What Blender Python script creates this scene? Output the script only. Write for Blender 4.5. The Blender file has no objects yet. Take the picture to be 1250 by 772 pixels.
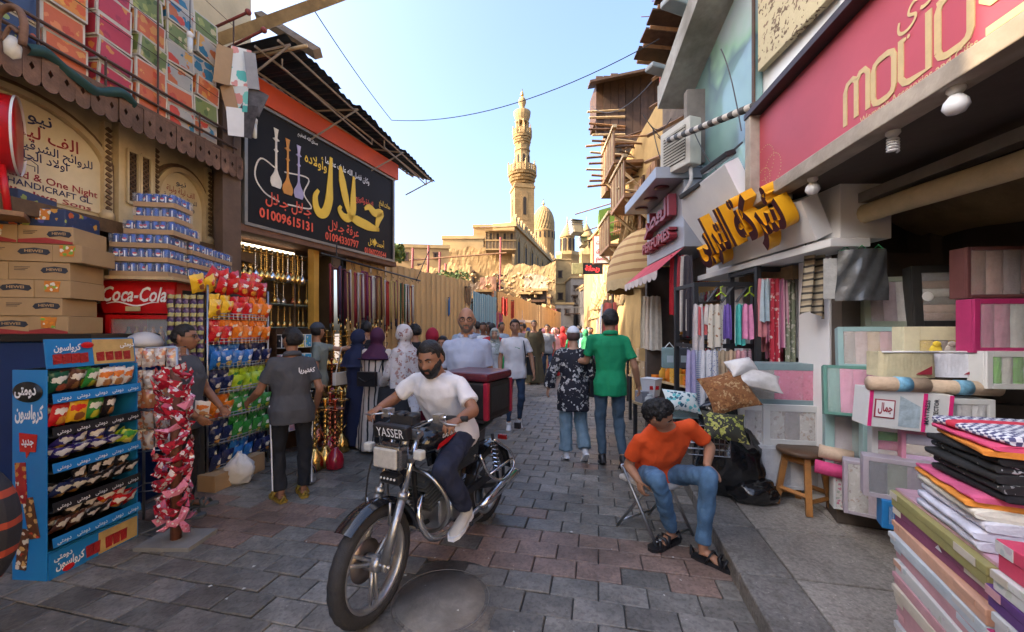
import bpy, math, random
import numpy as np
from mathutils import Vector, Matrix, noise, Euler
R = math.radians
rnd = random.Random(7)
SC = bpy.context.scene
COL = SC.collection
# ---------------------------------------------------------------- camera, world, sun, exposure
FPX, HY, CH = 480.0, 402.0, 1.6          # focal length in photo pixels, horizon row, eye height
cd = bpy.data.cameras.new('camera'); cam = bpy.data.objects.new('camera', cd); COL.objects.link(cam)
cd.sensor_width = 36; cd.lens = 36*FPX/1250; cd.shift_y = (HY-386)/1250; cd.clip_start = .05; cd.clip_end = 2000
cam.location = (0, 0, CH); cam.rotation_euler = (R(90), 0, 0); SC.camera = cam
SUN_AZ, SUN_EL = R(-104), R(31)           # azimuth from +Y, clockwise
W = bpy.data.worlds.new('World'); SC.world = W; W.use_nodes = True
nt = W.node_tree; bg = nt.nodes['Background']
sky = nt.nodes.new('ShaderNodeTexSky'); sky.sky_type = 'NISHITA'; sky.sun_disc = False
sky.sun_elevation = SUN_EL; sky.sun_rotation = SUN_AZ; sky.dust_density = 6.5; sky.air_density = .8; sky.ozone_density = 3.4
nt.links.new(sky.outputs[0], bg.inputs[0]); bg.inputs[1].default_value = .15
sl = bpy.data.lights.new('sun', 'SUN'); sl.energy = 2.2; sl.angle = R(.5); sl.color = (1, .80, .56)
so = bpy.data.objects.new('sun', sl); COL.objects.link(so)
sdir = Vector((math.sin(SUN_AZ)*math.cos(SUN_EL), math.cos(SUN_AZ)*math.cos(SUN_EL), math.sin(SUN_EL)))
so.rotation_euler = sdir.to_track_quat('Z', 'Y').to_euler(); so.location = (-20, 0, 30)
SC.view_settings.view_transform = 'Standard'; SC.view_settings.look = 'None'; SC.view_settings.gamma = 1
SC.view_settings.exposure = 2.35
SC.cycles.max_bounces = 8; SC.cycles.use_denoising = True
# ---------------------------------------------------------------- measuring helpers (survey of where things stand)
def P(px, py, Y): return Vector(((px-625)/FPX*Y, Y, CH-(py-HY)/FPX*Y))
def G(px, py, z=0): return P(px, py, (CH-z)*FPX/(py-HY))
class Fr:                                 # a local frame: x along a front, -y towards the viewer of that front
    def __init__(s, x, y, z, rz): s.o = Vector((x, y, z)); s.rz = rz; s.m = Matrix.Translation(s.o) @ Matrix.Rotation(rz, 4, 'Z')
    def at(s, x, y=0, z=0): return s.m @ Vector((x, y, z))
def frame(x0, y0, x1, y1, z=0): return Fr(x0, y0, z, math.atan2(y1-y0, x1-x0))
# ---------------------------------------------------------------- materials
_mats = {}
def M(name, c, rough=.65, metal=0, var=.18, scale=6, bump=.15, bs=None, spec=.4, coat=0, dirt=0, sheen=0, hue=0):
    key = (name, c, rough, metal, var, scale, bump, hue)
    if key in _mats: return _mats[key]
    m = bpy.data.materials.new(name); m.use_nodes = True; t = m.node_tree; b = t.nodes['Principled BSDF']; L = t.links.new
    b.inputs['Roughness'].default_value = rough; b.inputs['Metallic'].default_value = metal
    b.inputs['Specular IOR Level'].default_value = spec; b.inputs['Coat Weight'].default_value = coat
    if sheen: b.inputs['Sheen Weight'].default_value = sheen
    tc = t.nodes.new('ShaderNodeTexCoord')
    n = t.nodes.new('ShaderNodeTexNoise'); n.inputs['Scale'].default_value = scale; n.inputs['Detail'].default_value = 6; n.inputs['Roughness'].default_value = .65
    L(tc.outputs['Object'], n.inputs['Vector'])
    mr = t.nodes.new('ShaderNodeMapRange'); mr.inputs[1].default_value = .3; mr.inputs[2].default_value = .7
    mr.inputs[3].default_value = 1-var; mr.inputs[4].default_value = 1+var*.6; L(n.outputs[0], mr.inputs[0])
    oi = t.nodes.new('ShaderNodeObjectInfo'); m2 = t.nodes.new('ShaderNodeMapRange'); m2.inputs[3].default_value = 1-var*.7; m2.inputs[4].default_value = 1+var*.5
    L(oi.outputs['Random'], m2.inputs[0])
    mu = t.nodes.new('ShaderNodeMath'); mu.operation = 'MULTIPLY'; L(mr.outputs[0], mu.inputs[0]); L(m2.outputs[0], mu.inputs[1])
    hs = t.nodes.new('ShaderNodeHueSaturation'); hs.inputs['Color'].default_value = (*c, 1); L(mu.outputs[0], hs.inputs['Value'])
    if hue:
        m3 = t.nodes.new('ShaderNodeMapRange'); m3.inputs[3].default_value = .5-hue; m3.inputs[4].default_value = .5+hue; L(oi.outputs['Random'], m3.inputs[0]); L(m3.outputs[0], hs.inputs['Hue'])
    L(hs.outputs[0], b.inputs['Base Color'])
    if dirt:
        n3 = t.nodes.new('ShaderNodeTexNoise'); n3.inputs['Scale'].default_value = scale*.35; n3.inputs['Detail'].default_value = 9; n3.inputs['Distortion'].default_value = .6
        L(tc.outputs['Object'], n3.inputs['Vector'])
        r3 = t.nodes.new('ShaderNodeMapRange'); r3.inputs[1].default_value = .48; r3.inputs[2].default_value = .68; r3.inputs[4].default_value = dirt; L(n3.outputs[0], r3.inputs[0])
        mx = t.nodes.new('ShaderNodeMix'); mx.data_type = 'RGBA'; L(r3.outputs[0], mx.inputs[0]); L(hs.outputs[0], mx.inputs[6]); mx.inputs[7].default_value = (c[0]*.3+.02, c[1]*.27+.015, c[2]*.22+.01, 1)
        L(mx.outputs[2], b.inputs['Base Color'])
    if bump:
        n2 = t.nodes.new('ShaderNodeTexNoise'); n2.inputs['Scale'].default_value = bs or scale*5; n2.inputs['Detail'].default_value = 5; L(tc.outputs['Object'], n2.inputs['Vector'])
        bp = t.nodes.new('ShaderNodeBump'); bp.inputs['Strength'].default_value = bump; bp.inputs['Distance'].default_value = .01
        L(n2.outputs[0], bp.inputs['Height']); L(bp.outputs[0], b.inputs['Normal'])
    _mats[key] = m; return m
def nodes_of(m): return m.node_tree, m.node_tree.nodes['Principled BSDF']
def stripes(name, cols, width, axis=0, rough=.8, jitter=.0, bump=.1):
    """woven or printed stripes, or painted pleat shade, in several colours along one local axis"""
    key = ('st', name)
    if key in _mats: return _mats[key]
    m = bpy.data.materials.new(name); m.use_nodes = True; t, b = nodes_of(m); L = t.links.new
    b.inputs['Roughness'].default_value = rough
    tc = t.nodes.new('ShaderNodeTexCoord'); sx = t.nodes.new('ShaderNodeSeparateXYZ'); L(tc.outputs['Object'], sx.inputs[0])
    a = sx.outputs[axis]
    if jitter:
        n = t.nodes.new('ShaderNodeTexNoise'); n.inputs['Scale'].default_value = 5; L(tc.outputs['Object'], n.inputs[0])
        ad = t.nodes.new('ShaderNodeMath'); ad.operation = 'MULTIPLY_ADD'; L(n.outputs[0], ad.inputs[0]); ad.inputs[1].default_value = jitter; L(a, ad.inputs[2]); a = ad.outputs[0]
    d = t.nodes.new('ShaderNodeMath'); d.operation = 'DIVIDE'; L(a, d.inputs[0]); d.inputs[1].default_value = width
    f = t.nodes.new('ShaderNodeMath'); f.operation = 'FRACT'; L(d.outputs[0], f.inputs[0])
    r = t.nodes.new('ShaderNodeValToRGB'); r.color_ramp.interpolation = 'CONSTANT'; e = r.color_ramp.elements
    for i, c in enumerate(cols):
        el = e[i] if i < 2 else e.new(i/len(cols)); el.position = i/len(cols); el.color = (*c, 1)
    L(f.outputs[0], r.inputs[0]); L(r.outputs[0], b.inputs['Base Color'])
    n2 = t.nodes.new('ShaderNodeTexNoise'); n2.inputs['Scale'].default_value = 60; bp = t.nodes.new('ShaderNodeBump'); bp.inputs['Strength'].default_value = bump; bp.inputs['Distance'].default_value = .01
    L(tc.outputs['Object'], n2.inputs[0]); L(n2.outputs[0], bp.inputs['Height']); L(bp.outputs[0], b.inputs['Normal'])
    _mats[key] = m; return m
def spots(name, base, cols, scale=14, size=.35, rough=.6, metal=0, dist=.3, bump=.1, coat=0):
    """printed pattern: irregular patches of several colours on a base (floral cloth, printed wrapping)"""
    key = ('sp', name)
    if key in _mats: return _mats[key]
    m = bpy.data.materials.new(name); m.use_nodes = True; t, b = nodes_of(m); L = t.links.new
    b.inputs['Roughness'].default_value = rough; b.inputs['Metallic'].default_value = metal; b.inputs['Coat Weight'].default_value = coat
    tc = t.nodes.new('ShaderNodeTexCoord'); n = t.nodes.new('ShaderNodeTexNoise'); n.inputs['Scale'].default_value = scale*1.4; n.inputs['Detail'].default_value = 3
    L(tc.outputs['Object'], n.inputs[0])
    oi = t.nodes.new('ShaderNodeObjectInfo')
    va = t.nodes.new('ShaderNodeVectorMath'); va.operation = 'MULTIPLY_ADD'; L(n.outputs[1], va.inputs[0]); va.inputs[1].default_value = (dist/scale*3,)*3; L(tc.outputs['Object'], va.inputs[2])
    vb = t.nodes.new('ShaderNodeVectorMath'); vb.operation = 'ADD'; L(va.outputs[0], vb.inputs[0]); L(oi.outputs['Random'], vb.inputs[1])
    v = t.nodes.new('ShaderNodeTexVoronoi'); v.inputs['Scale'].default_value = scale; L(vb.outputs[0], v.inputs['Vector'])
    th = t.nodes.new('ShaderNodeMath'); th.operation = 'LESS_THAN'; L(v.outputs['Distance'], th.inputs[0]); th.inputs[1].default_value = size
    sp = t.nodes.new('ShaderNodeSeparateColor'); L(v.outputs['Color'], sp.inputs[0])
    r = t.nodes.new('ShaderNodeValToRGB'); r.color_ramp.interpolation = 'CONSTANT'; e = r.color_ramp.elements
    for i, c in enumerate(cols if len(cols) > 1 else cols*2):
        k = max(2, len(cols)); el = e[i] if i < 2 else e.new(i/k); el.position = i/k; el.color = (*c, 1)
    L(sp.outputs[0], r.inputs[0])
    mx = t.nodes.new('ShaderNodeMix'); mx.data_type = 'RGBA'; L(th.outputs[0], mx.inputs[0]); mx.inputs[6].default_value = (*base, 1); L(r.outputs[0], mx.inputs[7]); L(mx.outputs[2], b.inputs['Base Color'])
    n2 = t.nodes.new('ShaderNodeTexNoise'); n2.inputs['Scale'].default_value = 25; n2.inputs['Detail'].default_value = 4; bp = t.nodes.new('ShaderNodeBump'); bp.inputs['Strength'].default_value = bump; bp.inputs['Distance'].default_value = .02
    L(tc.outputs['Object'], n2.inputs[0]); L(n2.outputs[0], bp.inputs['Height']); L(bp.outputs[0], b.inputs['Normal'])
    _mats[key] = m; return m
def pack(name, base, logo, acc, w=.055, rough=.28):
    """printed snack wrapping: coloured film with a word-like logo patch and an accent block"""
    key = ('pk', name)
    if key in _mats: return _mats[key]
    m = bpy.data.materials.new(name); m.use_nodes = True; t, b = nodes_of(m); L = t.links.new
    b.inputs['Roughness'].default_value = rough; b.inputs['Coat Weight'].default_value = .35
    tc = t.nodes.new('ShaderNodeTexCoord'); sx = t.nodes.new('ShaderNodeSeparateXYZ'); L(tc.outputs['Object'], sx.inputs[0])
    def mth(op, a, bb=None, c=None):
        q = t.nodes.new('ShaderNodeMath'); q.operation = op
        for i, x in enumerate((a, bb, c)):
            if x is None: continue
            if isinstance(x, (int, float)): q.inputs[i].default_value = x
            else: L(x, q.inputs[i])
        return q.outputs[0]
    n = t.nodes.new('ShaderNodeTexNoise'); n.inputs['Scale'].default_value = 2.2/w; L(tc.outputs['Object'], n.inputs[0])
    nn = mth('SUBTRACT', n.outputs[0], .5)
    ex = mth('POWER', mth('DIVIDE', sx.outputs[0], w*.85), 2); ez = mth('POWER', mth('DIVIDE', mth('SUBTRACT', sx.outputs[2], w*.45), w*.42), 2)
    e1 = mth('LESS_THAN', mth('ADD', mth('ADD', ex, ez), mth('MULTIPLY', nn, 3.0)), .8)
    ax = mth('POWER', mth('DIVIDE', mth('SUBTRACT', sx.outputs[0], w*.25), w*.6), 2); az = mth('POWER', mth('DIVIDE', mth('ADD', sx.outputs[2], w*.65), w*.55), 2)
    e2 = mth('LESS_THAN', mth('ADD', mth('ADD', ax, az), mth('MULTIPLY', nn, 2.0)), .8)
    m1 = t.nodes.new('ShaderNodeMix'); m1.data_type = 'RGBA'; L(e2, m1.inputs[0]); m1.inputs[6].default_value = (*base, 1); m1.inputs[7].default_value = (*acc, 1)
    m2 = t.nodes.new('ShaderNodeMix'); m2.data_type = 'RGBA'; L(e1, m2.inputs[0]); L(m1.outputs[2], m2.inputs[6]); m2.inputs[7].default_value = (*logo, 1)
    L(m2.outputs[2], b.inputs['Base Color'])
    n2 = t.nodes.new('ShaderNodeTexNoise'); n2.inputs['Scale'].default_value = 1.6/w; n2.inputs['Detail'].default_value = 3; bp = t.nodes.new('ShaderNodeBump'); bp.inputs['Strength'].default_value = .7; bp.inputs['Distance'].default_value = .012
    L(tc.outputs['Object'], n2.inputs[0]); L(n2.outputs[0], bp.inputs['Height']); L(bp.outputs[0], b.inputs['Normal'])
    _mats[key] = m; return m
def film(name, tint=(1, 1, 1), alpha=.25, rough=.08):
    if name in _mats: return _mats[name]
    m = bpy.data.materials.new(name); m.use_nodes = True; t, b = nodes_of(m)
    b.inputs['Base Color'].default_value = (*tint, 1); b.inputs['Roughness'].default_value = rough; b.inputs['Alpha'].default_value = alpha; b.inputs['Specular IOR Level'].default_value = .7
    n2 = t.nodes.new('ShaderNodeTexNoise'); n2.inputs['Scale'].default_value = 9; n2.inputs['Detail'].default_value = 3; bp = t.nodes.new('ShaderNodeBump'); bp.inputs['Strength'].default_value = .6; bp.inputs['Distance'].default_value = .02
    t.links.new(n2.outputs[0], bp.inputs['Height']); t.links.new(bp.outputs[0], b.inputs['Normal'])
    _mats[name] = m; return m
def glow(name, c, s):
    if name in _mats: return _mats[name]
    m = bpy.data.materials.new(name); m.use_nodes = True; t, b = nodes_of(m)
    b.inputs['Base Color'].default_value = (*c, 1); b.inputs['Emission Color'].default_value = (*c, 1); b.inputs['Emission Strength'].default_value = s
    _mats[name] = m; return m
BLACK = M('black_plastic', (.018, .018, .02), .35); DARK = M('dark_painted_metal', (.03, .03, .032), .5)
CHROME = M('chrome', (.75, .75, .76), .16, 1, .1, 10, .05); STEEL = M('worn_steel', (.42, .42, .42), .38, 1, .25); BRASS = M('polished_brass', (.80, .52, .17), .2, 1, .25, 20, .08)
COPPER = M('copper_red_metal', (.62, .2, .12), .25, 1, .25); WOODD = M('dark_wood', (.09, .045, .022), .6, 0, .4, 9, .4, dirt=.4); WOOD = M('worn_wood', (.33, .17, .075), .55, 0, .35, 10, .4, dirt=.35)
WOODP = M('pale_timber', (.55, .4, .22), .7, 0, .3, 5, .4, dirt=.4); CREAM = M('cream_plaster', (.62, .49, .29), .9, 0, .2, 1.6, .3, dirt=.35); WHITE = M('white_paint', (.74, .75, .77), .5, 0, .06, 3, .08, dirt=.08)
CARD = M('cardboard', (.43, .28, .15), .75, 0, .12, 5, .15); CARDW = M('white_card', (.75, .74, .7), .5, 0, .08, 5, .05); RUST = M('rusty_tin', (.2, .11, .07), .75, .2, .4, 9, .4, dirt=.5)
RED = M('red_enamel', (.55, .012, .015), .3, 0, .08); YELL = M('yellow_paint', (.72, .42, .06), .6, 0, .12, 3, .1, dirt=.15); WHITEP = M('white_print', (.8, .8, .8), .5, 0, .03, 4, 0)
RUBBER = M('tyre_rubber', (.03, .03, .032), .75, 0, .25, 30, .4, dirt=.3); GLASSP = film('clear_plastic_film')
# ---------------------------------------------------------------- mesh builder
class B:
    def __init__(s): s.v = []; s.f = []; s.m = []; s.s = []
    def add(s, vs, fs, mi=0, sm=False, X=None):
        o = len(s.v)
        s.v += [tuple(X @ Vector(p)) for p in vs] if X is not None else [tuple(p) for p in vs]
        for f in fs: s.f.append(tuple(o+i for i in f)); s.m.append(mi); s.s.append(sm)
        return s
    def box(s, cx, cy, cz, sx, sy, sz, rz=0, mi=0, X=None, rx=0, ry=0):
        x, y, z = sx/2, sy/2, sz/2
        vs = [(-x, -y, -z), (x, -y, -z), (x, y, -z), (-x, y, -z), (-x, -y, z), (x, -y, z), (x, y, z), (-x, y, z)]
        T = Matrix.Translation((cx, cy, cz)) @ Euler((rx, ry, rz)).to_matrix().to_4x4()
        if X is not None: T = X @ T
        return s.add(vs, [(0, 3, 2, 1), (4, 5, 6, 7), (0, 1, 5, 4), (1, 2, 6, 5), (2, 3, 7, 6), (3, 0, 4, 7)], mi, False, T)
    def slab(s, x0, x1, y0, y1, z0, z1, mi=0): return s.box((x0+x1)/2, (y0+y1)/2, (z0+z1)/2, x1-x0, y1-y0, z1-z0, mi=mi)
    def tube(s, pts, r, n=8, mi=0, caps=True, flat=1.0, closed=False):
        pts = [Vector(p) for p in pts]; N = len(pts); rs = r if hasattr(r, '__len__') else [r]*N; vs = []; up = None
        for i, p in enumerate(pts):
            if closed: d = pts[(i+1) % N]-pts[i-1]
            else: d = pts[min(i+1, N-1)]-pts[max(i-1, 0)]
            d.normalize()
            if up is None: up = d.cross(Vector((0, 0, 1))) if abs(d.z) < .9 else d.cross(Vector((1, 0, 0)))
            a = (up-d*up.dot(d)).normalized(); up = a; b = d.cross(a)
            for k in range(n):
                t = 2*math.pi*k/n; vs.append(p+a*math.cos(t)*rs[i]+b*math.sin(t)*rs[i]*flat)
        fs = []
        for i in range(N if closed else N-1):
            j = (i+1) % N
            for k in range(n): fs.append((i*n+k, i*n+(k+1) % n, j*n+(k+1) % n, j*n+k))
        if caps and not closed: fs += [tuple(range(n))[::-1], tuple((N-1)*n+k for k in range(n))]
        return s.add(vs, fs, mi, n > 5)
    def lathe(s, prof, n=16, c=(0, 0, 0), mi=0, X=None, sm=True, cap=True, ripple=0, rk=6, ph=0, ex=1, ey=1):
        vs = []; N = len(prof)
        for i, (r, z) in enumerate(prof):
            for k in range(n):
                t = 2*math.pi*k/n; rr = r*(1+(ripple*math.sin(rk*t+ph+i*.3)*i/N if ripple else 0)); vs.append((c[0]+rr*math.cos(t)*ex, c[1]+rr*math.sin(t)*ey, c[2]+z))
        fs = [(i*n+k, i*n+(k+1) % n, (i+1)*n+(k+1) % n, (i+1)*n+k) for i in range(N-1) for k in range(n)]
        if prof[0][1] > prof[-1][1]: fs = [f[::-1] for f in fs]
        if cap and prof[0][0] > 1e-5: fs.append(tuple(range(n))[::-1])
        if cap and prof[-1][0] > 1e-5: fs.append(tuple((N-1)*n+k for k in range(n)))
        return s.add(vs, fs, mi, sm, X)
    def ell(s, c, r, n=12, m=8, mi=0, X=None):
        prof = [(math.sin(math.pi*i/m), -math.cos(math.pi*i/m)) for i in range(m+1)]
        T = Matrix.Translation(c) @ (X if X is not None else Matrix()) @ Matrix.Diagonal((*r, 1)) if not isinstance(r, (int, float)) else Matrix.Translation(c) @ Matrix.Diagonal((r, r, r, 1))
        return s.lathe(prof, n, mi=mi, X=T)
    def prism(s, poly, d0, d1, X=None, mi=0):   # polygon in xz, thickness along y
        n = len(poly); vs = [(x, d0, z) for x, z in poly]+[(x, d1, z) for x, z in poly]
        fs = [tuple(range(n)), tuple(range(n, 2*n))[::-1]]+[(i, i+n, (i+1) % n+n, (i+1) % n) for i in range(n)]
        return s.add(vs, fs, mi, False, X)
    def grid(s, f, nu, nv, mi=0, sm=True, X=None):
        vs = [f(i/nu, j/nv) for j in range(nv+1) for i in range(nu+1)]
        return s.add(vs, [(j*(nu+1)+i, j*(nu+1)+i+1, (j+1)*(nu+1)+i+1, (j+1)*(nu+1)+i) for j in range(nv) for i in range(nu)], mi, sm, X)
    def mesh(s, name, mats):
        me = bpy.data.meshes.new(name); me.from_pydata(s.v, [], s.f)
        for m in (mats if isinstance(mats, (list, tuple)) else [mats]): me.materials.append(m)
        me.polygons.foreach_set('material_index', s.m); me.polygons.foreach_set('use_smooth', s.s); me.update(); return me
    def build(s, name, mats, parent=None, loc=(0, 0, 0), rz=0, bevel=0):
        return ob(name, s.mesh(name, mats), parent, loc, rz, bevel)
def ob(name, me, parent=None, loc=(0, 0, 0), rz=0, bevel=0):
    o = bpy.data.objects.new(name, me); COL.objects.link(o); o.location = loc; o.rotation_euler = (0, 0, rz) if not hasattr(rz, '__len__') else rz
    if parent: o.parent = parent
    if bevel:
        b = o.modifiers.new('bevel', 'BEVEL'); b.width = bevel; b.segments = 2; b.limit_method = 'ANGLE'
    return o
def tag(o, label, cat, group=None, kind=None):
    if label: o['label'] = label
    if cat: o['category'] = cat
    if group: o['group'] = group
    if kind: o['kind'] = kind
    return o
def thing(name, label, cat, loc=(0, 0, 0), rz=0, group=None):
    o = bpy.data.objects.new(name, None); COL.objects.link(o); o.location = loc; o.rotation_euler = (0, 0, rz) if not hasattr(rz, '__len__') else rz
    o.empty_display_size = .1; return tag(o, label, cat, group)
def struct(o, label=None): o['kind'] = 'structure'; return o
kids = {}
def copy_tree(o, loc, rz, label=None, group=None):
    r = o.copy(); COL.objects.link(r); r.location = loc; r.rotation_euler = (0, 0, rz) if not hasattr(rz, '__len__') else rz
    if label: r['label'] = label
    if group: r['group'] = group
    def rec(s, d):
        for ch in list(s.children):
            c = ch.copy(); COL.objects.link(c); c.parent = d; rec(ch, c)
    rec(o, r); return r
def inst(name, me, loc, rz, label, cat, group, sc=None):
    o = ob(name, me, None, loc, rz); tag(o, label, cat, group)
    if sc: o.scale = sc if hasattr(sc, '__len__') else (sc, sc, sc)
    return o
# ---------------------------------------------------------------- lettering
_AR = {'ا':(0xFE8D,2),'أ':(0xFE83,2),'إ':(0xFE87,2),'آ':(0xFE81,2),'ب':(0xFE8F,4),'ة':(0xFE93,2),'ت':(0xFE95,4),'ث':(0xFE99,4),'ج':(0xFE9D,4),'ح':(0xFEA1,4),'خ':(0xFEA5,4),'د':(0xFEA9,2),'ذ':(0xFEAB,2),'ر':(0xFEAD,2),'ز':(0xFEAF,2),'س':(0xFEB1,4),'ش':(0xFEB5,4),'ص':(0xFEB9,4),'ض':(0xFEBD,4),'ط':(0xFEC1,4),'ظ':(0xFEC5,4),'ع':(0xFEC9,4),'غ':(0xFECD,4),'ف':(0xFED1,4),'ق':(0xFED5,4),'ك':(0xFED9,4),'ل':(0xFEDD,4),'م':(0xFEE1,4),'ن':(0xFEE5,4),'ه':(0xFEE9,4),'و':(0xFEED,2),'ى':(0xFEEF,2),'ي':(0xFEF1,4),'ئ':(0xFE89,4),'ؤ':(0xFE85,2),'ـ':(0x640,5)}
def arab(s):
    if not any(c in _AR for c in s): return s
    out = []; n = len(s); i = 0
    while i < n:
        c = s[i]
        if c not in _AR: out.append(c); i += 1; continue
        prev = i > 0 and s[i-1] in _AR and _AR[s[i-1]][1] >= 4
        if c == 'ل' and i+1 < n and s[i+1] in 'اأ':
            out.append(chr((0xFEFB if s[i+1] == 'ا' else 0xFEF7)+(1 if prev else 0))); i += 2; continue
        b, k = _AR[c]; nx = k >= 4 and i+1 < n and s[i+1] in _AR
        out.append(c if k == 5 else chr(b+(3 if prev and nx else 2 if nx else 1 if prev else 0))); i += 1
    return ''.join(reversed(out))
_DG = {}
def text_geo(s, size=1, bold=0, ext=0, width=None, shear=0, sx=1, res=2):
    c = bpy.data.curves.new('t', 'FONT'); c.body = arab(s); c.size = 1; c.offset = bold; c.extrude = ext/size; c.shear = shear; c.resolution_u = res
    o = bpy.data.objects.new('t', c); COL.objects.link(o); bpy.context.view_layer.update()
    me = o.evaluated_get(bpy.context.evaluated_depsgraph_get()).to_mesh()
    v = np.empty(len(me.vertices)*3); me.vertices.foreach_get('co', v); v = v.reshape(-1, 3); fs = [tuple(p.vertices) for p in me.polygons]
    par = list(range(len(v)))
    def fd(a):
        while par[a] != a: par[a] = par[par[a]]; a = par[a]
        return a
    for f in fs:
        for q in f[1:]: par[fd(q)] = fd(f[0])
    ids = {}; 
    for i in range(len(v)): k = ids.setdefault(fd(i), len(ids)); v[i, 2] += (k % 3)*.004
    bpy.data.objects.remove(o); bpy.data.curves.remove(c)
    x0, x1 = v[:, 0].min(), v[:, 0].max(); v[:, 0] -= x0; k = (width/(x1-x0)/size) if width else sx
    v[:, 0] *= size*k; v[:, 1] *= size; v[:, 2] *= size
    return [(a[0], -a[2], a[1]) for a in v], fs         # in the xz plane, facing -y
def text(s, parent, mat, x, z, size, y=0, name='lettering', rot=0, X=None, **k):
    vs, fs = text_geo(s, size, **k); T = Matrix.Translation((x, y, z)) @ Matrix.Rotation(rot, 4, 'Y')
    if X is not None: T = X @ T
    return B().add(vs, fs, 0, False, T).build(name, mat, parent)
def ribbon(b, pts, w, y0, y1, mi=0, sm=False):
    """flat stroke of a hand-drawn letter in the xz plane, with thickness along y"""
    pts = [Vector((p[0], 0, p[1])) for p in pts]; N = len(pts); ws = w if hasattr(w, '__len__') else [w]*N; L_, R_ = [], []
    for i, p in enumerate(pts):
        d = (pts[min(i+1, N-1)]-pts[max(i-1, 0)]).normalized(); a = Vector((-d.z, 0, d.x))*ws[i]/2
        L_.append(p+a); R_.append(p-a)
    for i in range(N-1):
        q = [L_[i], R_[i], R_[i+1], L_[i+1]]
        vs = [(p.x, y0, p.z) for p in q]+[(p.x, y1, p.z) for p in q]
        b.add(vs, [(0, 1, 2, 3), (7, 6, 5, 4), (0, 4, 5, 1), (1, 5, 6, 2), (2, 6, 7, 3), (3, 7, 4, 0)], mi)
def smooth_path(pts, k=6):
    """Catmull-Rom through the points"""
    P_ = [Vector(p) for p in pts]; P_ = [P_[0]*2-P_[1]]+P_+[P_[-1]*2-P_[-2]]; out = []
    for i in range(1, len(P_)-2):
        a, b, c, d = P_[i-1:i+3]
        for j in range(k):
            t = j/k; out.append(.5*((2*b)+(c-a)*t+(2*a-5*b+4*c-d)*t*t+(3*b-a-3*c+d)*t**3))
    return out+[P_[-2]]
# ================================================================= GROUND
DIRS = .22                                 # the street runs this much to the right per metre
ang = math.atan(DIRS)
asph = M('street_bedding', (.10, .093, .08), .9, 0, .3, 3, .4)
SY = 26
b = B(); b.slab(-60, 80, -12, 160, -.3, -.03); ground = struct(b.build('ground', M('dusty_ground', (.16, .13, .1), .95, 0, .3, .5, .3)))
street = B(); street.add([(-7, -1, -.02), (5, -1, -.02), (22, 75, -.02), (-3, 75, -.02)], [(0, 1, 2, 3)])
street = struct(street.build('street', asph))
STN = [M('grey_stone', (.225, .205, .178), .48, 0, .4, 7, .5, dirt=.45), M('dark_grey_stone', (.185, .17, .147), .45, 0, .4, 7, .5, dirt=.4)]
STR = M('red_stone', (.255, .172, .135), .5, 0, .35, 7, .5, dirt=.5)
SW, SD = .29, .185
def weather(m, lo=.62, hi=1.25):
    # stains and dust that run on over the joints: noise in place coordinates
    t, b = nodes_of(m); L = t.links.new; src = b.inputs['Base Color'].links[0].from_socket; g = t.nodes.new('ShaderNodeNewGeometry'); out = src
    for sc, a, c, i0, i1 in ((1.3, lo, hi, .35, .65), (38, .75, 1.0, .40, .5), (70, 1.0, 2.1, .66, .74)):
        n = t.nodes.new('ShaderNodeTexNoise'); n.inputs['Scale'].default_value = sc; n.inputs['Detail'].default_value = 7; L(g.outputs['Position'], n.inputs[0])
        r = t.nodes.new('ShaderNodeMapRange'); r.inputs[1].default_value = i0; r.inputs[2].default_value = i1; r.inputs[3].default_value = a; r.inputs[4].default_value = c; L(n.outputs[0], r.inputs[0])
        v = t.nodes.new('ShaderNodeVectorMath'); v.operation = 'SCALE'; L(out, v.inputs[0]); L(r.outputs[0], v.inputs['Scale']); out = v.outputs[0]
        if sc == 1.3: r2 = t.nodes.new('ShaderNodeMapRange'); r2.inputs[1].default_value = .35; r2.inputs[2].default_value = .65; r2.inputs[3].default_value = .3; r2.inputs[4].default_value = .65; L(n.outputs[0], r2.inputs[0]); L(r2.outputs[0], b.inputs['Roughness'])
    L(out, b.inputs['Base Color'])
for m_ in (*STN, STR): weather(m_)
F0 = Fr(0, 0, 0, -ang)
def stone_mesh(seed):
    r = random.Random(seed); w, d, h = SW-.007, SD-.007, .03; c = .005
    j = [r.uniform(-.004, .004) for _ in range(4)]
    vs = [(-w/2, -d/2, -h), (w/2, -d/2, -h), (w/2, d/2, -h), (-w/2, d/2, -h), (-w/2, -d/2, -c+j[0]), (w/2, -d/2, -c+j[1]), (w/2, d/2, -c+j[2]), (-w/2, d/2, -c+j[3])]
    vs += [(-w/2+c, -d/2+c, j[0]), (w/2-c, -d/2+c, j[1]), (w/2-c, d/2-c, j[2]), (-w/2+c, d/2-c, j[3])]
    return vs, [(0, 1, 5, 4), (1, 2, 6, 5), (2, 3, 7, 6), (3, 0, 4, 7), (4, 5, 9, 8), (5, 6, 10, 9), (6, 7, 11, 10), (7, 4, 8, 11), (8, 9, 10, 11)]
SM = [[B().add(*stone_mesh(i*3+k)).mesh('paving_stone', m) for i in range(4)] for k, m in enumerate((*STN, STR))]
cand = []
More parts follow.
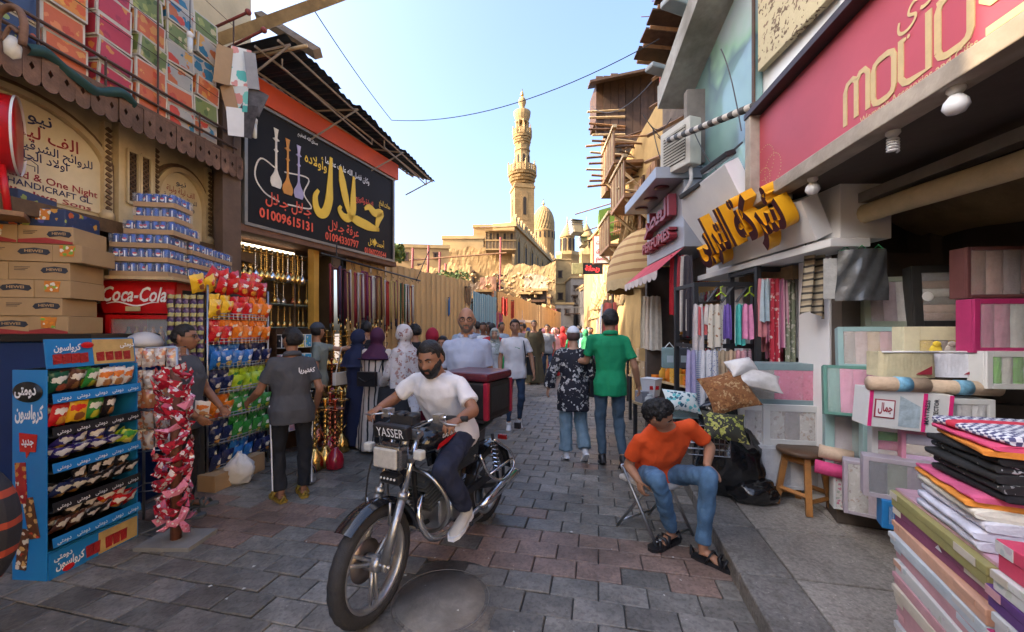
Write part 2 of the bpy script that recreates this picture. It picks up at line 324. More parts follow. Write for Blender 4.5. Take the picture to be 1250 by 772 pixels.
for rr in range(-2, int(SY/SD)):
    for cc in range(-30, 26):
        lx = cc*SW+(rr % 2)*SW/2; ly = rr*SD+.8; w = F0.at(lx, ly)
        if w.y < .95 or w.y > SY: continue
        cx = w.x-.22*w.y
        if cx > .98 if w.y < 6 else cx > 1.6: continue
        if w.x < -3.6-.0*w.y or (w.y > 6 and cx < -4.6): continue
        if math.hypot(w.x+.42, w.y-2.33) < .33: continue
        if abs(w.x)/w.y > 1.45: continue
        red = (abs(rr-11) < 2 and cx < .8 and rnd.random() < .93) or rnd.random() < .012
        if 2.4 < ly < 2.8 and lx < -1.5 and rnd.random() < .5: red = True
        k = 2 if red and rnd.random() < .9 else (0 if rnd.random() < .6 else 1)
        cand.append((w.y, w.x, w.y, k))
cand.sort(); far = B()
for i, (_, x, y, k) in enumerate(cand):
    if i < 296:
        o = ob('paving_stone', rnd.choice(SM[k]), street, (x, y, rnd.uniform(-.003, .003)), -ang+rnd.uniform(-.012, .012))
    else:
        vs, fs = stone_mesh(i); far.add(vs, fs, k, False, Matrix.Translation((x, y, rnd.uniform(-.003, .003))) @ Matrix.Rotation(-ang+rnd.uniform(-.012, .012), 4, 'Z'))
far.build('paving_stones', (*STN, STR), street)['kind'] = 'stuff'
mh = thing('manhole_cover', 'round iron manhole cover set in dark patch beside the front wheel', 'manhole cover', (-.42, 2.33, .002))
B().lathe([(.0, 0), (.26, 0), (.262, -.02)][::-1], 40).build('cover_plate', M('cast_iron_cover', (.2, .183, .158), .5, 0, .3, 9, .4, dirt=.5), mh)
b = B(); b.tube([(math.cos(t*math.pi/20)*.285, math.sin(t*math.pi/20)*.285, 0) for t in range(40)], .0035, 6, closed=True, flat=.5); b.build('rim_ring', M('ring_iron', (.3, .28, .25), .4, .5, .4), mh)
b = B(); b.lathe([(.0, -.02), (.40, -.02), (.40, -.004), (0, -.004)], 24); b.build('asphalt_collar', STN[0], mh)
lt = B()
for i in range(90):
    y_ = rnd.uniform(1.5, 7); x_ = rnd.uniform(-2.6, .9)+.22*y_; s_ = rnd.uniform(.004, .016); a_ = rnd.random()*6; c_, d_ = math.cos(a_)*s_, math.sin(a_)*s_; z_ = rnd.uniform(.006, .012)
    lt.add([(x_-c_, y_-d_, z_), (x_+d_, y_-c_, z_+.003), (x_+c_, y_+d_, z_), (x_-d_*.5, y_+c_*.7, z_+.002)], [(0, 1, 2, 3)])
tag(lt.build('paper_litter', M('litter_paper', (.6, .58, .52), .7)), 'small scraps of paper and dust scattered on the paving', 'litter', kind='stuff')
# pavement on the right, granite slabs and kerb
ZP = .12
def curbx(y): return 1.515+.225*(y-2.985)
pv = B(); yl = [.6, 6.4]
pv.add([(curbx(.6)+.1, .6, ZP-.02), (4.5, .6, ZP-.02), (4.5, 6.4, ZP-.02), (curbx(6.4)+.1, 6.4, ZP-.02)], [(0, 1, 2, 3)])
pave = struct(pv.build('pavement', asph))
GRAN = M('granite_slab', (.38, .345, .3), .6, 0, .35, 60, .35, bs=140, dirt=.25); KERB = M('granite_kerb', (.26, .24, .215), .6, 0, .35, 50, .4, dirt=.4)
FP = Fr(curbx(0), 0, 0, -math.atan(.225))
weather(GRAN, .7, 1.15); weather(KERB, .6, 1.15)
y = .55
while y < 6.2:
    L_ = .62 if y < 1.3 else rnd.uniform(.52, .7)
    o = B().slab(.0, .30, .004, L_-.004, -.03, ZP).build('kerb_stone', KERB, pave, FP.at(0, y, 0), FP.rz, bevel=.012)
    for j in range(4):
        x0 = .304+j*.62; off = (j % 2)*.22
        B().slab(x0+.003, x0+.617, .004+off, L_-.004+off, ZP-.03, ZP-.002+rnd.uniform(-.003, .003)).build('granite_slab', GRAN, pave, FP.at(0, y, 0), FP.rz+rnd.uniform(-.004, .004), bevel=.005)
    y += L_
# ================================================================= LEFT BUILDINGS
SA = .135
LA = Fr(-4.0-SA*2.4, 1.5, 0, math.atan2(1, SA))     # x = (Y-1.5)*1.009
def lax(Y): return (Y-1.5)*1.009
t = thing('perfume_shop_building', 'old cream shop front with painted arched signs behind the canned drinks', 'building', LA.o, LA.rz)
STONE = M('aged_cream_panel', (.55, .44, .26), .8, 0, .2, 4, .25, dirt=.35); TRIM = M('brown_wood_trim', (.13, .075, .035), .6, 0, .35, 12, .4)
D = lambda Y: lax(Y)
b = B(); b.slab(0, 3.95, .0, .15, 2.62, 3.75); b.build('upper_wall', STONE, t)
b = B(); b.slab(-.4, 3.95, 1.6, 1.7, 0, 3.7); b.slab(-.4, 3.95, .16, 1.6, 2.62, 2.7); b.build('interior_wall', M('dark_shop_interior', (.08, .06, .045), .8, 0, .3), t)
b = B(); b.slab(-.4, 3.95, -.28, .0, 2.5, 2.62); b.slab(-.4, 3.95, -.12, -.0, 2.62, 2.66); b.build('ledge', TRIM, t)
def arch(cx, hw, z0, zs, top, par, n=18):
    pts = [(cx-hw, z0), (cx+hw, z0)]+[(cx+hw*math.cos(math.pi*i/n), zs+(top-zs)*math.sin(math.pi*i/n)) for i in range(n+1)]
    B().prism(pts, -.012, .0).build('sign_board', M('painted_board', (.66, .56, .36), .6, 0, .12, 2, .05, dirt=.15), par)
    for dr, w, d, mm, nm in ((.035, .05, .06, STONE, 'arch_moulding'), (.085, .035, .035, TRIM, 'arch_trim')):
        bb = B(); pp = [(cx-hw-dr, z0)]+[(cx-(hw+dr)*math.cos(math.pi*i/n), zs+(top-zs+dr)*math.sin(math.pi*i/n)) for i in range(n+1)]+[(cx+hw+dr, z0)]
        ribbon(bb, pp, w, -d, -.001); bb.build(nm, mm, par)
c1 = D(3.22); arch(c1, .62, 2.72, 3.12, 3.52, t)
c2 = D(4.62); arch(c2, .27, 2.68, 3.05, 3.42, t)
INKB = M('navy_sign_paint', (.03, .035, .1), .6, 0, .1); INKR = M('maroon_sign_paint', (.3, .03, .04), .6, 0, .1)
for s, x, z, sz, w, m_ in (('نيو', c1+.08, 3.36, .14, .16, INKB), ('الف ليلة و', c1-.13, 3.22, .15, .56, INKR), ('للروائح الشرقية والتحف', c1-.28, 3.12, .1, .82, INKB), ('اولاد الحاج حماد', c1-.2, 3.03, .1, .55, INKB),
                   ('The Thousand & One Night', c1-.42, 2.86, .085, 1.0, INKR), ('PERFUMES & HANDICRAFT GL.', c1-.46, 2.79, .075, 1.0, INKB), ('Gamal Elhelwe Sons', c1-.42, 2.725, .062, .95, INKR)):
    text(s, t, m_, x, z, sz, y=-.016, width=w, bold=.012)
for s, x, z, sz, w, m_ in (('نيو', c2-.06, 3.28, .09, .12, INKB), ('الف ليلة وليلة', c2-.17, 3.18, .09, .34, INKR), ('للروائح الشرقية', c2-.2, 3.1, .07, .4, INKB), ('والتحف الحديثة', c2-.17, 3.02, .07, .34, INKB)):
    text(s, t, m_, x, z, sz, y=-.016, width=w, bold=.012)
b = B(); cx = c1+.05; 
ribbon(b, [(cx, 2.93), (cx, 3.0), (cx+.05, 3.03), (cx+.1, 3.0), (cx+.1, 2.93)], .006, -.014, -.012); ribbon(b, [(cx+.02, 2.94), (cx+.02, 2.98), (cx+.08, 2.98), (cx+.08, 2.94)], .005, -.014, -.012); b.build('drawn_arch_emblem', INKB, t)
# pilaster with carved lattice screens between the arches
for Y0, Y1 in ((3.97, 4.22),):
    x0, x1 = D(Y0), D(Y1); b = B(); b.slab(x0-.05, x1+.05, -.09, -.001, 2.66, 3.66); b.prism([(x0, 2.66), ((x0+x1)/2, 2.5), (x1, 2.66)], -.14, -.091); b.build('pilaster', STONE, t)
    for k in range(2):
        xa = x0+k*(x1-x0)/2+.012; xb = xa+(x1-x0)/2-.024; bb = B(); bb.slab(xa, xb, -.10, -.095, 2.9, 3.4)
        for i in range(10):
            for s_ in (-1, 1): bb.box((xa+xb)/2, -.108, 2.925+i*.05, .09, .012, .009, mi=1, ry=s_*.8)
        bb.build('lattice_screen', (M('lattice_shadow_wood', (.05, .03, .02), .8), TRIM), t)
        b = B(); [b.slab(xx-.009, xx+.009, -.125, -.1, 2.88, 3.42) for xx in (xa, xb)]; b.slab(xa, xb, -.125, -.1, 3.4, 3.43); b.slab(xa, xb, -.125, -.1, 2.87, 2.9); b.build('lattice_frame', STONE, t)
for x in (D(3.85), D(4.3), D(4.95)):
    b = B(); b.slab(x-.03, x+.03, -.06, -.001, 2.66, 3.62)
    for i in range(16): b.box(x, -.07, 2.72+i*.055, .045, .02, .03, ry=.5, mi=1)
    b.lathe([(.05, 2.66), (.055, 2.72), (.035, 2.76)], 10, (x, -.05, 0)); b.build('carved_post', (STONE, TRIM), t)
b = B(); b.slab(D(5.0), D(5.45), -.05, -.001, 2.4, 3.6); b.build('side_panel', M('bare_stucco', (.36, .28, .18), .9, 0, .25, 3, .5, dirt=.5), t)
# tin canopy fringe with scalloped edge and diamond holes
b = B(); b.slab(-.3, 3.5, -.5, 0, 3.70, 3.73); b.build('canopy_shelf', RUST, t)
x = -.2; n = 0
while x < 3.42:
    w = .105; z1 = 3.70; z0 = 3.5; cx = x+w/2; h = .028; zz = 3.59
    out = [(x, z1), (x, z0)]+[(cx-w/2*math.cos(math.pi*i/6), z0-.055*math.sin(math.pi*i/6)) for i in range(1, 6)]+[(x+w, z0), (x+w, z1)]
    # two halves leave a real diamond hole between them
    Lh = [(x, z1), (x, z0)]+[(cx-w/2*math.cos(math.pi*i/6), z0-.055*math.sin(math.pi*i/6)) for i in range(1, 4)]+[(cx, zz-h*1.2), (cx-h*.6, zz), (cx, zz+h*1.2), (cx, z1)]
    Rh = [(cx, z1), (cx, zz+h*1.2), (cx+h*.6, zz), (cx, zz-h*1.2)]+[(cx-w/2*math.cos(math.pi*i/6), z0-.055*math.sin(math.pi*i/6)) for i in range(3, 6)]+[(x+w, z0), (x+w, z1)]
    bb = B(); dy = rnd.uniform(-.006, .006); bb.prism(Lh, -.5+dy, -.497+dy); bb.prism(Rh, -.5+dy, -.497+dy); bb.build('scalloped_tin_piece', RUST, t)
    x += w+.001
b = B()
for z in (3.82, 3.98): b.tube([(-.3, -.47, z), (3.45, -.47, z)], .014, 6)
for i in range(9): b.tube([(-.2+i*.45, -.47, 3.73), (-.2+i*.45, -.47, 4.0 if i % 2 else 5.4)], .009, 5)
for z in (4.3, 4.62, 4.95, 5.3): b.tube([(-.2, -.475, z), (1.6, -.475, z+.02), (3.4, -.475, z)], .004, 4)
b.build('balcony_railing', M('brown_iron', (.12, .07, .05), .6, .3, .3, 10, .3), t)
# cartons on the balcony
def carton(w, h, d, face_mat, side=CARDW, inset=.018, name='carton'):
    """a printed carton: body plus the printed panel on its front"""
    key = ('ct', w, h, d, face_mat.name, side.name)
    if key in _mats: return _mats[key]
    b = B(); b.box(0, 0, h/2, w, d, h); b.box(0, -d/2-.001, h/2, w-2*inset, .003, h-2*inset, mi=1); b.box(-w/2-.001, 0, h/2, .003, d-2*inset, h-2*inset, mi=1)
    _mats[key] = b.mesh(name, (side, face_mat)); return _mats[key]
pr = {'orange': spots('orange_fruit_print', (.5, .11, .03), [(.58, .25, .05), (.45, .06, .02), (.6, .2, .06)], 11, .4, .5), 'yellow': spots('amber_fruit_print', (.62, .22, .02), [(.7, .32, .04), (.6, .1, .01)], 11, .42, .5),
      'pink': spots('crimson_fruit_print', (.42, .03, .05), [(.55, .2, .04), (.32, .02, .04)], 10, .3, .5), 'green': spots('green_fruit_print', (.16, .2, .05), [(.3, .32, .08), (.08, .12, .03), (.5, .42, .2)], 12, .4, .5),
      'blue': spots('blue_white_print', (.36, .34, .3), [(.02, .14, .24), (.5, .05, .02), (.45, .12, .03), (.6, .3, .05)], 9, .52, .5), 'navy': spots('navy_fruit_print', (.03, .05, .12), [(.5, .1, .03), (.6, .3, .05), (.3, .35, .08), (.1, .1, .3)], 14, .35, .4),
      'teal': spots('teal_swirl_print', (.72, .74, .68), [(.1, .5, .42), (.2, .6, .5), (.7, .3, .25)], 7, .5, .5)}
cols = [(2.98, ['navy']*6), (3.28, ['orange', 'orange', 'yellow', 'orange', 'yellow', 'orange']), (3.62, ['pink']*7), (3.94, ['orange', 'orange', 'green', 'orange', 'green', 'green', 'orange']), (4.25, ['blue', 'orange', 'blue', 'blue', 'green', 'blue', 'blue']), (4.55, ['blue', 'green', 'orange', 'blue', 'blue', 'green'])]
nmz = {'navy': 'navy blue', 'orange': 'orange', 'yellow': 'amber yellow', 'pink': 'crimson pink', 'green': 'green', 'blue': 'white and blue'}
where = ['leftmost', 'second', 'third', 'fourth', 'fifth', 'rightmost']
for ci, (Y, cl) in enumerate(cols):
    z = 3.735
    for ri, c in enumerate(cl):
        h = .215+.02*(ci % 2); tl = rnd.uniform(-.09, .09) if ci > 1 else rnd.uniform(-.015, .015)
        o = inst('fruit_carton', carton(.29, h-.004, .26, pr[c], M('shaded_card', (.5, .46, .38), .6)), LA.at(D(Y), -.3+rnd.uniform(-.02, .02), z), (0, tl*(ci > 1), LA.rz+tl), '%s printed fruit carton, %s in the %s canopy column' % (nmz[c], ['lowest', 'second', 'third', 'fourth', 'fifth', 'sixth', 'seventh'][ri]+('' if ri == 0 else ' from below'), where[ci]), 'carton', 'fruit cartons stacked on the balcony', )  # white card darkened in its colour to carry the balcony's shade
        z += h
b = B(); b.grid(lambda u, v: (D(3.0)+u*.75, -.5-.05*math.sin(v*3)-.02*math.sin(u*17), 3.73+.05*math.sin(u*9)-v*.09), 20, 4)
tag(b.build('tarpaulin_scrap', M('dark_green_tarp', (.02, .06, .055), .7), None, LA.o, LA.rz), 'dark green tarpaulin scrap drooping over the tin canopy edge', 'tarpaulin')
# opened flat teal cartons hanging on a corner, lamps, wall behind
hp = P(290, 110, 4.6); t2 = thing('hanging_carton_sheet', 'opened teal and white printed cartons hanging from the balcony corner', 'cardboard', hp, R(12))
for dx, dz, ry, w_, h_, m_ in ((-.14, .26, .08, .16, .44, CARD), (.02, .28, .05, .2, .46, pr['teal']), (.15, .24, -.1, .12, .42, M('grey_card', (.3, .3, .3), .7)), (-.1, -.08, -.25, .15, .3, CARD), (.02, -.1, .04, .19, .3, pr['teal']), (.17, -.1, .35, .2, .3, M('dark_carton_print', (.1, .09, .09), .6, 0, .5, 20)), (.0, -.38, -.06, .2, .33, CARDW), (.12, -.36, .25, .17, .38, M('dark_carton_print', (.1, .09, .09), .6, 0, .5, 20))):
    B().box(dx, rnd.uniform(-.03, .03), dz, w_, .006, h_, ry=ry, rz=rnd.uniform(-.4, .4)).build('carton_flap', m_, t2)
def lamp(name, p, label, h=.16):
    t = thing(name, label, 'lamp', p); b = B(); b.tube([(0, 0, 0), (0, 0, .45)], .004, 5); b.build('cord', DARK, t); B().lathe([(.028, -.06), (.03, -.01), (.01, .01)], 12).build('lamp_socket', CARDW, t)
    B().lathe([(.0, -h-.06), (.022, -h-.05), (.024, -.06)], 12).build('tube_bulb', M('unlit_glass_tube', (.62, .66, .66), .15), t)
lamp('hanging_lamp', P(232, 40, 4.1), 'unlit tube lamp hanging in front of the fruit cartons')
lamp('hanging_lamp', P(311, 145, 4.7), 'unlit tube lamp hanging at the left edge of the black sign', .18)
t = thing('cream_building', 'tall cream plaster building rising behind the balcony cartons', 'building')
b = B(); b.add([(-12, 0, 0), (-4.6, 0, 0), (-4.28, 6.45, 0), (-12, 6.9, 0), (-12, 0, 11), (-4.6, 0, 11), (-4.28, 6.45, 11), (-12, 6.9, 11)], [(0, 3, 2, 1), (4, 5, 6, 7), (0, 1, 5, 4), (1, 2, 6, 5), (2, 3, 7, 6), (3, 0, 4, 7)]); b.build('wall', CREAM, t)
b = B(); b.box(-4.28, 5.9, 5.3, .08, .75, .5); b.box(-4.24, 5.9, 5.62, .12, .95, .08); b.build('broken_window', WOODD, t)
b = B(); b.tube([(-4.3, 4.6, 3), (-4.32, 4.7, 8)], .02, 6); b.build('drain_pipe', CREAM, t)
tm = thing('roof_beam', 'thick weathered timber beam jutting out over the street from the cream building', 'beam', P(270, 48, 5.6))
v = P(428, -10, 5.0)-tm.location; b = B(); b.tube([v*-.15, v*.2, v*.5, v*1.15], [.10, .10, .095, .08], 4); b.build('timber', WOODP, tm)
tm = thing('roof_beam', 'shorter squared timber beam ending below the thick beam', 'beam', P(332, 30, 5.9)); v = P(388, 66, 5.5)-tm.location
b = B(); b.tube([v*-.3, v], .085, 4); b.build('timber', M('grey_timber', (.28, .2, .13), .8, 0, .3, 8, .4), tm)
for k, (a, c) in enumerate((((255, 37), (303, 15)), ((272, 62), (322, 37)))):
    tm = thing('iron_bracket', ('upper' if k == 0 else 'lower')+' thin red iron bracket sticking out of the cream wall', 'bracket', P(*a, 5.0)); v = P(*c, 4.6)-tm.location
    b = B(); b.tube([(0, 0, 0), v], .016, 6); b.ell(v, .035); b.build('bar', M('red_brown_iron', (.25, .05, .04), .6), tm)
# ---------------------------------------------------------------- hookah shop with the big black sign
LS = frame(-3.4, 5.0, -2.37, 7.75)
t = thing('hookah_shop_building', 'hookah shop with black lettered sign and orange band under a dark tin awning', 'building', LS.o, LS.rz)
SL = 2.94
b = B(); b.slab(0, SL, -.02, .06, 2.95, 4.53); sb = b.build('sign_panel', M('black_banner', (.012, .011, .012), .6, 0, .2, 2, .15, spec=.2), t)
b = B(); [b.slab(-.03, SL+.03, -.05, .07, z-.02, z+.02) for z in (2.94, 4.54)]; [b.slab(x-.02, x+.02, -.045, .065, 2.96, 4.52) for x in (-.01, SL+.01)]; b.build('sign_frame', M('dull_aluminium', (.3, .28, .25), .5, .6), t)
Yl = M('golden_sign_print', (.85, .55, .05), .5, 0, .05); Rl = M('red_sign_print', (.75, .1, .05), .5, 0, .05)
def T_(s, u, v, size, w, m_, bold=.015, **k):   # u,v fraction of the sign
    text(s, sb, m_, u*SL, 2.95+v*1.58, size, y=-.026, width=w*SL, bold=bold, **k)
b = B()
for pts, w in (([(.47, .88), (.462, .62), (.455, .44), (.43, .31), (.395, .28), (.37, .33), (.365, .43), (.385, .5)], .085), ([(.535, .84), (.555, .66), (.58, .5), (.605, .36)], .085), ([(.64, .8), (.635, .6), (.63, .42), (.6, .335), (.56, .33), (.53, .38), (.54, .43)], .08), ([(.60, .35), (.68, .335), (.78, .32), (.86, .32)], .10), ([(.73, .5), (.77, .54), (.82, .5), (.88, .53), (.855, .44), (.84, .36), (.85, .3)], .085)):
    q_ = smooth_path([(u*SL, 2.95+v*1.58, 0) for u, v in pts], 5); n_ = len(q_); ribbon(b, q_, [1.7*w*(.35+.65*min(1, 4*i/n_, 2.5*(n_-1-i)/n_)) for i in range(n_)], -.032-.001*(len(b.f) % 5), -.021)
b.prism([(.80*SL, 3.2), (.82*SL, 3.27), (.84*SL, 3.2), (.82*SL, 3.13)], -.03, -.021); b.build('large_calligraphy', Yl, sb)
T_('وأولاده', .30, .72, .2, .14, Yl); T_('وكان فضل الله عليك عظيما', .43, .80, .13, .34, WHITEP); T_('صدق الله العظيم', .26, .93, .07, .12, WHITEP); T_('للتجارة والتوزيع', .655, .56, .13, .15, Rl, .02); T_('محلات الحاج', .86, .62, .13, .11, Yl)
T_('جـلال جـلال', .09, .22, .21, .25, Rl); T_('01009615131', .06, .08, .18, .29, Rl, .03); T_('عرفة جـلال', .45, .16, .2, .23, Rl); T_('01094330797', .43, .04, .17, .25, Rl, .03); T_('أحمد جلال', .76, .12, .15, .15, Yl); T_('01060220544', .73, .01, .14, .2, Rl, .025)
b = B()
def hookah_flat(b, x, z, s, mi):
    pr_ = [(.055, 0), (.075, .05), (.07, .1), (.03, .17), (.014, .22), (.012, .42), (.03, .44), (.012, .46), (.012, .55), (.045, .57), (.014, .59), (.02, .64), (.032, .7)]
    b.prism([(x-r*s, z+h*s) for r, h in pr_]+[(x+r*s, z+h*s) for r, h in pr_[::-1]], -.028-.001*mi, -.021, mi=mi)
hookah_flat(b, .42, 3.54, 1.15, 0); hookah_flat(b, .6, 3.5, 1.12, 1); hookah_flat(b, .78, 3.5, 1.1, 2)
for x0, x1 in ((.42, .2), (.55, .95)):
    ribbon(b, smooth_path([(x0, 3.8, 0), (x1, 3.85, 0), (x1-.08, 3.6, 0), (x1+.05, 3.42, 0), (x0+.05, 3.36, 0)], 5), .02, -.024, -.021, 0)
b.build('hookah_picture', (M('pale_print', (.75, .7, .6), .5), M('amber_print', (.7, .3, .05), .5), M('violet_print', (.45, .4, .6), .5)), sb)
b = B(); b.slab(-.05, SL+.1, -.08, .1, 4.562, 4.86); b.build('orange_band', M('orange_fascia', (.55, .07, .015), .5, 0, .12, 2, .05), t)
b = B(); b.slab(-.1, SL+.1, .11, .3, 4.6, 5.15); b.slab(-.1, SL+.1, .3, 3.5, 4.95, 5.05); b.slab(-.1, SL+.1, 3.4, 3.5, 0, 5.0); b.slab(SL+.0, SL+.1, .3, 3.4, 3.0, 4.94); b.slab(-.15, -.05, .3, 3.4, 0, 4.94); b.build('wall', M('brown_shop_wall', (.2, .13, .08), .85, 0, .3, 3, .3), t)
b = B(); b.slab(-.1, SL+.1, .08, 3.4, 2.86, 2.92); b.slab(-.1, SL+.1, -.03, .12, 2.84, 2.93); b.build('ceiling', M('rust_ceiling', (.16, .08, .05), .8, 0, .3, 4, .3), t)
b = B(); b.slab(-.3, -.08, -.05, .1, 0, 4.6); b.build('corner_post', M('brown_post', (.12, .075, .05), .7, 0, .3, 4, .3, dirt=.3), t)
b = B(); b.slab(1.18, 1.28, .12, .24, 0, 2.86); b.build('yellow_post', M('ochre_paint', (.55, .3, .05), .6, 0, .2, 3), t)
# awning: corrugated tin sheet pieces on a pipe frame
aw = thing('tin_awning', 'black corrugated tin awning sloping out over the orange band', 'awning')
Ai, Aj, Ao, Ap = Vector((-3.5, 4.7, 4.93)), Vector((-2.2, 8.4, 4.93)), Vector((-2.66, 4.6, 5.06)), Vector((-1.75, 8.9, 4.98))
NS = 9; tinm = M('black_corrugated_tin', (.035, .045, .06), .5, .3, .35, 4, .2)
for k in range(NS):
    a0, a1 = k/NS, (k+1)/NS
    def ff(u, v, a0=a0, a1=a1, k=k):
        a = a0+(a1-a0)*u*1.15; p = (Ai.lerp(Aj, a)).lerp(Ao.lerp(Ap, a), v*(1+.03*math.sin(k*2.3))); return (p.x, p.y, p.z+.012*math.sin(u*math.pi*8)+.006*(k % 2)-.012*v*v*(k % 3))
    bb = B(); bb.grid(ff, 32, 4); bb.build('corrugated_sheet', tinm, aw)
b = B()
for v in (.15, .55, .9): b.tube([Ai.lerp(Ao, v)-Vector((0, 0, .06)), Aj.lerp(Ap, v)-Vector((0, 0, .06))], .016, 5)
for a in (0.02, .33, .66, .97): b.tube([Ai.lerp(Aj, a)-Vector((0, 0, .5)), Ao.lerp(Ap, a)-Vector((0, 0, .07))], .014, 5); b.tube([Ai.lerp(Aj, a)-Vector((0, 0, .05)), Ao.lerp(Ap, a)-Vector((0, 0, .07))], .014, 5)
q = [Ao.lerp(Ap, a)-Vector((.2, 0, .25)) for a in (0.05, .5)]; b.tube([q[0]+Vector((0, 0, .1)), q[0], q[1], q[1]+Vector((0, 0, .1))], .013, 5)
q = [Ao.lerp(Ap, a)-Vector((.1, 0, .2)) for a in (.55, .95)]; b.tube([q[0]+Vector((0, 0, .14)), q[0], q[1], q[1]+Vector((0, 0, .14))], .013, 5)
b.build('pipe_frame', M('pale_pipe', (.32, .26, .2), .6), aw)
b = B(); b.tube([P(300, 72, 4.9), P(375, 56, 4.7)], .02, 6); b.build('cross_pole', WOODP, aw)
# ---------------------------------------------------------------- hoarding along the left
HM = M('tan_hoarding', (.55, .36, .16), .6, 0, .12, 1.5, .1, dirt=.15)
def fence(x0, y0, x1, y1, h, label, mat, pitch=.2, name='hoarding', dip=0):
    f = frame(x0, y0, x1, y1); L_ = math.hypot(x1-x0, y1-y0); t = thing(name, label, 'fence', f.o, f.rz); n = int(L_/pitch); me = B()
    p = pitch; me.add([(0, 0, 0), (p*.45, 0, 0), (p*.55, .03, 0), (p*.9, .03, 0), (p, 0, 0), (0, 0, h), (p*.45, 0, h), (p*.55, .03, h), (p*.9, .03, h), (p, 0, h)], [(0, 1, 6, 5), (1, 2, 7, 6), (2, 3, 8, 7), (3, 4, 9, 8)])
    me = me.mesh('panel', mat)
    for i in range(n): ob('panel', me, t, (i*p, rnd.uniform(-.004, .004), rnd.uniform(-.03, .02)))
    b = B(); [b.slab(0, L_, .035, .07, z, z+.05) for z in (.4, h-.3)]; b.build('rail', DARK, t)
    for i in range(int(L_/2.2)+1): B().slab(i*2.2, i*2.2+.07, .07, .14, 0, h).build('post', DARK, t)
    return f, t
FH, th = fence(-2.95, 7.0, -1.15, 11.1, 2.95, 'tan corrugated hoarding behind the hanging hookah hoses', HM)
F2, _ = fence(-.5, 13.9, 4.0, 32, 2.95, 'tan hoarding beyond the blue sheet gate, running to the far street end', HM, .25)
FB, _ = fence(-1.12, 11.3, -.5, 13.8, 2.7, 'blue corrugated sheet gate between the two tan hoardings', M('blue_sheet', (.13, .33, .45), .55, 0, .15, 2, .1, dirt=.15), .2, 'sheet_gate')
# street behind the camera: unseen houses added to block sun and bounce fill
for i, (x0, x1, y0, y1, h) in enumerate(((-12, -4.4, -16, 1.2, 5.4), (5.2, 11, -16, -.5, 7))):
    t = thing('unseen_street_building', ['unseen plain cream building added on the left behind the camera', 'unseen plain cream building added on the right behind the camera'][i], 'building'); b = B(); b.slab(x0, x1, y0, y1, 0, h); b.build('wall', CREAM, t); b = B(); b.slab(x0-.1, x1+.1, y0-.1, y1+.05, h+.002, h+.3); b.build('cornice', STONE, t)
# ================================================================= FAR: MOSQUE, RUINS, STREET END
SAND = M('sunlit_sandstone', (.37, .225, .09), .9, 0, .25, .35, .5, bs=1.5, dirt=.25); SAND2 = M('pale_sandstone', (.40, .26, .11), .9, 0, .25, .6, .5, bs=3, dirt=.2)
def striped_stone():
    m = M('banded_sandstone', (.36, .225, .09), .9, 0, .22, .5, .4, bs=2); t, b = nodes_of(m); L = t.links.new
    src = b.inputs['Base Color'].links[0].from_socket; tc = t.nodes.new('ShaderNodeTexCoord'); w = t.nodes.new('ShaderNodeTexBrick')
    w.inputs['Scale'].default_value = 1.0; w.inputs['Color1'].default_value = (1, 1, 1, 1); w.inputs['Color2'].default_value = (.8, .76, .7, 1); w.inputs['Mortar'].default_value = (.55, .5, .45, 1); w.inputs['Row Height'].default_value = .45; w.inputs['Brick Width'].default_value = 1.1
    mp = t.nodes.new('ShaderNodeMapping'); mp.inputs['Rotation'].default_value = (R(90), 0, 0); L(tc.outputs['Object'], mp.inputs[0]); L(mp.outputs[0], w.inputs[0])
    mx = t.nodes.new('ShaderNodeMix'); mx.data_type = 'RGBA'; mx.blend_type = 'MULTIPLY'; mx.inputs[0].default_value = .6; L(src, mx.inputs[6]); L(w.outputs[0], mx.inputs[7]); L(mx.outputs[2], b.inputs['Base Color']); return m
BAND = striped_stone(); HOLE = M('dark_opening', (.035, .025, .018), .9)
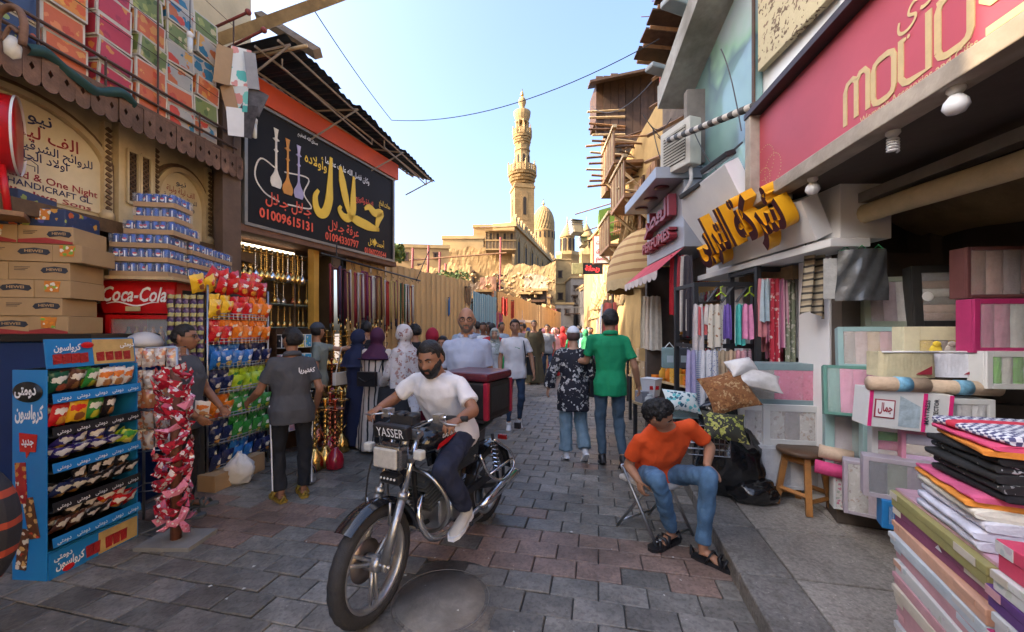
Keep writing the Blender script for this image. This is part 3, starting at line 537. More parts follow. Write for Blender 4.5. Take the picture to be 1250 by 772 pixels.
def minaret(name, label, px, Y, prof_px, kind):
    k = Y/FPX; x = (px-625)*k; t = thing(name, label, 'minaret', (x, Y, 0), R(12))
    Z = lambda py: CH+(HY-py)*k
    if kind == 'big':
        hw = 13*k*.92
        b = B(); b.box(0, 0, (Z(330)+Z(228))/2, 2*hw, 2*hw, Z(228)-Z(330)); b.box(0, 0, Z(232), 2*hw+.3, 2*hw+.3, .4); b.build('square_shaft', BAND, t)
        for s in range(4):
            X = Matrix.Rotation(s*math.pi/2, 4, 'Z'); w = hw*.34
            for z0, z1 in ((Z(272), Z(238)), ):
                pts = [(-w, z0), (w, z0)]+[(w*math.cos(math.pi*i/8), z1-w*1.0+w*1.4*math.sin(math.pi*i/8)) for i in range(9)]
                bb = B(); bb.prism(pts, -hw-.06, -hw-.01, X); bb.build('niche', SAND, t)
                pts = [(p[0]*.45, z0+1.0+(p[1]-z0)*.6) for p in pts]; bb = B(); bb.prism(pts, -hw-.12, -hw-.05, X); bb.build('niche_opening', HOLE, t)
        def balcony(zt, zb, r, rs, nm, nb):
            b = B(); 
            for i in range(5):   # stalactite corbel rings, faceted
                f = i/4; b.lathe([(rs+(r-rs)*f**.8, zb+(zt-zb)*.62*f), (rs+(r-rs)*min(1, f+.3)**.8, zb+(zt-zb)*.62*f+.3)], 16 if i % 2 else 8, sm=False, X=Matrix.Rotation(.2*i, 4, 'Z'))
            b.lathe([(r*.99, zb+(zt-zb)*.6), (r, zb+(zt-zb)*.64), (r*.8, zb+(zt-zb)*.66)], 8, sm=False); b.build(nm, SAND2, t)
            b = B(); h = (zt-zb)*.36
            for i in range(nb):
                a = 2*math.pi*i/nb; b.box(r*.94*math.cos(a), r*.94*math.sin(a), zt-h/2, .12, 2*math.pi*r/nb*.68, h, rz=a)
            b.tube([(r*.95*math.cos(2*math.pi*i/24), r*.95*math.sin(2*math.pi*i/24), zt-.06) for i in range(24)], .09, 4, closed=True); b.build('parapet', SAND2, t)
            for i in range(8):
                a = 2*math.pi*i/8; bb = B(); bb.lathe([(.16, zt-h), (.16, zt+.25), (.05, zt+.4), (.14, zt+.55), (0, zt+.85)], 6, (r*.95*math.cos(a), r*.95*math.sin(a), 0)); bb.build('parapet_post', SAND2, t)
        balcony(Z(205), Z(227), 18*k, 13*k, 'lower_balcony', 32)
        b = B(); b.lathe([(9.3*k, Z(214)), (9.0*k, Z(176))], 8, sm=False, X=Matrix.Rotation(.39, 4, 'Z')); b.lathe([(9.8*k, Z(186)), (9.8*k, Z(184.5))], 8, X=Matrix.Rotation(.39, 4, 'Z')); b.build('octagonal_shaft', BAND, t)
        for i in range(8):
            a = 2*math.pi*i/8+.39*2; X = Matrix.Rotation(a, 4, 'Z'); w = .55; r = 8.7*k
            bb = B(); bb.prism([(-w, Z(204)), (w, Z(204)), (w, Z(192)), (0, Z(188)), (-w, Z(192))], -r-.02, -r+.2, X); bb.build('keel_niche', SAND2, t)
            bb = B(); bb.prism([(-w*.4, Z(202)), (w*.4, Z(202)), (w*.4, Z(193)), (0, Z(191)), (-w*.4, Z(193))], -r-.05, -r+.2, X); bb.build('niche_opening', HOLE, t)
        balcony(Z(160), Z(179), 11.8*k, 9*k, 'middle_balcony', 24)
        for i in range(8):
            a = 2*math.pi*i/8; bb = B(); bb.lathe([(.3, Z(164)), (.22, Z(162.5)), (.2, Z(151)), (.32, Z(149.5))], 8, (7.2*k*math.cos(a), 7.2*k*math.sin(a), 0)); bb.build('column', SAND2, t)
        b = B(); b.lathe([(1.8*k, Z(164)), (1.8*k, Z(149))], 8); b.build('stair_core', SAND, t)
        b = B(); b.lathe([(7.5*k, Z(150.5)), (8*k, Z(148)), (8.8*k, Z(146)), (10*k, Z(142)), (10.4*k, Z(139)), (10.3*k, Z(137.5)), (6*k, Z(138.5)), (5*k, Z(137.6))], 16, sm=False); b.build('top_cornice', SAND2, t)
        b = B(); b.lathe([(5*k, Z(138)), (3.2*k, Z(135)), (2.8*k, Z(132)), (3.4*k, Z(129.5)), (4.7*k, Z(126)), (4.7*k, Z(123.5)), (3.4*k, Z(120.5)), (1.2*k, Z(118.5)), (0, Z(117.8))], 20); b.build('bulb_finial', SAND2, t)
        b = B(); b.lathe([(.1, Z(119)), (.08, Z(109))], 6); b.ell((0, 0, Z(116)), .35); b.ell((0, 0, Z(113.5)), .25); b.build('finial_rod', BRASS, t)
    else:
        b = B(); b.box(0, 0, (Z(400)+Z(312))/2, 22*k, 22*k, Z(312)-Z(400)); b.build('square_shaft', SAND, t)
        b = B(); b.lathe([(11*k, Z(318)), (15*k, Z(313)), (15*k, Z(309)), (9*k, Z(309))], 8, sm=False); b.build('lower_balcony', SAND2, t)
        b = B(); b.lathe([(9*k, Z(310)), (8.5*k, Z(290))], 8, sm=False); b.build('octagonal_shaft', SAND2, t)
        for i in range(8):
            a = 2*math.pi*i/8; bb = B(); bb.box(8.6*k*math.cos(a), 8.6*k*math.sin(a), Z(300), .1, .8, 3, rz=a); bb.build('niche_opening', HOLE, t)
        b = B(); b.lathe([(9*k, Z(291)), (9.5*k, Z(289)), (0, Z(272))], 12); b.lathe([(.15, Z(274)), (.1, Z(265))], 5); b.build('pointed_cap', SAND2, t)
    return t
minaret('mosque_minaret', 'tall sandstone minaret with three tiers, balconies and bulb top', 637.5, 75, None, 'big')
minaret('mosque_minaret', 'small pointed minaret at the far street end right of the dome', 692.5, 95, None, 'small')
minaret('mosque_minaret', 'faint farthest minaret low behind the hanging street signs', 716, 150, None, 'small')
k = 85/FPX; t = thing('mosque_dome', 'carved sandstone dome to the right of the tall minaret', 'dome', ((663.5-625)*k, 85, 0)); Z = lambda py: CH+(HY-py)*k
b = B(); n = 48; prof = [(13.2, 283), (13.4, 278), (13.2, 272), (12.2, 266), (10.2, 260.5), (7.2, 256), (3.6, 252.8), (0, 251)]
vs = []; 
for i, (r, z) in enumerate(prof):
    for j in range(n):
        a = 2*math.pi*j/n; rr = r*k*(1+(.02 if (j+i) % 2 else -.02)); vs.append((rr*math.cos(a), rr*math.sin(a), Z(z)))
b.add(vs, [(i*n+j, i*n+(j+1) % n, (i+1)*n+(j+1) % n, (i+1)*n+j) for i in range(len(prof)-1) for j in range(n)]); b.build('carved_shell', SAND2, t)
b = B(); b.lathe([(13.6*k, Z(330)), (13.6*k, Z(284.5)), (14.2*k, Z(284)), (13.5*k, Z(282.5))], 24, sm=False); b.build('drum', SAND, t)
for i in range(16):
    a = 2*math.pi*i/16; B().box(13.6*k*math.cos(a), 13.6*k*math.sin(a), Z(289), .12, .3, 1.3, rz=a).build('drum_window', HOLE, t)
b = B(); b.lathe([(.12, Z(252)), (.08, Z(243))], 6); b.ell((0, 0, Z(249)), .3); b.build('finial', BRASS, t)
def far_block(name, label, px0, px1, ytop, Y, depth, mat, wins, yb=402, cat='building', top=.4, slope=0, shut=True):
    k = Y/FPX; x0, x1 = (px0-625)*k, (px1-625)*k; h = CH+(HY-ytop)*k; t = thing(name, label, cat, ((x0+x1)/2, Y, 0), slope); w = (x1-x0)/2
    b = B(); b.slab(-w, w, 0, depth, 0, h); b.build('wall', mat, t)
    if top: b = B(); b.slab(-w-.1, w+.1, -.15, depth+.1, h+.003, h+top); b.build('cornice', SAND2, t)
    for (u, py, ww, hh) in wins:
        x = -w+2*w*u; z = CH+(HY-py)*k; fr_ = B(); W_, H_ = ww*k/2, hh*k/2
        [fr_.slab(x+a*W_-.08, x+a*W_+.08, -.1, .02, z-H_, z+H_) for a in (-1, 1)]; [fr_.slab(x-W_-.15, x+W_+.15, -.14, .02, z+a*H_-.08, z+a*H_+.08) for a in (-1, 1)]
        f = fr_.build('window', WOODD if shut else SAND2, t); B().slab(x-W_+.08, x+W_-.08, -.03, -.005, z-H_+.08, z+H_-.08).build('pane', HOLE, f)
    return t
FB_ = far_block
FB_('stone_building', 'low tan flat roofed building at the left end of the ruins', 482, 548, 303, 46, 10, SAND, [(.2, 314, 5, 9), (.5, 330, 8, 14), (.75, 312, 4, 7)], slope=R(8))
FB_('stone_building', 'taller plain tan block between low building and ruined mosque wall', 540, 590, 292, 50, 12, SAND2, [(.25, 315, 5, 12), (.7, 308, 4, 6), (.45, 340, 6, 9)])
FB_('mosque_front_wall', 'high sandstone mosque wall directly below the tall minaret', 578, 641, 278, 58, 6, BAND, [(.3, 320, 6, 12), (.65, 300, 4, 8), (.8, 300, 4, 8), (.5, 345, 6, 10)], slope=0)
# long side wall receding to the right with a row of tall recessed windows
a0, a1 = P(628, 402, 52), P(688, 402, 98); f = frame(a0.x, a0.y, a1.x, a1.y); L_ = (a1-a0).length; t = thing('mosque_side_wall', 'long receding mosque side wall with two rows of windows', 'wall', f.o, f.rz)
b = B(); b.slab(0, L_, 0, 3, 0, 15.2); b.build('wall', BAND, t); b = B(); b.slab(-.1, L_, -.3, 3, 15.21, 15.7); b.slab(0, L_, -.12, -.002, 9, 9.3); b.build('cornice', SAND2, t)
for i in range(11):
    x = 2+i*4.3
    for z0, z1 in ((2.5, 7.5), (10.5, 13.6)):
        w_ = B(); ribbon(w_, [(x-.8, z0), (x-.8, z1), (x, z1+.8), (x+.8, z1), (x+.8, z0)], .25, -.15, 0); w = w_.build('window', SAND2, t); B().slab(x-.68, x+.68, -.06, -.01, z0, z1).build('pane', HOLE, w)
for i in range(30): B().prism([(i*1.6, 15.7), (i*1.6+.9, 15.7), (i*1.6+.9, 16.2), (i*1.6+.45, 16.9), (i*1.6, 16.2)], -.2, .1).build('crenel', SAND2, t)
GRB_ = M('gutted_grey_wall', (.2, .15, .1), .9, 0, .4, .9, .4, dirt=.4)
# ruined masonry in front
def ruin(label, px0, px1, ytop, Y, seed, jag=.35, mat=SAND2, holes=4, name='ruined_wall'):
    k = Y/FPX; x0, x1 = (px0-625)*k, (px1-625)*k; h = CH+(HY-ytop)*k; r = random.Random(seed); n = int((x1-x0)/.55)+2; t = thing(name, label, 'ruin', (x0, Y, 0), r.uniform(-.1, .1))
    tops = []; 
    for i in range(n+1): tops.append(h*(1-jag*(noise.noise(Vector((i*.35, seed, 0)))*.5+.5)-.03*r.random()))
    pts = [(0, 0)]+[((x1-x0)*i/n, tops[i]) for i in range(n+1)]+[(x1-x0, 0)]
    b = B(); nz = 10
    def g(u, v):
        i = min(int(u*n), n-1); f = u*n-i; tp = tops[i]*(1-f)+tops[i+1]*f; p = Vector((u*(x1-x0), 0, v*tp)); q = noise.fractal(Vector((p.x*.8, seed*3, p.z*.8)), .6, 2.2, 4)
        return (p.x+q*.05, -abs(q)*.12, p.z+q*.04)
    b.grid(g, n*3, 26, sm=False); b.prism(pts, .2, .9); b.build('broken_masonry', mat, t)
    for i in range(5): bb = B(); x = (x1-x0)*r.random(); z = h*r.uniform(.3, .75); bb.tube([(x, -1.2, z-.2), (x+r.uniform(-.8, .8), .4, z+r.uniform(-.1, .4))], .07, 4); bb.build('loose_beam', WOODD, t)
    for i in range(holes):
        x = (x1-x0)*(.15+.7*(i+.5)/holes)+r.uniform(-.3, .3); z = h*r.uniform(.3, .62); w = r.uniform(.4, .8); hh = r.uniform(.6, 1.3)
        bb = B(); bb.slab(x-w, x+w, -.95, .3, z-hh-.15, z-hh); bb.slab(x-w, x+w, -.95, .3, z+hh, z+hh+.15); f_ = bb.build('window', WOODD if i % 2 else SAND2, t); B().slab(x-w*.85, x+w*.85, -.75, .1, z-hh, z+hh).build('pane', HOLE, f_)
    return t
ruin('crumbling facade with dark wooden bay left below the minaret', 548, 625, 298, 40, 3, .07, BAND, 5)
ruin('pale exposed interior wall with broken top below the dome', 615, 678, 316, 36, 8, .12, SAND2, 6)
ruin('heavily broken rubble wall over the tan hoarding', 560, 640, 338, 27, 5, .4, SAND, 3)
ruin('broken masonry mound right of the blue gate', 600, 672, 338, 30, 12, .4, SAND2, 2)
ruin('low crumbled wall behind the left hoarding', 505, 575, 318, 34, 17, .08, SAND, 4)
ruin('reddish plaster wall left standing among the rubble', 586, 606, 330, 25.5, 23, .12, M('old_pink_plaster', (.38, .2, .12), .9, 0, .3, .8, .4), 2)
ruin('narrow pale standing wall with three openings at the right of the rubble', 640, 668, 328, 27, 31, .15, M('pale_plaster_ruin', (.45, .36, .24), .9, 0, .3, .8, .4, dirt=.3), 3)
ruin('grey brown gutted wall behind the blue gate', 566, 590, 332, 26, 37, .2, GRB_, 2)
# rubble stones and leaning timbers on the ruins
rb = B()
for i in range(240):
    px = rnd.uniform(560, 676); Y = rnd.uniform(24, 35); z = max(2.4, CH+(HY-rnd.uniform(335, 385))*Y/FPX); s = rnd.uniform(.08, .3); p = P(px, 0, Y)
    rb.box(p.x, p.y, z, s*rnd.uniform(.7, 1.6), s, s*rnd.uniform(.5, 1), rz=rnd.random()*3, rx=rnd.uniform(-.8, .8), ry=rnd.uniform(-.8, .8))
tag(rb.build('rubble', SAND2), 'fallen stone blocks heaped over the ruined walls', 'rubble', kind='stuff')
for i, (px, y0, y1, Y) in enumerate(((503, 345, 303, 30), (522, 350, 300, 30), (536, 352, 308, 31), (610, 400, 290, 33), (543, 350, 322, 29))):
    b = B(); a = P(px, y0, Y); c = P(px+1, y1, Y); b.tube([a, c], .09, 6); tag(b.build('scaffold_pole', M('red_brown_iron', (.25, .05, .04), .6)), ['leftmost thin pole standing behind the left hoarding', 'second thin pole standing behind the left hoarding', 'third thin pole behind the left hoarding beside the cross bar', 'tallest upright pole rising in front of the ruins', 'short fourth pole behind the left hoarding'][i], 'pole')
b = B(); b.tube([P(500, 318, 30), P(618, 309, 32.5)], .07, 5); tag(b.build('scaffold_bar', WOOD), 'long thin horizontal bar crossing in front of the ruins', 'pole')
t = thing('wooden_bay', 'dark wooden mashrabiya bay hanging on the crumbling facade', 'balcony', P(611, 402, 37.5)); t.scale = (.6, 1, 1); k = 37.5/FPX
b = B(); z0, z1 = CH+(HY-326)*k, CH+(HY-304)*k; b.slab(-2.4, 2.4, 0, 2, z0, z1); b.build('bay_box', M('weathered_brown_boards', (.26, .18, .1), .85, 0, .3, 3, .4), t)
b = B(); [b.slab(-2.4+i*.55, -2.34+i*.55, -.08, -.01, z0, z1) for i in range(9)]; [b.slab(-2.5, 2.5, -.1, -.01, z, z+.12) for z in (z0, z1, (z0+z1)/2)]; b.build('bay_frame', SAND2, t)
for i in (1, 3, 5, 7): B().slab(-2.25+i*.55, -1.9+i*.55, -.05, -.02, (z0+z1)/2+.2, z1-.15).build('window', HOLE, t)
b = B(); b.add([(-3.2, -1.3, z1+.1), (3.2, -1.3, z1+.3), (3, 1, z1+.9), (-3, 1, z1+.8)], [(0, 1, 2, 3), (3, 2, 1, 0)]); b.build('roof', RUST, t)
# bushes behind hoarding
def shrub(p, r, h, label):
    t = thing('shrub', label, 'shrub', p); b = B(); b.tube([(0, 0, -.8), (.03, 0, 0), (0, .05, h*.6)], [.05, .04, .02], 6); b.build('stem', WOODD, t); b = B()
    for i in range(500):
        a = rnd.random()*6.28; q = rnd.random()**.5*r; z = rnd.random()*h; c = Vector((math.cos(a)*q, math.sin(a)*q, z)); n = Vector((rnd.gauss(0, 1), rnd.gauss(0, 1), rnd.gauss(0, 1))).normalized(); u = n.orthogonal()*.07; v = n.cross(u)
        b.add([c-u, c+v, c+u, c-v], [(0, 1, 2, 3)])
    b.build('foliage', M('shrub_leaf', (.09, .13, .02), .6, 0, .4), t)
shrub(P(553, 352, 24), 1.0, 1.0, 'small green bush showing over the left hoarding')
shrub(P(478, 318, 16), .5, .6, 'tuft of dry leaves over the hoarding near the sign corner')
# grey-brown houses closing the street
FB_('street_end_house', 'sunlit tan house with one window closing the street', 668, 700, 347, 64, 6, SAND2, [(.5, 362, 5, 8), (.85, 362, 4, 7)], top=.3)
FB_('street_end_house', 'pale narrow house under the small minaret', 678, 697, 318, 75, 6, SAND2, [(.3, 335, 4, 8)], top=.3)
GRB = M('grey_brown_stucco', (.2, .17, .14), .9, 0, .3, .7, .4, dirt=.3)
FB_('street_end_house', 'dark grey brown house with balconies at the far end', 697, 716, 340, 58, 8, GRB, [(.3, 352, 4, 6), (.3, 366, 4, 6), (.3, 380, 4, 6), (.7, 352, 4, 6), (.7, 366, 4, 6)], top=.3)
FB_('street_end_house', 'lower house with shop front at the street end', 662, 700, 372, 55, 5, M('grey_tan_stucco', (.3, .25, .2), .9, 0, .3, .7, .4), [(.2, 381, 5, 7), (.5, 381, 5, 7), (.8, 381, 5, 7)], top=.3)
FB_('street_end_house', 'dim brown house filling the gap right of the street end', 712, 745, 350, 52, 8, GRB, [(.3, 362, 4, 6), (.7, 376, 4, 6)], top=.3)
for i, (px, py, Y) in enumerate(((705, 362, 57), (708, 374, 57), (700, 384, 54))):
    t = thing('balcony', '%s small wooden balcony on the far dark house' % ['upper', 'middle', 'lowest'][i], 'balcony', P(px, py, Y)); b = B(); b.slab(-.9, .9, -.9, .6, 0, .15); b.build('balcony_floor', WOODD, t); b = B(); [b.slab(-.9+j*.2, -.85+j*.2, -.9, -.85, .15, .9) for j in range(10)]; b.slab(-.9, .9, -.92, -.84, .9, 1.0); b.build('railing', GRB, t)
# ================================================================= SNACKS, DRINKS (left foreground)
def bag_mesh(key, mat, w=.11, h=.15, d=.05):
    k_ = ('bag', key)
    if k_ in _mats: return _mats[k_]
    r = random.Random(hash(key) % 1000); b = B(); n = 6
    def f(sgn):
        def g(u, v):
            a = math.sin(math.pi*u)**.6*math.sin(math.pi*v)**.5; zz = (v-.5)*h
            return ((u-.5)*w*(1-.06*math.sin(math.pi*v)), sgn*a*d/2*(1+.25*math.sin(u*9+v*7)), zz+.004*math.sin(u*25)*(v > .9 or v < .1))
        return g
    b.grid(f(-1), n, n); o = len(b.v); b.grid(f(1), n, n); b.f[-n*n:] = [q[::-1] for q in b.f[-n*n:]]
    _mats[k_] = b.mesh('snack_bag', mat); return _mats[k_]
PK = {'brown': pack('brown_wrap', (.09, .03, .015), (.75, .7, .6), (.3, .15, .05)), 'dgreen': pack('dark_green_wrap', (.01, .09, .05), (.7, .7, .65), (.4, .1, .05)), 'red': pack('red_wrap', (.6, .01, .015), (.85, .8, .75), (.8, .35, .05)),
      'green': pack('green_wrap', (.03, .25, .04), (.8, .8, .7), (.6, .6, .05)), 'white': pack('white_orange_wrap', (.75, .72, .68), (.75, .2, .03), (.5, .25, .1)), 'yellow': pack('yellow_wrap', (.85, .5, .02), (.7, .03, .02), (.3, .1, .03)),
      'purple': pack('purple_wrap', (.03, .02, .2), (.8, .8, .8), (.8, .5, .05)), 'black': pack('black_wrap', (.012, .01, .01), (.8, .75, .7), (.45, .22, .07)), 'orange': pack('orange_wrap', (.8, .2, .01), (.85, .75, .6), (.6, .05, .02)),
      'blue': pack('blue_wrap', (.02, .16, .5), (.85, .85, .85), (.7, .5, .1)), 'lime': pack('lime_wrap', (.42, .6, .03), (.05, .3, .05), (.8, .75, .2)), 'navy': pack('navy_wrap', (.01, .02, .09), (.8, .75, .6), (.5, .25, .05)), 'olive': pack('plum_pouch', (.05, .02, .06), (.35, .3, .08), (.12, .08, .2))}
def bags(fr, x0, x1, y, z, cl, where, w=.11, h=.15, rows=1, grp='', lean=.25, jit=.15, name='snack_bag', d=.05):
    n = max(1, int((x1-x0)/(w*.82)))
    for r_ in range(rows):
        for i in range(n):
            c = cl[min(len(cl)-1, int(i/n*len(cl)))] if rnd.random() < .85 else rnd.choice(cl)
            x = x0+(i+.5)*(x1-x0)/n
            inst(name, bag_mesh(c, PK[c], w, h, d) if (w, h) == (.11, .15) else bag_mesh((c, w, h), PK[c], w, h, d), fr.at(x, y+r_*.07, z+h/2*.93+rnd.uniform(-.003, .01)), (lean+rnd.uniform(-.15, .15), rnd.uniform(-jit, jit), fr.rz+rnd.uniform(-.3, .3)), '%s snack bag %s' % (NM[c], where), 'snack bag', grp or 'snack bags '+where)
NM = dict(brown='brown', dgreen='dark green', red='red', green='green', white='white and orange', yellow='yellow', purple='purple', black='black', orange='orange', blue='blue', lime='lime green', navy='navy', olive='dark plum')
RK = frame(-2.95, 2.50, -2.91, 3.05)
BLUE = M('display_blue_card', (.015, .2, .5), .4, 0, .06, 3, .03); GOLD = M('gold_card', (.5, .33, .12), .4, 0, .25, 8, .03)
t = thing('snack_display_rack', 'blue cardboard snack display rack with five shelves at the left', 'display rack', RK.o, RK.rz)
rw, rd = .55, .24
b = B(); b.slab(-.008, 0, -.0, rd, 0, 1.34); sp = b.build('side_panel', BLUE, t, bevel=.002)
b = B(); b.slab(rw, rw+.008, 0, rd, 0, 1.34); b.build('side_panel', BLUE, t)
b = B(); b.slab(0, rw, rd-.01, rd, 0, 1.34); b.build('back_panel', BLACK, t)
b = B(); b.slab(0, rw, -.012, -.002, 0, .17); b.slab(0, rw, 0, rd, .17, .178); bp = b.build('base_panel', BLUE, t)
b = B(); b.slab(rw*.5, rw-.01, -.016, -.013, .01, .16); b.build('gold_print', GOLD, bp); text('كرواسون', bp, WHITEP, .03, .05, .07, y=-.0145, width=.16, bold=.03); text('دومتى', bp, WHITEP, .02, .11, .05, y=-.0145, width=.1, bold=.03)
b = B(); b.ell((.1, -.014, .03), (.035, .003, .022)); b.build('price_splash', RED, bp)
for x in (.2, .24, .32, .37, .42): b = B(); b.prism([(x, .03), (x+.04, .03), (x+.045, .11), (x-.005, .11)], -.019, -.0165); b.build('printed_packet', pack('croissant_print', (.35, .02, .02), (.8, .6, .4), (.7, .35, .1), .03), bp)
SHZ = (.235, .46, .71, .94, 1.155)
for i, z in enumerate(SHZ):
    lm = BLACK if i in (1, 3) else BLUE
    b = B(); b.slab(.001, rw-.001, -.03, rd-.011, z-.035, z-.028); b.build('shelf', BLACK, t)
    b = B(); b.box(rw/2, -.034, z, rw, .004, .062, rx=-.15); lp = b.build('shelf_lip', lm, t)
    for j in range(5): text('دومتى', lp, WHITEP, .02+j*.108, z-.013, .036, y=-.0395, width=.075, bold=.02)
hd = B().box(rw/2, .02, 1.44, rw, .01, .19, rx=-.12).build('header_board', BLUE, t); b = B(); b.box(rw*.73, .0135, 1.44, rw*.5, .003, .175, rx=-.12); b.build('gold_print', GOLD, hd)
text('كرواسون', hd, WHITEP, .03, 1.46, .06, y=.001, width=.15, bold=.03); text('دومتى', hd, WHITEP, rw-.12, 1.47, .05, y=.001, width=.1, bold=.03)
b = B(); b.ell((.22, .002, 1.49), (.04, .004, .022)); b.build('price_splash', RED, hd)
for i, x in enumerate((.05, .1, .15, .2, .3, .36, .42, .48)): b = B(); b.prism([(x-.018, 1.37), (x+.03, 1.375), (x+.025, 1.44), (x-.022, 1.435)], .004, .008); b.build('printed_packet', pack('croissant_print', (.35, .02, .02), (.8, .6, .4), (.7, .35, .1), .03), hd)
fs_ = Matrix.Translation((-.009, rd, 0)) @ Matrix.Rotation(R(-90), 4, 'Z')     # side panel face
text('دومتى', sp, WHITEP, .035, 1.185, .09, y=-.012, width=.15, bold=.035, X=fs_); text('كرواسون', sp, WHITEP, .02, 1.03, .12, width=.2, bold=.035, X=fs_)
b = B(); b.lathe([(0, 0), (.11, 0), (.11, .003), (0, .003)], 24, X=fs_ @ Matrix.Translation((.115, -.002, 1.2)) @ Matrix.Rotation(R(90), 4, 'X') @ Matrix.Diagonal((.95, .6, 1, 1))); b.build('oval_badge', BLACK, sp)
b = B(); b.prism([(.06, .82), (.17, .82), (.18, .93), (.055, .94)], -.004, -.001, fs_); b.prism([(.1, .82), (.13, .82), (.105, .78)], -.004, -.001, fs_); b.build('red_badge', RED, sp); text('جديد', sp, WHITEP, .075, .865, .07, y=-.006, width=.085, bold=.04, X=fs_)
cr = spots('croissant_wrap_print', (.4, .015, .02), [(.75, .45, .15), (.8, .7, .55), (.6, .25, .05)], 24, .4, .4); PKb = spots('brown_croissant_print', (.12, .04, .015), [(.6, .35, .12), (.75, .65, .5), (.5, .05, .02)], 24, .4, .4)
for x, z, a, mm in ((.07, .62, -.05, cr), (.14, .4, -.2, PKb), (.08, .2, .1, PKb)):
    b = B(); b.box(x, -.004, z, .07, .006, .26, ry=a, X=fs_); q = b.build('printed_croissant_packet', mm, sp)
bags(RK, .02, .3, .02, 1.19, ['dgreen', 'brown', 'brown', 'red', 'green', 'green'], 'on the top shelf of the blue rack', .1, .14, 2)
bags(RK, .31, .54, .02, 1.19, ['white'], 'at the right of the top shelf of the blue rack', .09, .13, 2)
bags(RK, .02, .42, .02, .975, ['red', 'yellow', 'green', 'black', 'black'], 'on the second shelf of the blue rack', .11, .15, 2)
bags(RK, .02, .42, .0, .745, ['purple'], 'low on the third shelf of the blue rack', .1, .1, 2, lean=.9, jit=.5); bags(RK, .05, .44, .03, .80, ['purple', 'purple', 'navy'], 'piled on the third shelf of the blue rack', .1, .12, 1, lean=.6, jit=.5); bags(RK, .42, .54, .0, .745, ['lime'], 'at the right of the third shelf of the blue rack', .1, .1, 2, jit=.5)
bags(RK, .02, .54, .0, .495, ['navy', 'black', 'black'], 'low on the fourth shelf of the blue rack', .1, .12, 2, lean=.7, jit=.5); bags(RK, .15, .5, .03, .56, ['black', 'black'], 'piled on the fourth shelf of the blue rack', .1, .12, 1, lean=.4, jit=.5)
bags(RK, .02, .54, .0, .27, ['brown', 'black', 'red'], 'low on the bottom shelf of the blue rack', .1, .12, 2, lean=.7, jit=.5); bags(RK, .1, .5, .03, .33, ['black', 'red', 'red'], 'piled on the bottom shelf of the blue rack', .1, .12, 1, lean=.5, jit=.5)
t = thing('drinks_cabinet', 'dark blue metal cabinet standing behind the snack rack under the cartons', 'cabinet', (-4.3, 3.0, 0), R(8)); b = B(); b.slab(-.35, .98, 0, .7, 0, 1.5); b.build('body', M('navy_enamel', (.006, .03, .12), .4, 0, .2, 2, .1, dirt=.2), t, bevel=.01); b = B(); b.slab(-.35, .98, -.03, .7, 1.505, 1.56); b.build('top', BLACK, t)
# juice cartons on it
KR = M('kraft_carton', (.42, .28, .14), .6, 0, .1, 6, .1); LABO = spots('orange_label_print', (.6, .2, .03), [(.75, .7, .6), (.75, .25, .02), (.2, .4, .05)], 30, .45, .4); INK = M('dark_ink', (.035, .04, .055), .6)
FC = Fr(-4.35, 3.03, 1.56, R(14)); rowsC = [[.25, .46, .26], [.2, .33, .4], [.3, .44, .24], [.24, .33, .4], [.4, .46, .2], [.36, .28, .36], [.36, .28, .3], [.36, .28]]
zc = 0
for r_, row in enumerate(rowsC):
    x = -.22; h = .146
    for ci, w in enumerate(row):
        if r_ > 3 and False: pass
        dk = r_ >= 6; t = thing('juice_carton', '', 'carton', FC.at(x+w/2, rnd.uniform(0, .02), zc), FC.rz+rnd.uniform(-.03, .03))
        side = pr['navy'] if dk else KR; b = B(); b.slab(-w/2+.002, w/2-.002, 0, .36, .001, h-.002); b.build('box', side, t, bevel=.004)
        if (ci+r_) % 2 and not dk:
            b = B(); b.prism([(w*.02, .075), (w*.06, .1), (w*.25, .112), (w*.44, .1), (w*.47, .075), (w*.42, .055), (w*.25, .067), (w*.07, .055)], -.004, -.001); q = b.build('banner_print', INK, t); text('HEWEI', q, KR, w*.12, .075, .03, y=-.006, width=w*.25, bold=.03)
            for j in range(3): B().slab(-w*.4, -w*.4+w*.25-j*.015, -.003, -.001, .1-j*.012, .104-j*.012).build('small_print', INK, t)
            what = 'kraft juice carton with dark banner print'
        else:
            b = B(); b.prism([(-.05, .09), (.05, .1), (.055, .135), (-.05, .14)], -.004, -.001); b.prism([(-.045, .05), (.045, .05), (.05, .12), (-.05, .12)], -.006, -.004); b.build('orange_label', LABO, t); what = 'kraft juice carton with orange fruit label'
            if dk: what = 'dark fruit printed juice carton'
        if r_ in (0, 5) and not dk:
            b = B(); b.prism([(-w/2+.003, .003), (w/2-.003, .003), (w/2-.003, .02), (0, .05), (-w/2+.003, .03)], -.003, -.001); b.build('red_wave_print', M('faded_red_print', (.35, .04, .04), .6), t)
        t['label'] = what+' in the %s row from the bottom, %s' % (['lowest', 'second', 'third', 'fourth', 'fifth', 'sixth', 'seventh', 'topmost'][r_], ['left', 'middle', 'right'][ci]); t['group'] = 'juice cartons stacked at the left'
        x += w
    zc += h
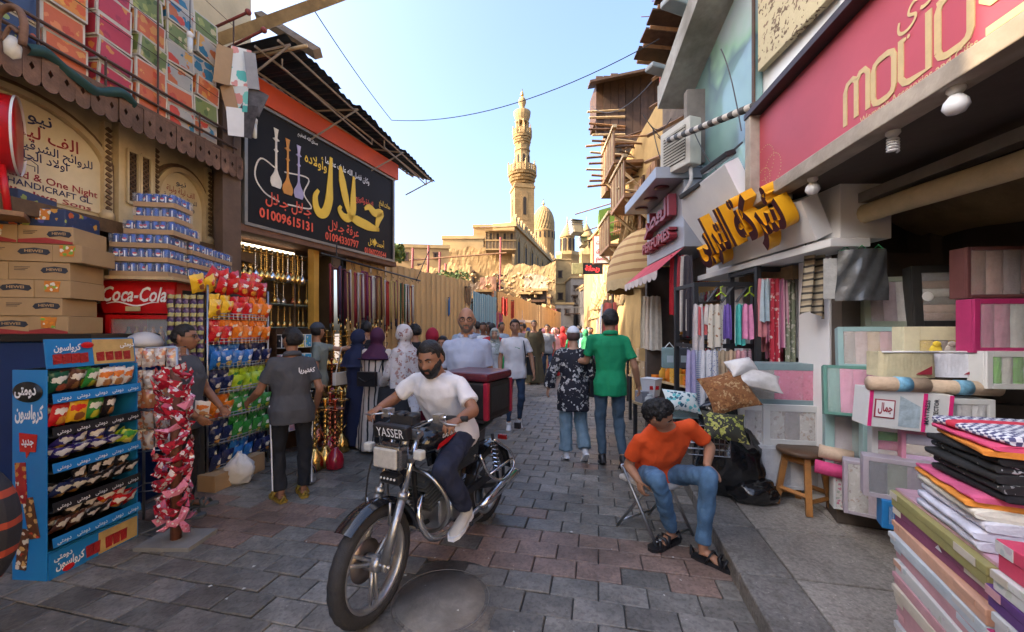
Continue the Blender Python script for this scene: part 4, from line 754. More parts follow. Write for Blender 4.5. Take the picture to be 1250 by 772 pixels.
# fridge
def fridge(fx, fy, rz, w, label, full=True):
    t = thing('drinks_fridge', label, 'fridge', (fx, fy, 0), rz); b = B(); b.slab(0, w, 0, .6, 0.02, 2.0) if not full else None
    if full: b.slab(0, .05, 0, .6, .1, 1.75); b.slab(w-.05, w, 0, .6, .1, 1.75); b.slab(.05, w-.05, .55, .6, .1, 1.75); b.slab(.0, w, 0, .6, 0, .1)
    b.build('body', RED, t, bevel=.008)
    b = B(); b.grid(lambda u, v: (w*u, -.05-.04*math.sin(math.pi*v)-.015*math.sin(math.pi*u), 1.755+.34*v), 12, 8); b.slab(0, w, -.05, .6, 1.755, 2.095); h = b.build('header', RED, t)
    text('Coca-Cola', h, WHITEP, .05*w, 1.87, .2, y=-.115, width=w*.86, bold=.02, shear=.35)
    b = B(); ribbon(b, [(.1*w+.7*w*i/12, 1.845+.018*math.sin(i*.7)) for i in range(13)], [.004+.01*math.sin(math.pi*i/12) for i in range(13)], -.112, -.109); b.build('swoosh', WHITEP, h)
    B().slab(w*.35, w*.55, -.112, -.108, 1.775, 1.82).build('price_sticker', M('tan_sticker', (.5, .4, .2), .6), h)
    if full:
        b = B(); [b.slab(x, x+.035, -.03, -.002, .1, 1.74) for x in (0, w-.035)]; [b.slab(.036, w-.036, -.03, -.002, z, z+.04) for z in (.1, 1.70)]; b.build('door_frame', RED, t)
        B().slab(.04, w-.04, -.015, -.012, .14, 1.7).build('glass_door', film('fridge_glass', (.9, .95, 1), .18, .03), t)
        B().slab(.05, w-.05, .5, .54, .12, 1.74).build('liner', M('fridge_liner', (.6, .63, .65), .4), t)
        for z in (.35, .7, 1.05, 1.4):
            B().slab(.06, w-.06, .02, .49, z, z+.015).build('shelf', M('white_wire', (.7, .7, .7), .4), t)
            for j in range(7):
                cc = rnd.choice([(.05, .02, .015), (.4, .02, .02), (.5, .25, .05), (.3, .3, .32)]); b = B(); b.lathe([(.03, 0), (.032, .1), (.028, .14), (.012, .18), (.012, .21)], 10); o = b.build('drink_bottle', M('bottle_%g' % cc[0], cc, .15), None, Fr(fx, fy, 0, rz).at(.1+j*.07, .12, z+.016), 0); tag(o, 'drink bottle standing behind the glass door of the red fridge', 'bottle', 'bottles in the fridge')
    return t
fridge(-3.96, 3.85, R(14), .6, 'red drinks fridge with white script lettering on its header')
fridge(-4.5, 3.95, R(14), .5, 'second red drinks fridge half hidden between cartons and glass front fridge', False)
# can trays
CANB = M('blue_can', (.02, .08, .3), .25, .5, .15, 20, .02); CANT = M('can_top', (.6, .6, .62), .3, 1)
def cmesh():
    b = B(); b.lathe([(.026, 0), (.033, .008), (.033, .105), (.027, .117), (.027, .12)], 12); b.lathe([(.027, .1202), (.0, .118)], 12, mi=1)
    for s in range(3): b.lathe([(.0337, .045+.0), (.0339, .068)], 12, mi=2) if False else None
    for a in (-1.7, .2): b.prism([(math.cos(j)*.017, .068+math.sin(j)*.017) for j in [i*.7854 for i in range(8)]], -.0352, -.032, Matrix.Rotation(a, 4, 'Z'), 3); b.prism([(-.016, .071), (0, .068), (.016, .074), (.012, .082), (0, .085), (-.012, .082)], -.0358, -.033, Matrix.Rotation(a, 4, 'Z'), 4)
    for a in (1.0, 2.9): b.prism([(-.004, .02), (.004, .02), (.004, .1), (-.004, .1)], -.0338, -.031, Matrix.Rotation(a, 4, 'Z'), 3)
    return b.mesh('can', (CANB, CANT, CANT, WHITEP, RED))
CM = cmesh()
FT = Fr(-3.72, 3.66, 2.1, R(10))
def tray(x, y, z, nx, ny, label, rz=0):
    t = thing('can_tray', label, 'tray of cans', FT.at(x, y, z), FT.rz+rz, 'trays of blue drink cans'); p = .068; w, d = nx*p, ny*p
    b = B(); b.slab(0, w, 0, d, 0, .005); b.slab(-.003, w+.003, -.004, 0, 0, .045); b.slab(-.003, w+.003, d, d+.004, 0, .045); b.slab(-.004, -.0, 0, d, 0, .045); b.slab(w, w+.004, 0, d, 0, .045); b.build('cardboard_tray', CARD, t)
    for i in range(nx):
        for j in range(ny):
            if i in (0, nx-1) or j in (0,): ob('can', CM, t, (p*(i+.5), p*(j+.5), .006), rnd.uniform(0, 6.28))
    B().slab(-.005, w+.005, -.006, d+.005, .046, .127).build('shrink_film', film('shrink_film', (.9, .93, 1), .12, .1), t)
H_ = .134; lv = ['lowest', 'second', 'third', 'fourth', 'fifth', 'topmost']
for l in range(3):
    tray(-.02, 0, l*H_, 7, 4, 'tray of blue cans above the fridge, %s layer, front tray' % lv[l]); tray(.22, .3, l*H_, 4, 6, 'tray of blue cans above the fridge, %s layer, behind right' % lv[l]); tray(.22, .73, l*H_, 4, 5, 'tray of blue cans above the chip rack, %s layer, far right' % lv[l])
tray(.08, .02, 3*H_, 6, 6, 'wide tray of blue cans in the fourth layer of the pile'); tray(.14, .05, 4*H_, 5, 4, 'tray of blue cans in the fifth layer'); tray(.14, .05, 5*H_, 5, 4, 'topmost tray of blue cans')
b = B(); b.slab(-.3, .5, .0, 1.2, -.03, -.0); t = tag(b.build('plywood_board', WOODP, None, FT.o, FT.rz), 'thin board carrying the can trays on the fridge and chip rack', 'board')
b = B(); 
for i in range(5):
    o = B().lathe([(.04, 0), (.042, .14), (.035, .19), (.016, .22), (.018, .26), (0, .265)], 12).build('detergent_bottle', M('white_bottle', (.6, .68, .75), .3), None, P(139+i*6, 345, 4.1+i*.02)); o['label'] = 'white bottle standing between the cartons and the red fridge header'; o['category'] = 'bottle'; o['group'] = 'white bottles beside the fridge'
# chip rack with bowed wire shelves
CR = frame(-3.06, 3.95, -2.93, 4.72)
t = thing('chip_rack', 'tall wire rack filled with colourful chip bags beside the fridge', 'display rack', CR.o, CR.rz); cw = .78
b = B(); [b.tube([(x, y, 0), (x, y, 2.05)], .012, 6) for x in (0, cw) for y in (0, .35)]; b.build('frame', STEEL, t)
b = B(); b.slab(0, cw, .34, .36, .1, 2.0); b.build('back_panel', DARK, t)
CZ = (.14, .40, .66, .92, 1.18, 1.44, 1.70)
for z in CZ:
    b = B(); b.slab(0, cw, 0, .34, z, z+.008)
    for zz in (z+.03, z+.06): b.tube([(u*cw/8, -.01-.06*math.sin(math.pi*u/8), zz) for u in range(9)], .004, 5)
    for u in range(17): x = u*cw/16; yy = -.01-.06*math.sin(math.pi*u/16); b.tube([(x, yy, z), (x, yy, z+.06)], .0025, 4)
    b.build('wire_shelf', STEEL, t)
rows = [(.14, ['navy', 'blue', 'navy'], 'lowest'), (.40, ['navy', 'green', 'green'], 'second'), (.66, ['orange', 'green', 'green', 'dgreen'], 'third'), (.92, ['navy', 'lime', 'lime'], 'fourth'), (1.18, ['blue', 'blue', 'navy'], 'fifth'), (1.44, ['red', 'orange', 'orange'], 'sixth'), (1.70, ['yellow', 'red', 'orange'], 'seventh')]
for z, cl, nm in rows:
    bags(CR, 0.0, cw, -.02, z+.01, cl, 'on the %s shelf of the chip rack' % nm, .14, .19, 1, d=.09); bags(CR, 0.03, cw, .05, z+.08, cl, 'behind on the %s shelf of the chip rack' % nm, .14, .19, 1, d=.09)
bags(CR, -.15, cw, .02, 1.97, ['yellow', 'red', 'red', 'red'], 'piled on top of the chip rack', .15, .18, 1, jit=.6, d=.08); bags(CR, 0.1, cw, .12, 2.07, ['red'], 'highest on top of the chip rack', .15, .18, 1, jit=.6, d=.08)
t = thing('pouch_display', 'wire panel hung with small dark plum pouches beside the chip rack', 'display panel', CR.at(-.03, .0), CR.rz-R(62)); b = B(); b.slab(-.3, 0, 0, .012, .1, 1.9); b.build('wire_panel', DARK, t)
f = Fr(t.location.x, t.location.y, 0, CR.rz-R(62)); f.m = f.m; om = bag_mesh('olive', PK['olive'], .055, .09, .02)
for i in range(14):
    for j in range(5): inst('hanging_pouch', om, f.at(-.27+j*.06, -.02, .75+i*.088), (rnd.uniform(-.1, .15), rnd.uniform(-.2, .2), f.rz), 'small dark plum pouch hanging on the panel beside the chip rack', 'pouch', 'dark pouches on the wire panel')
# clear packet stand
CS = frame(-3.0, 3.12, -2.84, 3.30)
CS = Fr(-3.03, 3.12, 0, R(20)); t = thing('wire_stand', 'thin steel stand with clear packets between rack and red pouches', 'display rack', CS.o, CS.rz); b = B(); [b.tube([(x, y, 0), (x, y, 1.45)], .011, 6) for x in (0, .3) for y in (0, .2)]; [b.tube([(0, 0, z), (.3, 0, z), (.3, .2, z), (0, .2, z)], .006, 5, closed=True) for z in (.3, .62, .95, 1.2, 1.45)]; b.build('frame', STEEL, t)
PK['clear'] = spots('clear_nut_packet', (.5, .44, .4), [(.45, .25, .15), (.7, .65, .6), (.6, .2, .1), (.3, .15, .2)], 30, .5, .2, coat=.6); NM['clear'] = 'clear'; PK['copper'] = spots('orange_nut_packet', (.5, .2, .08), [(.6, .5, .4), (.5, .15, .08)], 30, .5, .2, coat=.6); NM['copper'] = 'orange'
for z, c, w_ in ((.64, 'clear', 'lowest'), (.8, 'clear', 'second'), (.97, 'copper', 'third'), (1.12, 'clear', 'fourth'), (1.3, 'clear', 'top')): bags(CS, .0, .3, .0, z, [c], 'in the %s row of the thin wire stand' % w_, .08, .15, 2, lean=.1)
t = thing('plastic_tub_lid', 'round clear plastic dome on top of the thin wire stand', 'lid', CS.at(.05, .1, 1.46)); B().lathe([(.12, 0), (.12, .03), (.1, .08), (.05, .11), (0, .12)], 20).build('dome', M('hazy_plastic', (.5, .48, .46), .3), t)
# pole of red pouches
t = thing('pouch_pole', 'wooden post on a low plinth carrying the red pouches', 'stand', (-2.52, 2.95, 0)); b = B(); b.slab(-.2, .2, -.13, .15, 0, .03); b.build('plinth', M('grey_board', (.2, .19, .17), .8), t); B().tube([(0, 0, .03), (0, 0, 1.3)], .035, 8).build('post', M('reddish_wood', (.2, .07, .04), .6, 0, .3, 9, .3), t)
pm = spots('red_foil_pouch', (.42, .012, .03), [(.75, .7, .7), (.6, .5, .5), (.2, .01, .02)], 26, .42, .25, coat=.6); pk2 = spots('pink_foil_pouch', (.7, .22, .3), [(.8, .75, .75), (.6, .1, .15)], 30, .3, .25, coat=.6)
def pouch(m):
    b = B(); b.add([(0, 0, 0), (.075, -.01, .035), (.08, .0, -.03), (0, .012, -.06), (-.075, 0, -.04), (-.08, -.01, .03), (0, -.03, -.02)], [(0, 6, 1), (1, 6, 2), (2, 6, 3), (3, 6, 4), (4, 6, 5), (5, 6, 0), (0, 1, 2, 3), (0, 3, 4, 5)]); return b.mesh('red_pouch', m)
pmm = [pouch(pm), pouch(pk2)]
for i in range(70):
    z = .14+1.18*(i/70); a = i*2.4; r = .07+.035*rnd.random(); q = 1 if (z < .25 or rnd.random() < .06) else 0
    inst('red_pouch', pmm[q], (-2.52+math.cos(a)*r, 2.95+math.sin(a)*r-.02, z), (rnd.uniform(-.7, .7), rnd.uniform(-.9, .9), a+math.pi/2), ('pink' if q else 'dark red')+' foil pouch hanging %s the wooden post' % ['low on', 'below the middle of', 'above the middle of', 'high on', 'at the top of'][min(4, int(i/14))], 'pouch', ('pink' if q else 'red')+' pouches on the post', rnd.uniform(.7, .95))
# bag and box on the ground
def blob(name, label, cat, loc, r, mat, seed, amp=.25, nu=28, nv=20, fr=2.5, rz=0, top=1):
    b = B()
    def g(u, v):
        a = 2*math.pi*u; p = math.pi*v; d = Vector((math.cos(a)*math.sin(p), math.sin(a)*math.sin(p), -math.cos(p))); q = 1+amp*noise.fractal(d*fr+Vector((seed, 0, 0)), .8, 2, 4)
        z = d.z*q; 
        if z < -.75: z = -.75+(z+.75)*.15
        if z > .3: d = Vector((d.x*(1-(z-.3)*(top-1)), d.y*(1-(z-.3)*(top-1)), 0))
        return (d.x*q*r[0], d.y*q*r[1], (z+.77)*r[2])
    b.grid(g, nu, nv); o = b.build(name, mat, None, loc, rz); return tag(o, label, cat)
blob('plastic_bag', 'white plastic shopping bag on the ground in front of the chip rack', 'bag', (-2.84, 4.1, 0), (.13, .12, .17), M('white_bag_film', (.7, .68, .66), .3, 0, .1, 8, .5), 3, .25, top=1.6)
o = inst('cardboard_box', carton(.3, .2, .22, CARD, CARD), (-2.95, 4.35, 0), CR.rz, 'plain brown cardboard box on the ground under the chip rack', 'cardboard box', None); o = inst('cardboard_box', carton(.25, .16, .2, CARD, CARD), (-2.98, 3.98, 0), CR.rz, 'small brown cardboard box under the near corner of the chip rack', 'cardboard box', None)
# book / game shelf
BS = frame(-2.9, 4.85, -2.72, 5.3); t = thing('toy_shelf', 'small shelf stacked with coloured boxes right of the chip rack', 'shelf', BS.o, BS.rz); b = B(); b.slab(0, .48, .25, .27, 0, 1.6); [b.slab(0, .48, 0, .25, z, z+.012) for z in (.3, .6, .85, 1.1, 1.35)]; [b.slab(x, x+.012, 0, .25, 0, 1.6) for x in (-.012, .48)]; b.build('frame', WOODD, t)
for i, z in enumerate((.312, .612, .862, 1.112, 1.362)):
    for j in range(4):
        c = rnd.choice([(.05, .3, .5), (.6, .5, .05), (.5, .03, .04), (.05, .3, .08), (.02, .02, .03), (.6, .3, .3)]); m_ = spots('printed_box_%g_%g' % c[:2], c, [(.7, .7, .65), (c[1], c[2], c[0])], 25, .3, .4); w = .1
        inst('printed_box', carton(w, .17, .12, m_, CARDW, .008), BS.at(.06+j*.115, .0, z), BS.rz+rnd.uniform(-.1, .1), 'small printed box on the %s shelf right of the chip rack' % ['lowest', 'second', 'third', 'fourth', 'top'][i], 'box', 'printed boxes on the toy shelf, row %s' % 'abcde'[i])
# ================================================================= HOOKAHS AND HOSES
def hookah_mesh(mats, seed=0, tray_=True):
    r = random.Random(seed); b = B(); g = [(.07, 0), (.1, .02), (.1, .1), (.085, .16), (.04, .22), (.03, .25)]
    b.lathe(g, 18, mi=0)
    stem = [(.03, .25)]; z = .25
    while z < .62: stem += [(.014, z+.015), (.034 if r.random() < .5 else .026, z+.035), (.014, z+.055)]; z += .06
    b.lathe(stem, 14, mi=1); b.lathe([(.012, z), (.1, z+.005), (.115, z+.018), (.1, z+.012), (.013, z+.012)], 18, mi=2)
    b.lathe([(.013, z+.01), (.02, z+.05), (.018, z+.08), (.035, z+.11), (.04, z+.13), (.0, z+.12)], 12, mi=1)
    b.tube([(.03, 0, .3), (.07, 0, .33), (.1, 0, .36)], .008, 6, mi=1)
    return b.mesh('hookah', mats)
HK = [hookah_mesh((BRASS, BRASS, BRASS), 1), hookah_mesh((COPPER, BRASS, BRASS), 2), hookah_mesh((M('cobalt_glass', (.03, .05, .3), .08, 0, .2, 20, 0, coat=1), CHROME, BRASS), 3), hookah_mesh((M('ruby_glass', (.4, .01, .03), .08, 0, .2, 20, 0, coat=1), COPPER, COPPER), 4), hookah_mesh((CHROME, CHROME, BRASS), 5)]
hn = ['brass', 'copper and brass', 'blue glass', 'ruby red', 'silver']
spot_ = [(384, 574, 0), (397, 570, 0), (409, 572, 3), (403, 556, 3), (417, 552, 0), (378, 552, 4), (388, 545, 1), (401, 540, 0), (424, 540, 1), (374, 590, 4), (432, 532, 0), (384, 532, 3), (410, 534, 0)]
for i, (px, py, k) in enumerate(spot_):
    p = G(px, py); t = inst('floor_hookah', HK[k], p, rnd.random()*6, '%s hookah standing on the paving %s' % (hn[k], ['nearest the youth, front row', 'in the middle of the front row', 'at the right of the front row', 'behind the front row centre', 'with wide tray right of the red one', 'at the left end, second row', 'second row left of centre', 'back row centre', 'rightmost beside the navy robe', 'nearest to the camera by the chip rack', 'farthest right at the robe hem', 'back row left', 'back row middle'][i]), 'hookah', 'hookahs on the paving', 1.0)
# shop interior shelves full of brass
t = thing('glass_shelving', 'lit glass shelving full of brass hookahs inside the black sign shop', 'shelving', LS.o, LS.rz)
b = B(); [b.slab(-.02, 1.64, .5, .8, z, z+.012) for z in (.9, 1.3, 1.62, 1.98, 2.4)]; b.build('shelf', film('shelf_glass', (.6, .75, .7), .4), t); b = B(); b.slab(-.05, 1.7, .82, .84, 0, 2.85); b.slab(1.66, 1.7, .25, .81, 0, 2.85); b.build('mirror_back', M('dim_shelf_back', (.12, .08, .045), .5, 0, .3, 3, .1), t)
b = B(); b.tube([(.05, .45, 2.78), (1.1, .45, 2.78)], .02, 6); b.build('tube_light', glow('tube_light_glow', (1, .85, .6), 1.0), t); b = B(); [b.tube([(x, .48, 0), (x, .48, 2.85)], .012, 5) for x in (.0, .57, 1.14)]; b.build('upright', CHROME, t)
HS = [(0, .55), (3, .5), (4, .55), (1, .5)]
for zi, z in enumerate((.912, 1.312, 1.632, 1.992, 2.412)):
    for j in range(15):
        k = rnd.choice([0, 0, 4, 1, 0]); s = {0: .45, 1: .36, 2: .4, 3: .48, 4: .42}[zi]
        inst('shelf_hookah', HK[k], LS.at(.05+j*.115, .6+rnd.uniform(-.06, .06), z), rnd.random()*6, '%s small hookah on the %s glass shelf of the lit shop' % (hn[k], ['lowest', 'second', 'third', 'fourth', 'top'][zi]), 'hookah', 'small hookahs on the glass shelves, row '+'abcde'[zi], (s*.9, s*.9, s))
for j in range(14): b = B(); k = j % 3; p = LS.at(.02+j*.085, .3, 2.8); t = inst('hanging_hookah', HK[(0, 4, 0)[k]], p+Vector((0, 0, -.5)), rnd.random()*6, '%s hookah hanging from the ceiling of the lit shop' % ('silver' if k == 1 else 'brass'), 'hookah', 'hookahs hanging under the shop ceiling', (.5, .5, .55))
# more standing hookahs deeper right, behind the women
t = thing('display_counter', 'stepped dark counter carrying hookahs under the hanging hoses', 'counter', LS.at(1.35, -.1), LS.rz); b = B(); b.slab(0, 1.7, 0, .4, 0, .45); b.slab(0, 1.7, .25, .5, .45, .9); b.build('steps', WOODD, t)
for j in range(11):
    for q, (yy, zz) in enumerate(((.1, .45), (.36, .9))):
        k = rnd.choice([0, 3, 0, 1, 3]); inst('counter_hookah', HK[k], LS.at(1.42+j*.15, yy-.1, zz), rnd.random()*6, '%s hookah on the %s step of the counter below the hoses' % (hn[k], ('lower', 'upper')[q]), 'hookah', 'hookahs on the counter steps', .85)
HR = frame(-2.72, 6.1, -1.95, 8.3); t = thing('hose_rail', 'long dark rail under the sign from which hookah hoses hang', 'rail', HR.o, HR.rz); b = B(); b.tube([(-.3, 0, 2.72), (2.35, 0, 2.62)], .016, 6); b.tube([(.0, 0, 2.7), (.0, 0, 2.95)], .01, 5); b.tube([(2.2, 0, 2.6), (2.2, -.3, 3.2)], .01, 5)
for i in range(12): b.tube([(-.1+i*.21, 0, 2.7-i*.008), (-.1+i*.21, -.02, 2.58), (-.07+i*.21, -.03, 2.56), (-.05+i*.21, -.02, 2.6)], .004, 4)
b.build('rail', DARK, t)
hc = [(.25, .02, .03), (.3, .02, .04), (.05, .03, .1), (.12, .02, .05), (.6, .45, .15), (.65, .65, .6), (.05, .2, .1), (.5, .03, .03), (.2, .02, .1), (.4, .2, .08), (.55, .5, .5), (.1, .02, .02)]
hnm = ['maroon', 'dark red', 'navy', 'plum', 'gold', 'white', 'green', 'red', 'purple', 'brown', 'silver', 'oxblood']
hm_ = []
for i, c in enumerate(hc):
    b = B(); L1 = .95+.25*rnd.random()
    pts = [(-.045, 0, -L1)]+[(-.045*math.cos(math.pi*j/8), .01*math.sin(j), .06*math.sin(math.pi*j/8)) for j in range(9)]+[(.05, 0, -L1*.9)]
    b.tube(smooth_path(pts, 2), .016, 7); b.tube([(-.045, 0, -L1), (-.045, 0, -L1-.18)], .013, 6, mi=1); b.tube([(.05, 0, -L1*.9), (.05, 0, -L1*.9-.15)], .011, 6, mi=1)
    hm_.append(b.mesh('hookah_hose', (stripes('hose_%d' % i, [c, c, tuple(x*.5 for x in c)], .02, 2, .55), BRASS if i % 2 else DARK)))
for j in range(26):
    i = rnd.randrange(12); x = -.15+j*.09
    inst('hookah_hose', hm_[i], HR.at(x, rnd.uniform(-.06, .03), 2.5-x*.02+rnd.uniform(-.04, .04)), HR.rz+rnd.uniform(-.9, .9), '%s hookah hose hanging from the rail below the black sign' % hnm[i], 'hose', 'hookah hoses on the rail', (1, 1, .72))
# small stalls leaning against the far hoarding
for i, (px, py, Y, c, l) in enumerate(((572, 362, 11, (.35, .2, .1), 'framed picture board hung on the hoarding beside the blue gate'), (547, 375, 10.2, (.05, .2, .5), 'blue garment hung on the first hoarding'), (616, 375, 14, (.6, .05, .03), 'red garment hung on the corner of the second hoarding'), (610, 392, 14.2, (.4, .1, .15), 'pink and maroon cloths hung at the second hoarding corner'), (624, 378, 16, (.6, .1, .06), 'orange red banner standing out from the second hoarding'), (634, 390, 18, (.65, .6, .55), 'white garments hung on the second hoarding'), (655, 385, 24, (.3, .2, .15), 'dark stall goods hung midway along the second hoarding'), (675, 388, 30, (.5, .15, .12), 'red stall goods near the end of the second hoarding'))):
    t = thing('hanging_garment', l, 'garment', P(px, py, Y)-Vector((0, .2, .0))); s = .55*Y/14; b = B(); b.grid(lambda u, v: ((u-.5)*.4*s, .03*math.sin(u*12), (v-.5)*1.1*s+.04*math.sin(u*7)), 12, 6); b.build('cloth', M('hung_cloth_%d' % i, c, .8, 0, .4, 12, .4), t); b = B(); b.tube([(-.2*s, 0, .56*s), (.2*s, 0, .56*s)], .012, 5); b.build('hanger_bar', DARK, t)
for i, (px, Y) in enumerate(((640, 17), (665, 26))):
    p = P(px, 402, Y); t = thing('white_kiosk', ['white framed glass display case in front of the second hoarding', 'farther white display case along the second hoarding'][i], 'display case', (p.x, p.y, 0), R(70)); b = B(); [b.tube([(x, y, 0), (x, y, 1.9)], .04, 4) for x in (0, 1.3) for y in (0, .6)]; b.slab(-.05, 1.35, -.05, .65, 1.9, 2.0); b.slab(0, 1.3, 0, .6, .8, .85); b.build('frame', WHITE, t); B().slab(0, 1.3, .0, .6, 0, .78).build('cupboard', WOODP, t)
# ================================================================= PEOPLE
SK = {'tan': M('tan_skin', (.40, .20, .115), .5, 0, .08, 6, .06), 'brown': M('brown_skin', (.27, .125, .07), .5, 0, .08, 6, .06), 'light': M('light_skin', (.5, .28, .18), .5, 0, .08, 6, .06)}
HAIR = M('black_hair', (.012, .010, .009), .55, 0, .4, 60, .9, bs=90); GREYH = M('grey_stubble', (.2, .15, .12), .8)
EYEW = M('eye_white', (.33, .29, .26), .3, 0, .02); IRIS = M('dark_iris', (.02, .012, .01), .2); LIP = M('lip_skin', (.33, .12, .09), .5, 0, .05)
JEAN = M('blue_jeans', (.10, .20, .33), .85, 0, .45, 7, .8, bs=22); JEAND = M('dark_blue_jeans', (.035, .06, .11), .85, 0, .3, 8, .35, bs=60); NAVY = M('navy_cloth', (.025, .032, .065), .85, 0, .35, 8, .8, bs=16); BLKC = M('black_cloth', (.014, .014, .016), .85, 0, .3, 8, .3)
J0 = dict(pel=(0, 0, .93), ch=(0, .01, 1.26), nk=(0, -.01, 1.475), hd=(0, .015, 1.635), shL=(-.172, 0, 1.405), shR=(.172, 0, 1.405), elL=(-.235, -.03, 1.13), elR=(.235, -.03, 1.13), wrL=(-.24, .05, .885), wrR=(.24, .05, .885),
          hipL=(-.09, 0, .92), hipR=(.09, 0, .92), knL=(-.1, .02, .5), knR=(.1, .02, .5), anL=(-.105, -.02, .085), anR=(.105, -.02, .085), toL=(-.12, .14, .02), toR=(.12, .14, .02))
def remesh(b, vox, mats, name, smooth=4, fold=0.0, fs=7, seed=0, stretch=(1, 1, .45)):
    me = b.mesh('tmp', DARK); o = bpy.data.objects.new('tmp', me); COL.objects.link(o)
    r = o.modifiers.new('r', 'REMESH'); r.mode = 'VOXEL'; r.voxel_size = vox; r.use_smooth_shade = True
    s = o.modifiers.new('s', 'SMOOTH'); s.factor = .5; s.iterations = smooth
    bpy.context.view_layer.update(); m = bpy.data.meshes.new_from_object(o.evaluated_get(bpy.context.evaluated_depsgraph_get()))
    bpy.data.objects.remove(o); bpy.data.meshes.remove(me); m.name = name; m.materials.clear(); m.materials.append(mats)
    n = len(m.vertices); m.polygons.foreach_set('material_index', [0]*len(m.polygons))
    if fold:
        co = np.empty(n*3, dtype=np.float32); m.vertices.foreach_get('co', co); no = np.empty(n*3, dtype=np.float32); m.vertices.foreach_get('normal', no); co = co.reshape(-1, 3); no = no.reshape(-1, 3)
        d = np.array([noise.noise(Vector((c[0]*fs*stretch[0]+seed, c[1]*fs*stretch[1], c[2]*fs*stretch[2])))+.5*noise.noise(Vector((c[0]*fs*2.3+seed, c[1]*fs*2.3, c[2]*fs*1.4))) for c in co.tolist()], dtype=np.float32)
        co += no*(d[:, None]*fold); m.vertices.foreach_set('co', co.ravel()); m.update()
    return m
def ring_loft(b, secs, n=18):
    """closed loft through ellipses: (centre, lateral axis, up axis, rx, ry)"""
    vs = []
    for c, lat, up, rx, ry in secs:
        lat = (lat-up*lat.dot(up)).normalized(); f = up.cross(lat)
        for k in range(n): t = 2*math.pi*k/n; vs.append(c+lat*math.cos(t)*rx+f*math.sin(t)*ry)
    N = len(secs); b.add(vs, [(i*n+k, i*n+(k+1) % n, (i+1)*n+(k+1) % n, (i+1)*n+k) for i in range(N-1) for k in range(n)]+[tuple(range(n))[::-1], tuple((N-1)*n+k for k in range(n))], 0, True)
def torso(b, J, inf=0, bf=1, low=.1, top=True, sw=1, hemf=1):
    up0 = (J['ch']-J['pel']).normalized(); up1 = (J['nk']-J['ch']).normalized(); latp = (J['hipR']-J['hipL']).normalized(); latc = (J['shR']-J['shL']).normalized(); lm = (latp+latc).normalized(); msh = (J['shL']+J['shR'])/2
    S = [(J['pel']-up0*low, latp, up0, (.15+inf)*hemf, (.11*bf+inf)*hemf), (J['pel'], latp, up0, .165+inf*(1.7 if inf > 0 else 1), .12*bf+inf*(2.1 if inf > 0 else 1)), (J['pel'].lerp(J['ch'], .45), lm, up0, .142*bf+inf, .108*bf+inf), (J['ch'], latc, (up0+up1).normalized(), .168*sw+inf, .12*bf+inf), (msh-up1*.05, latc, up1, .178*sw+inf, .108+inf), (msh+up1*.015, latc, up1, .14*sw+inf, .08+inf)]
    if top: S.append((J['nk'], latc, up1, .075+inf*.3, .068+inf*.3))
    ring_loft(b, S)
def limb(b, a, c, r0, r1, n=12, mid=None):
    rs = [r0*.55, r0, (r0+r1)/2 if mid is None else mid, r1, r1*.55]; d = (c-a).normalized(); b.tube([a-d*r0*.75, a, a.lerp(c, .4), c, c+d*r1*.75], rs, n)
def tubeleg(b, a, c, r0, r1, mid=None, n=14):
    # cloth tube with an open-looking straight cut end
    d = (c-a).normalized(); b.tube([a-d*r0*.6, a, a.lerp(c, .5), c-d*.004, c], [r0*.6, r0, mid or (r0+r1)/2, r1, r1*.97], n)
def headgeo(nu=36, nv=28, lod=0):
    vs = []; 
    def g(x, y, sx, sy): return math.exp(-(x/sx)**2-(y/sy)**2)
    for j in range(nv+1):
        ph = math.pi*j/nv
        for i in range(nu):
            th = 2*math.pi*i/nu; dx, dy, dz = math.sin(ph)*math.sin(th), math.sin(ph)*math.cos(th), math.cos(ph)
            x, y, z = dx*.076, dy*.096, dz*.118
            if z < 0:
                t = min(1, -z/.118); x *= 1-.30*t**1.5
                if y > 0: y = y*(1-.05*t)+.018*t*(dy > 0)
                else: y *= 1-.45*t
            if y < 0 and z > -.03: y *= 1.02
            if dy > .15:
                f = min(1, (dy-.15)/.3); y += f*(.024*g(x, z+.024, .012, .016)+.013*g(x, z-.0, .009, .028)+.006*(g(x-.03, z-.03, .022, .009)+g(x+.03, z-.03, .022, .009))-.010*(g(x-.031, z-.012, .015, .011)+g(x+.031, z-.012, .015, .011))
                     +.009*g(x, z+.054, .02, .0055)+.008*g(x, z+.067, .018, .006)-.003*g(x, z+.06, .022, .003)+.010*g(x, z+.097, .02, .014)+.004*(g(x-.045, z+.025, .02, .02)+g(x+.045, z+.025, .02, .02))+.006*(g(x-.012, z+.03, .008, .008)+g(x+.012, z+.03, .008, .008)))
            vs.append(Vector((x, y, z)))
    fs = [(j*nu+(i+1) % nu, j*nu+i, (j+1)*nu+i, (j+1)*nu+(i+1) % nu) for j in range(nv) for i in range(nu)]
    return vs, fs
HV, HF = headgeo(48, 38); HVl, HFl = headgeo(20, 14)
def shell(mask, thick, amp=.3, ns=40, lod=0, seed=0, lift=.001):
    """hair, beard or hood: the part of the head surface chosen by mask, raised by thick where the mask is full"""
    V, F = (HV, HF) if lod < 2 else (HVl, HFl); b = B(); out = {}; vs = []; fs = []
    mk = [mask(v) for v in V]
    for f in F:
        if max(mk[i] for i in f) <= 0: continue
        q = []
        for i in f:
            if i not in out:
                v = V[i]; n = Vector((v.x/.006, v.y/.0092, v.z/.014)).normalized(); h = max(0, min(1, mk[i]))*thick*(1+amp*noise.noise(v*ns+Vector((seed, 0, 0))))
                out[i] = len(vs); vs.append(v+n*(h+(lift if mk[i] > 0 else -.004)))
            q.append(out[i])
        fs.append(tuple(q))
    b.add(vs, fs, 0, True); return b
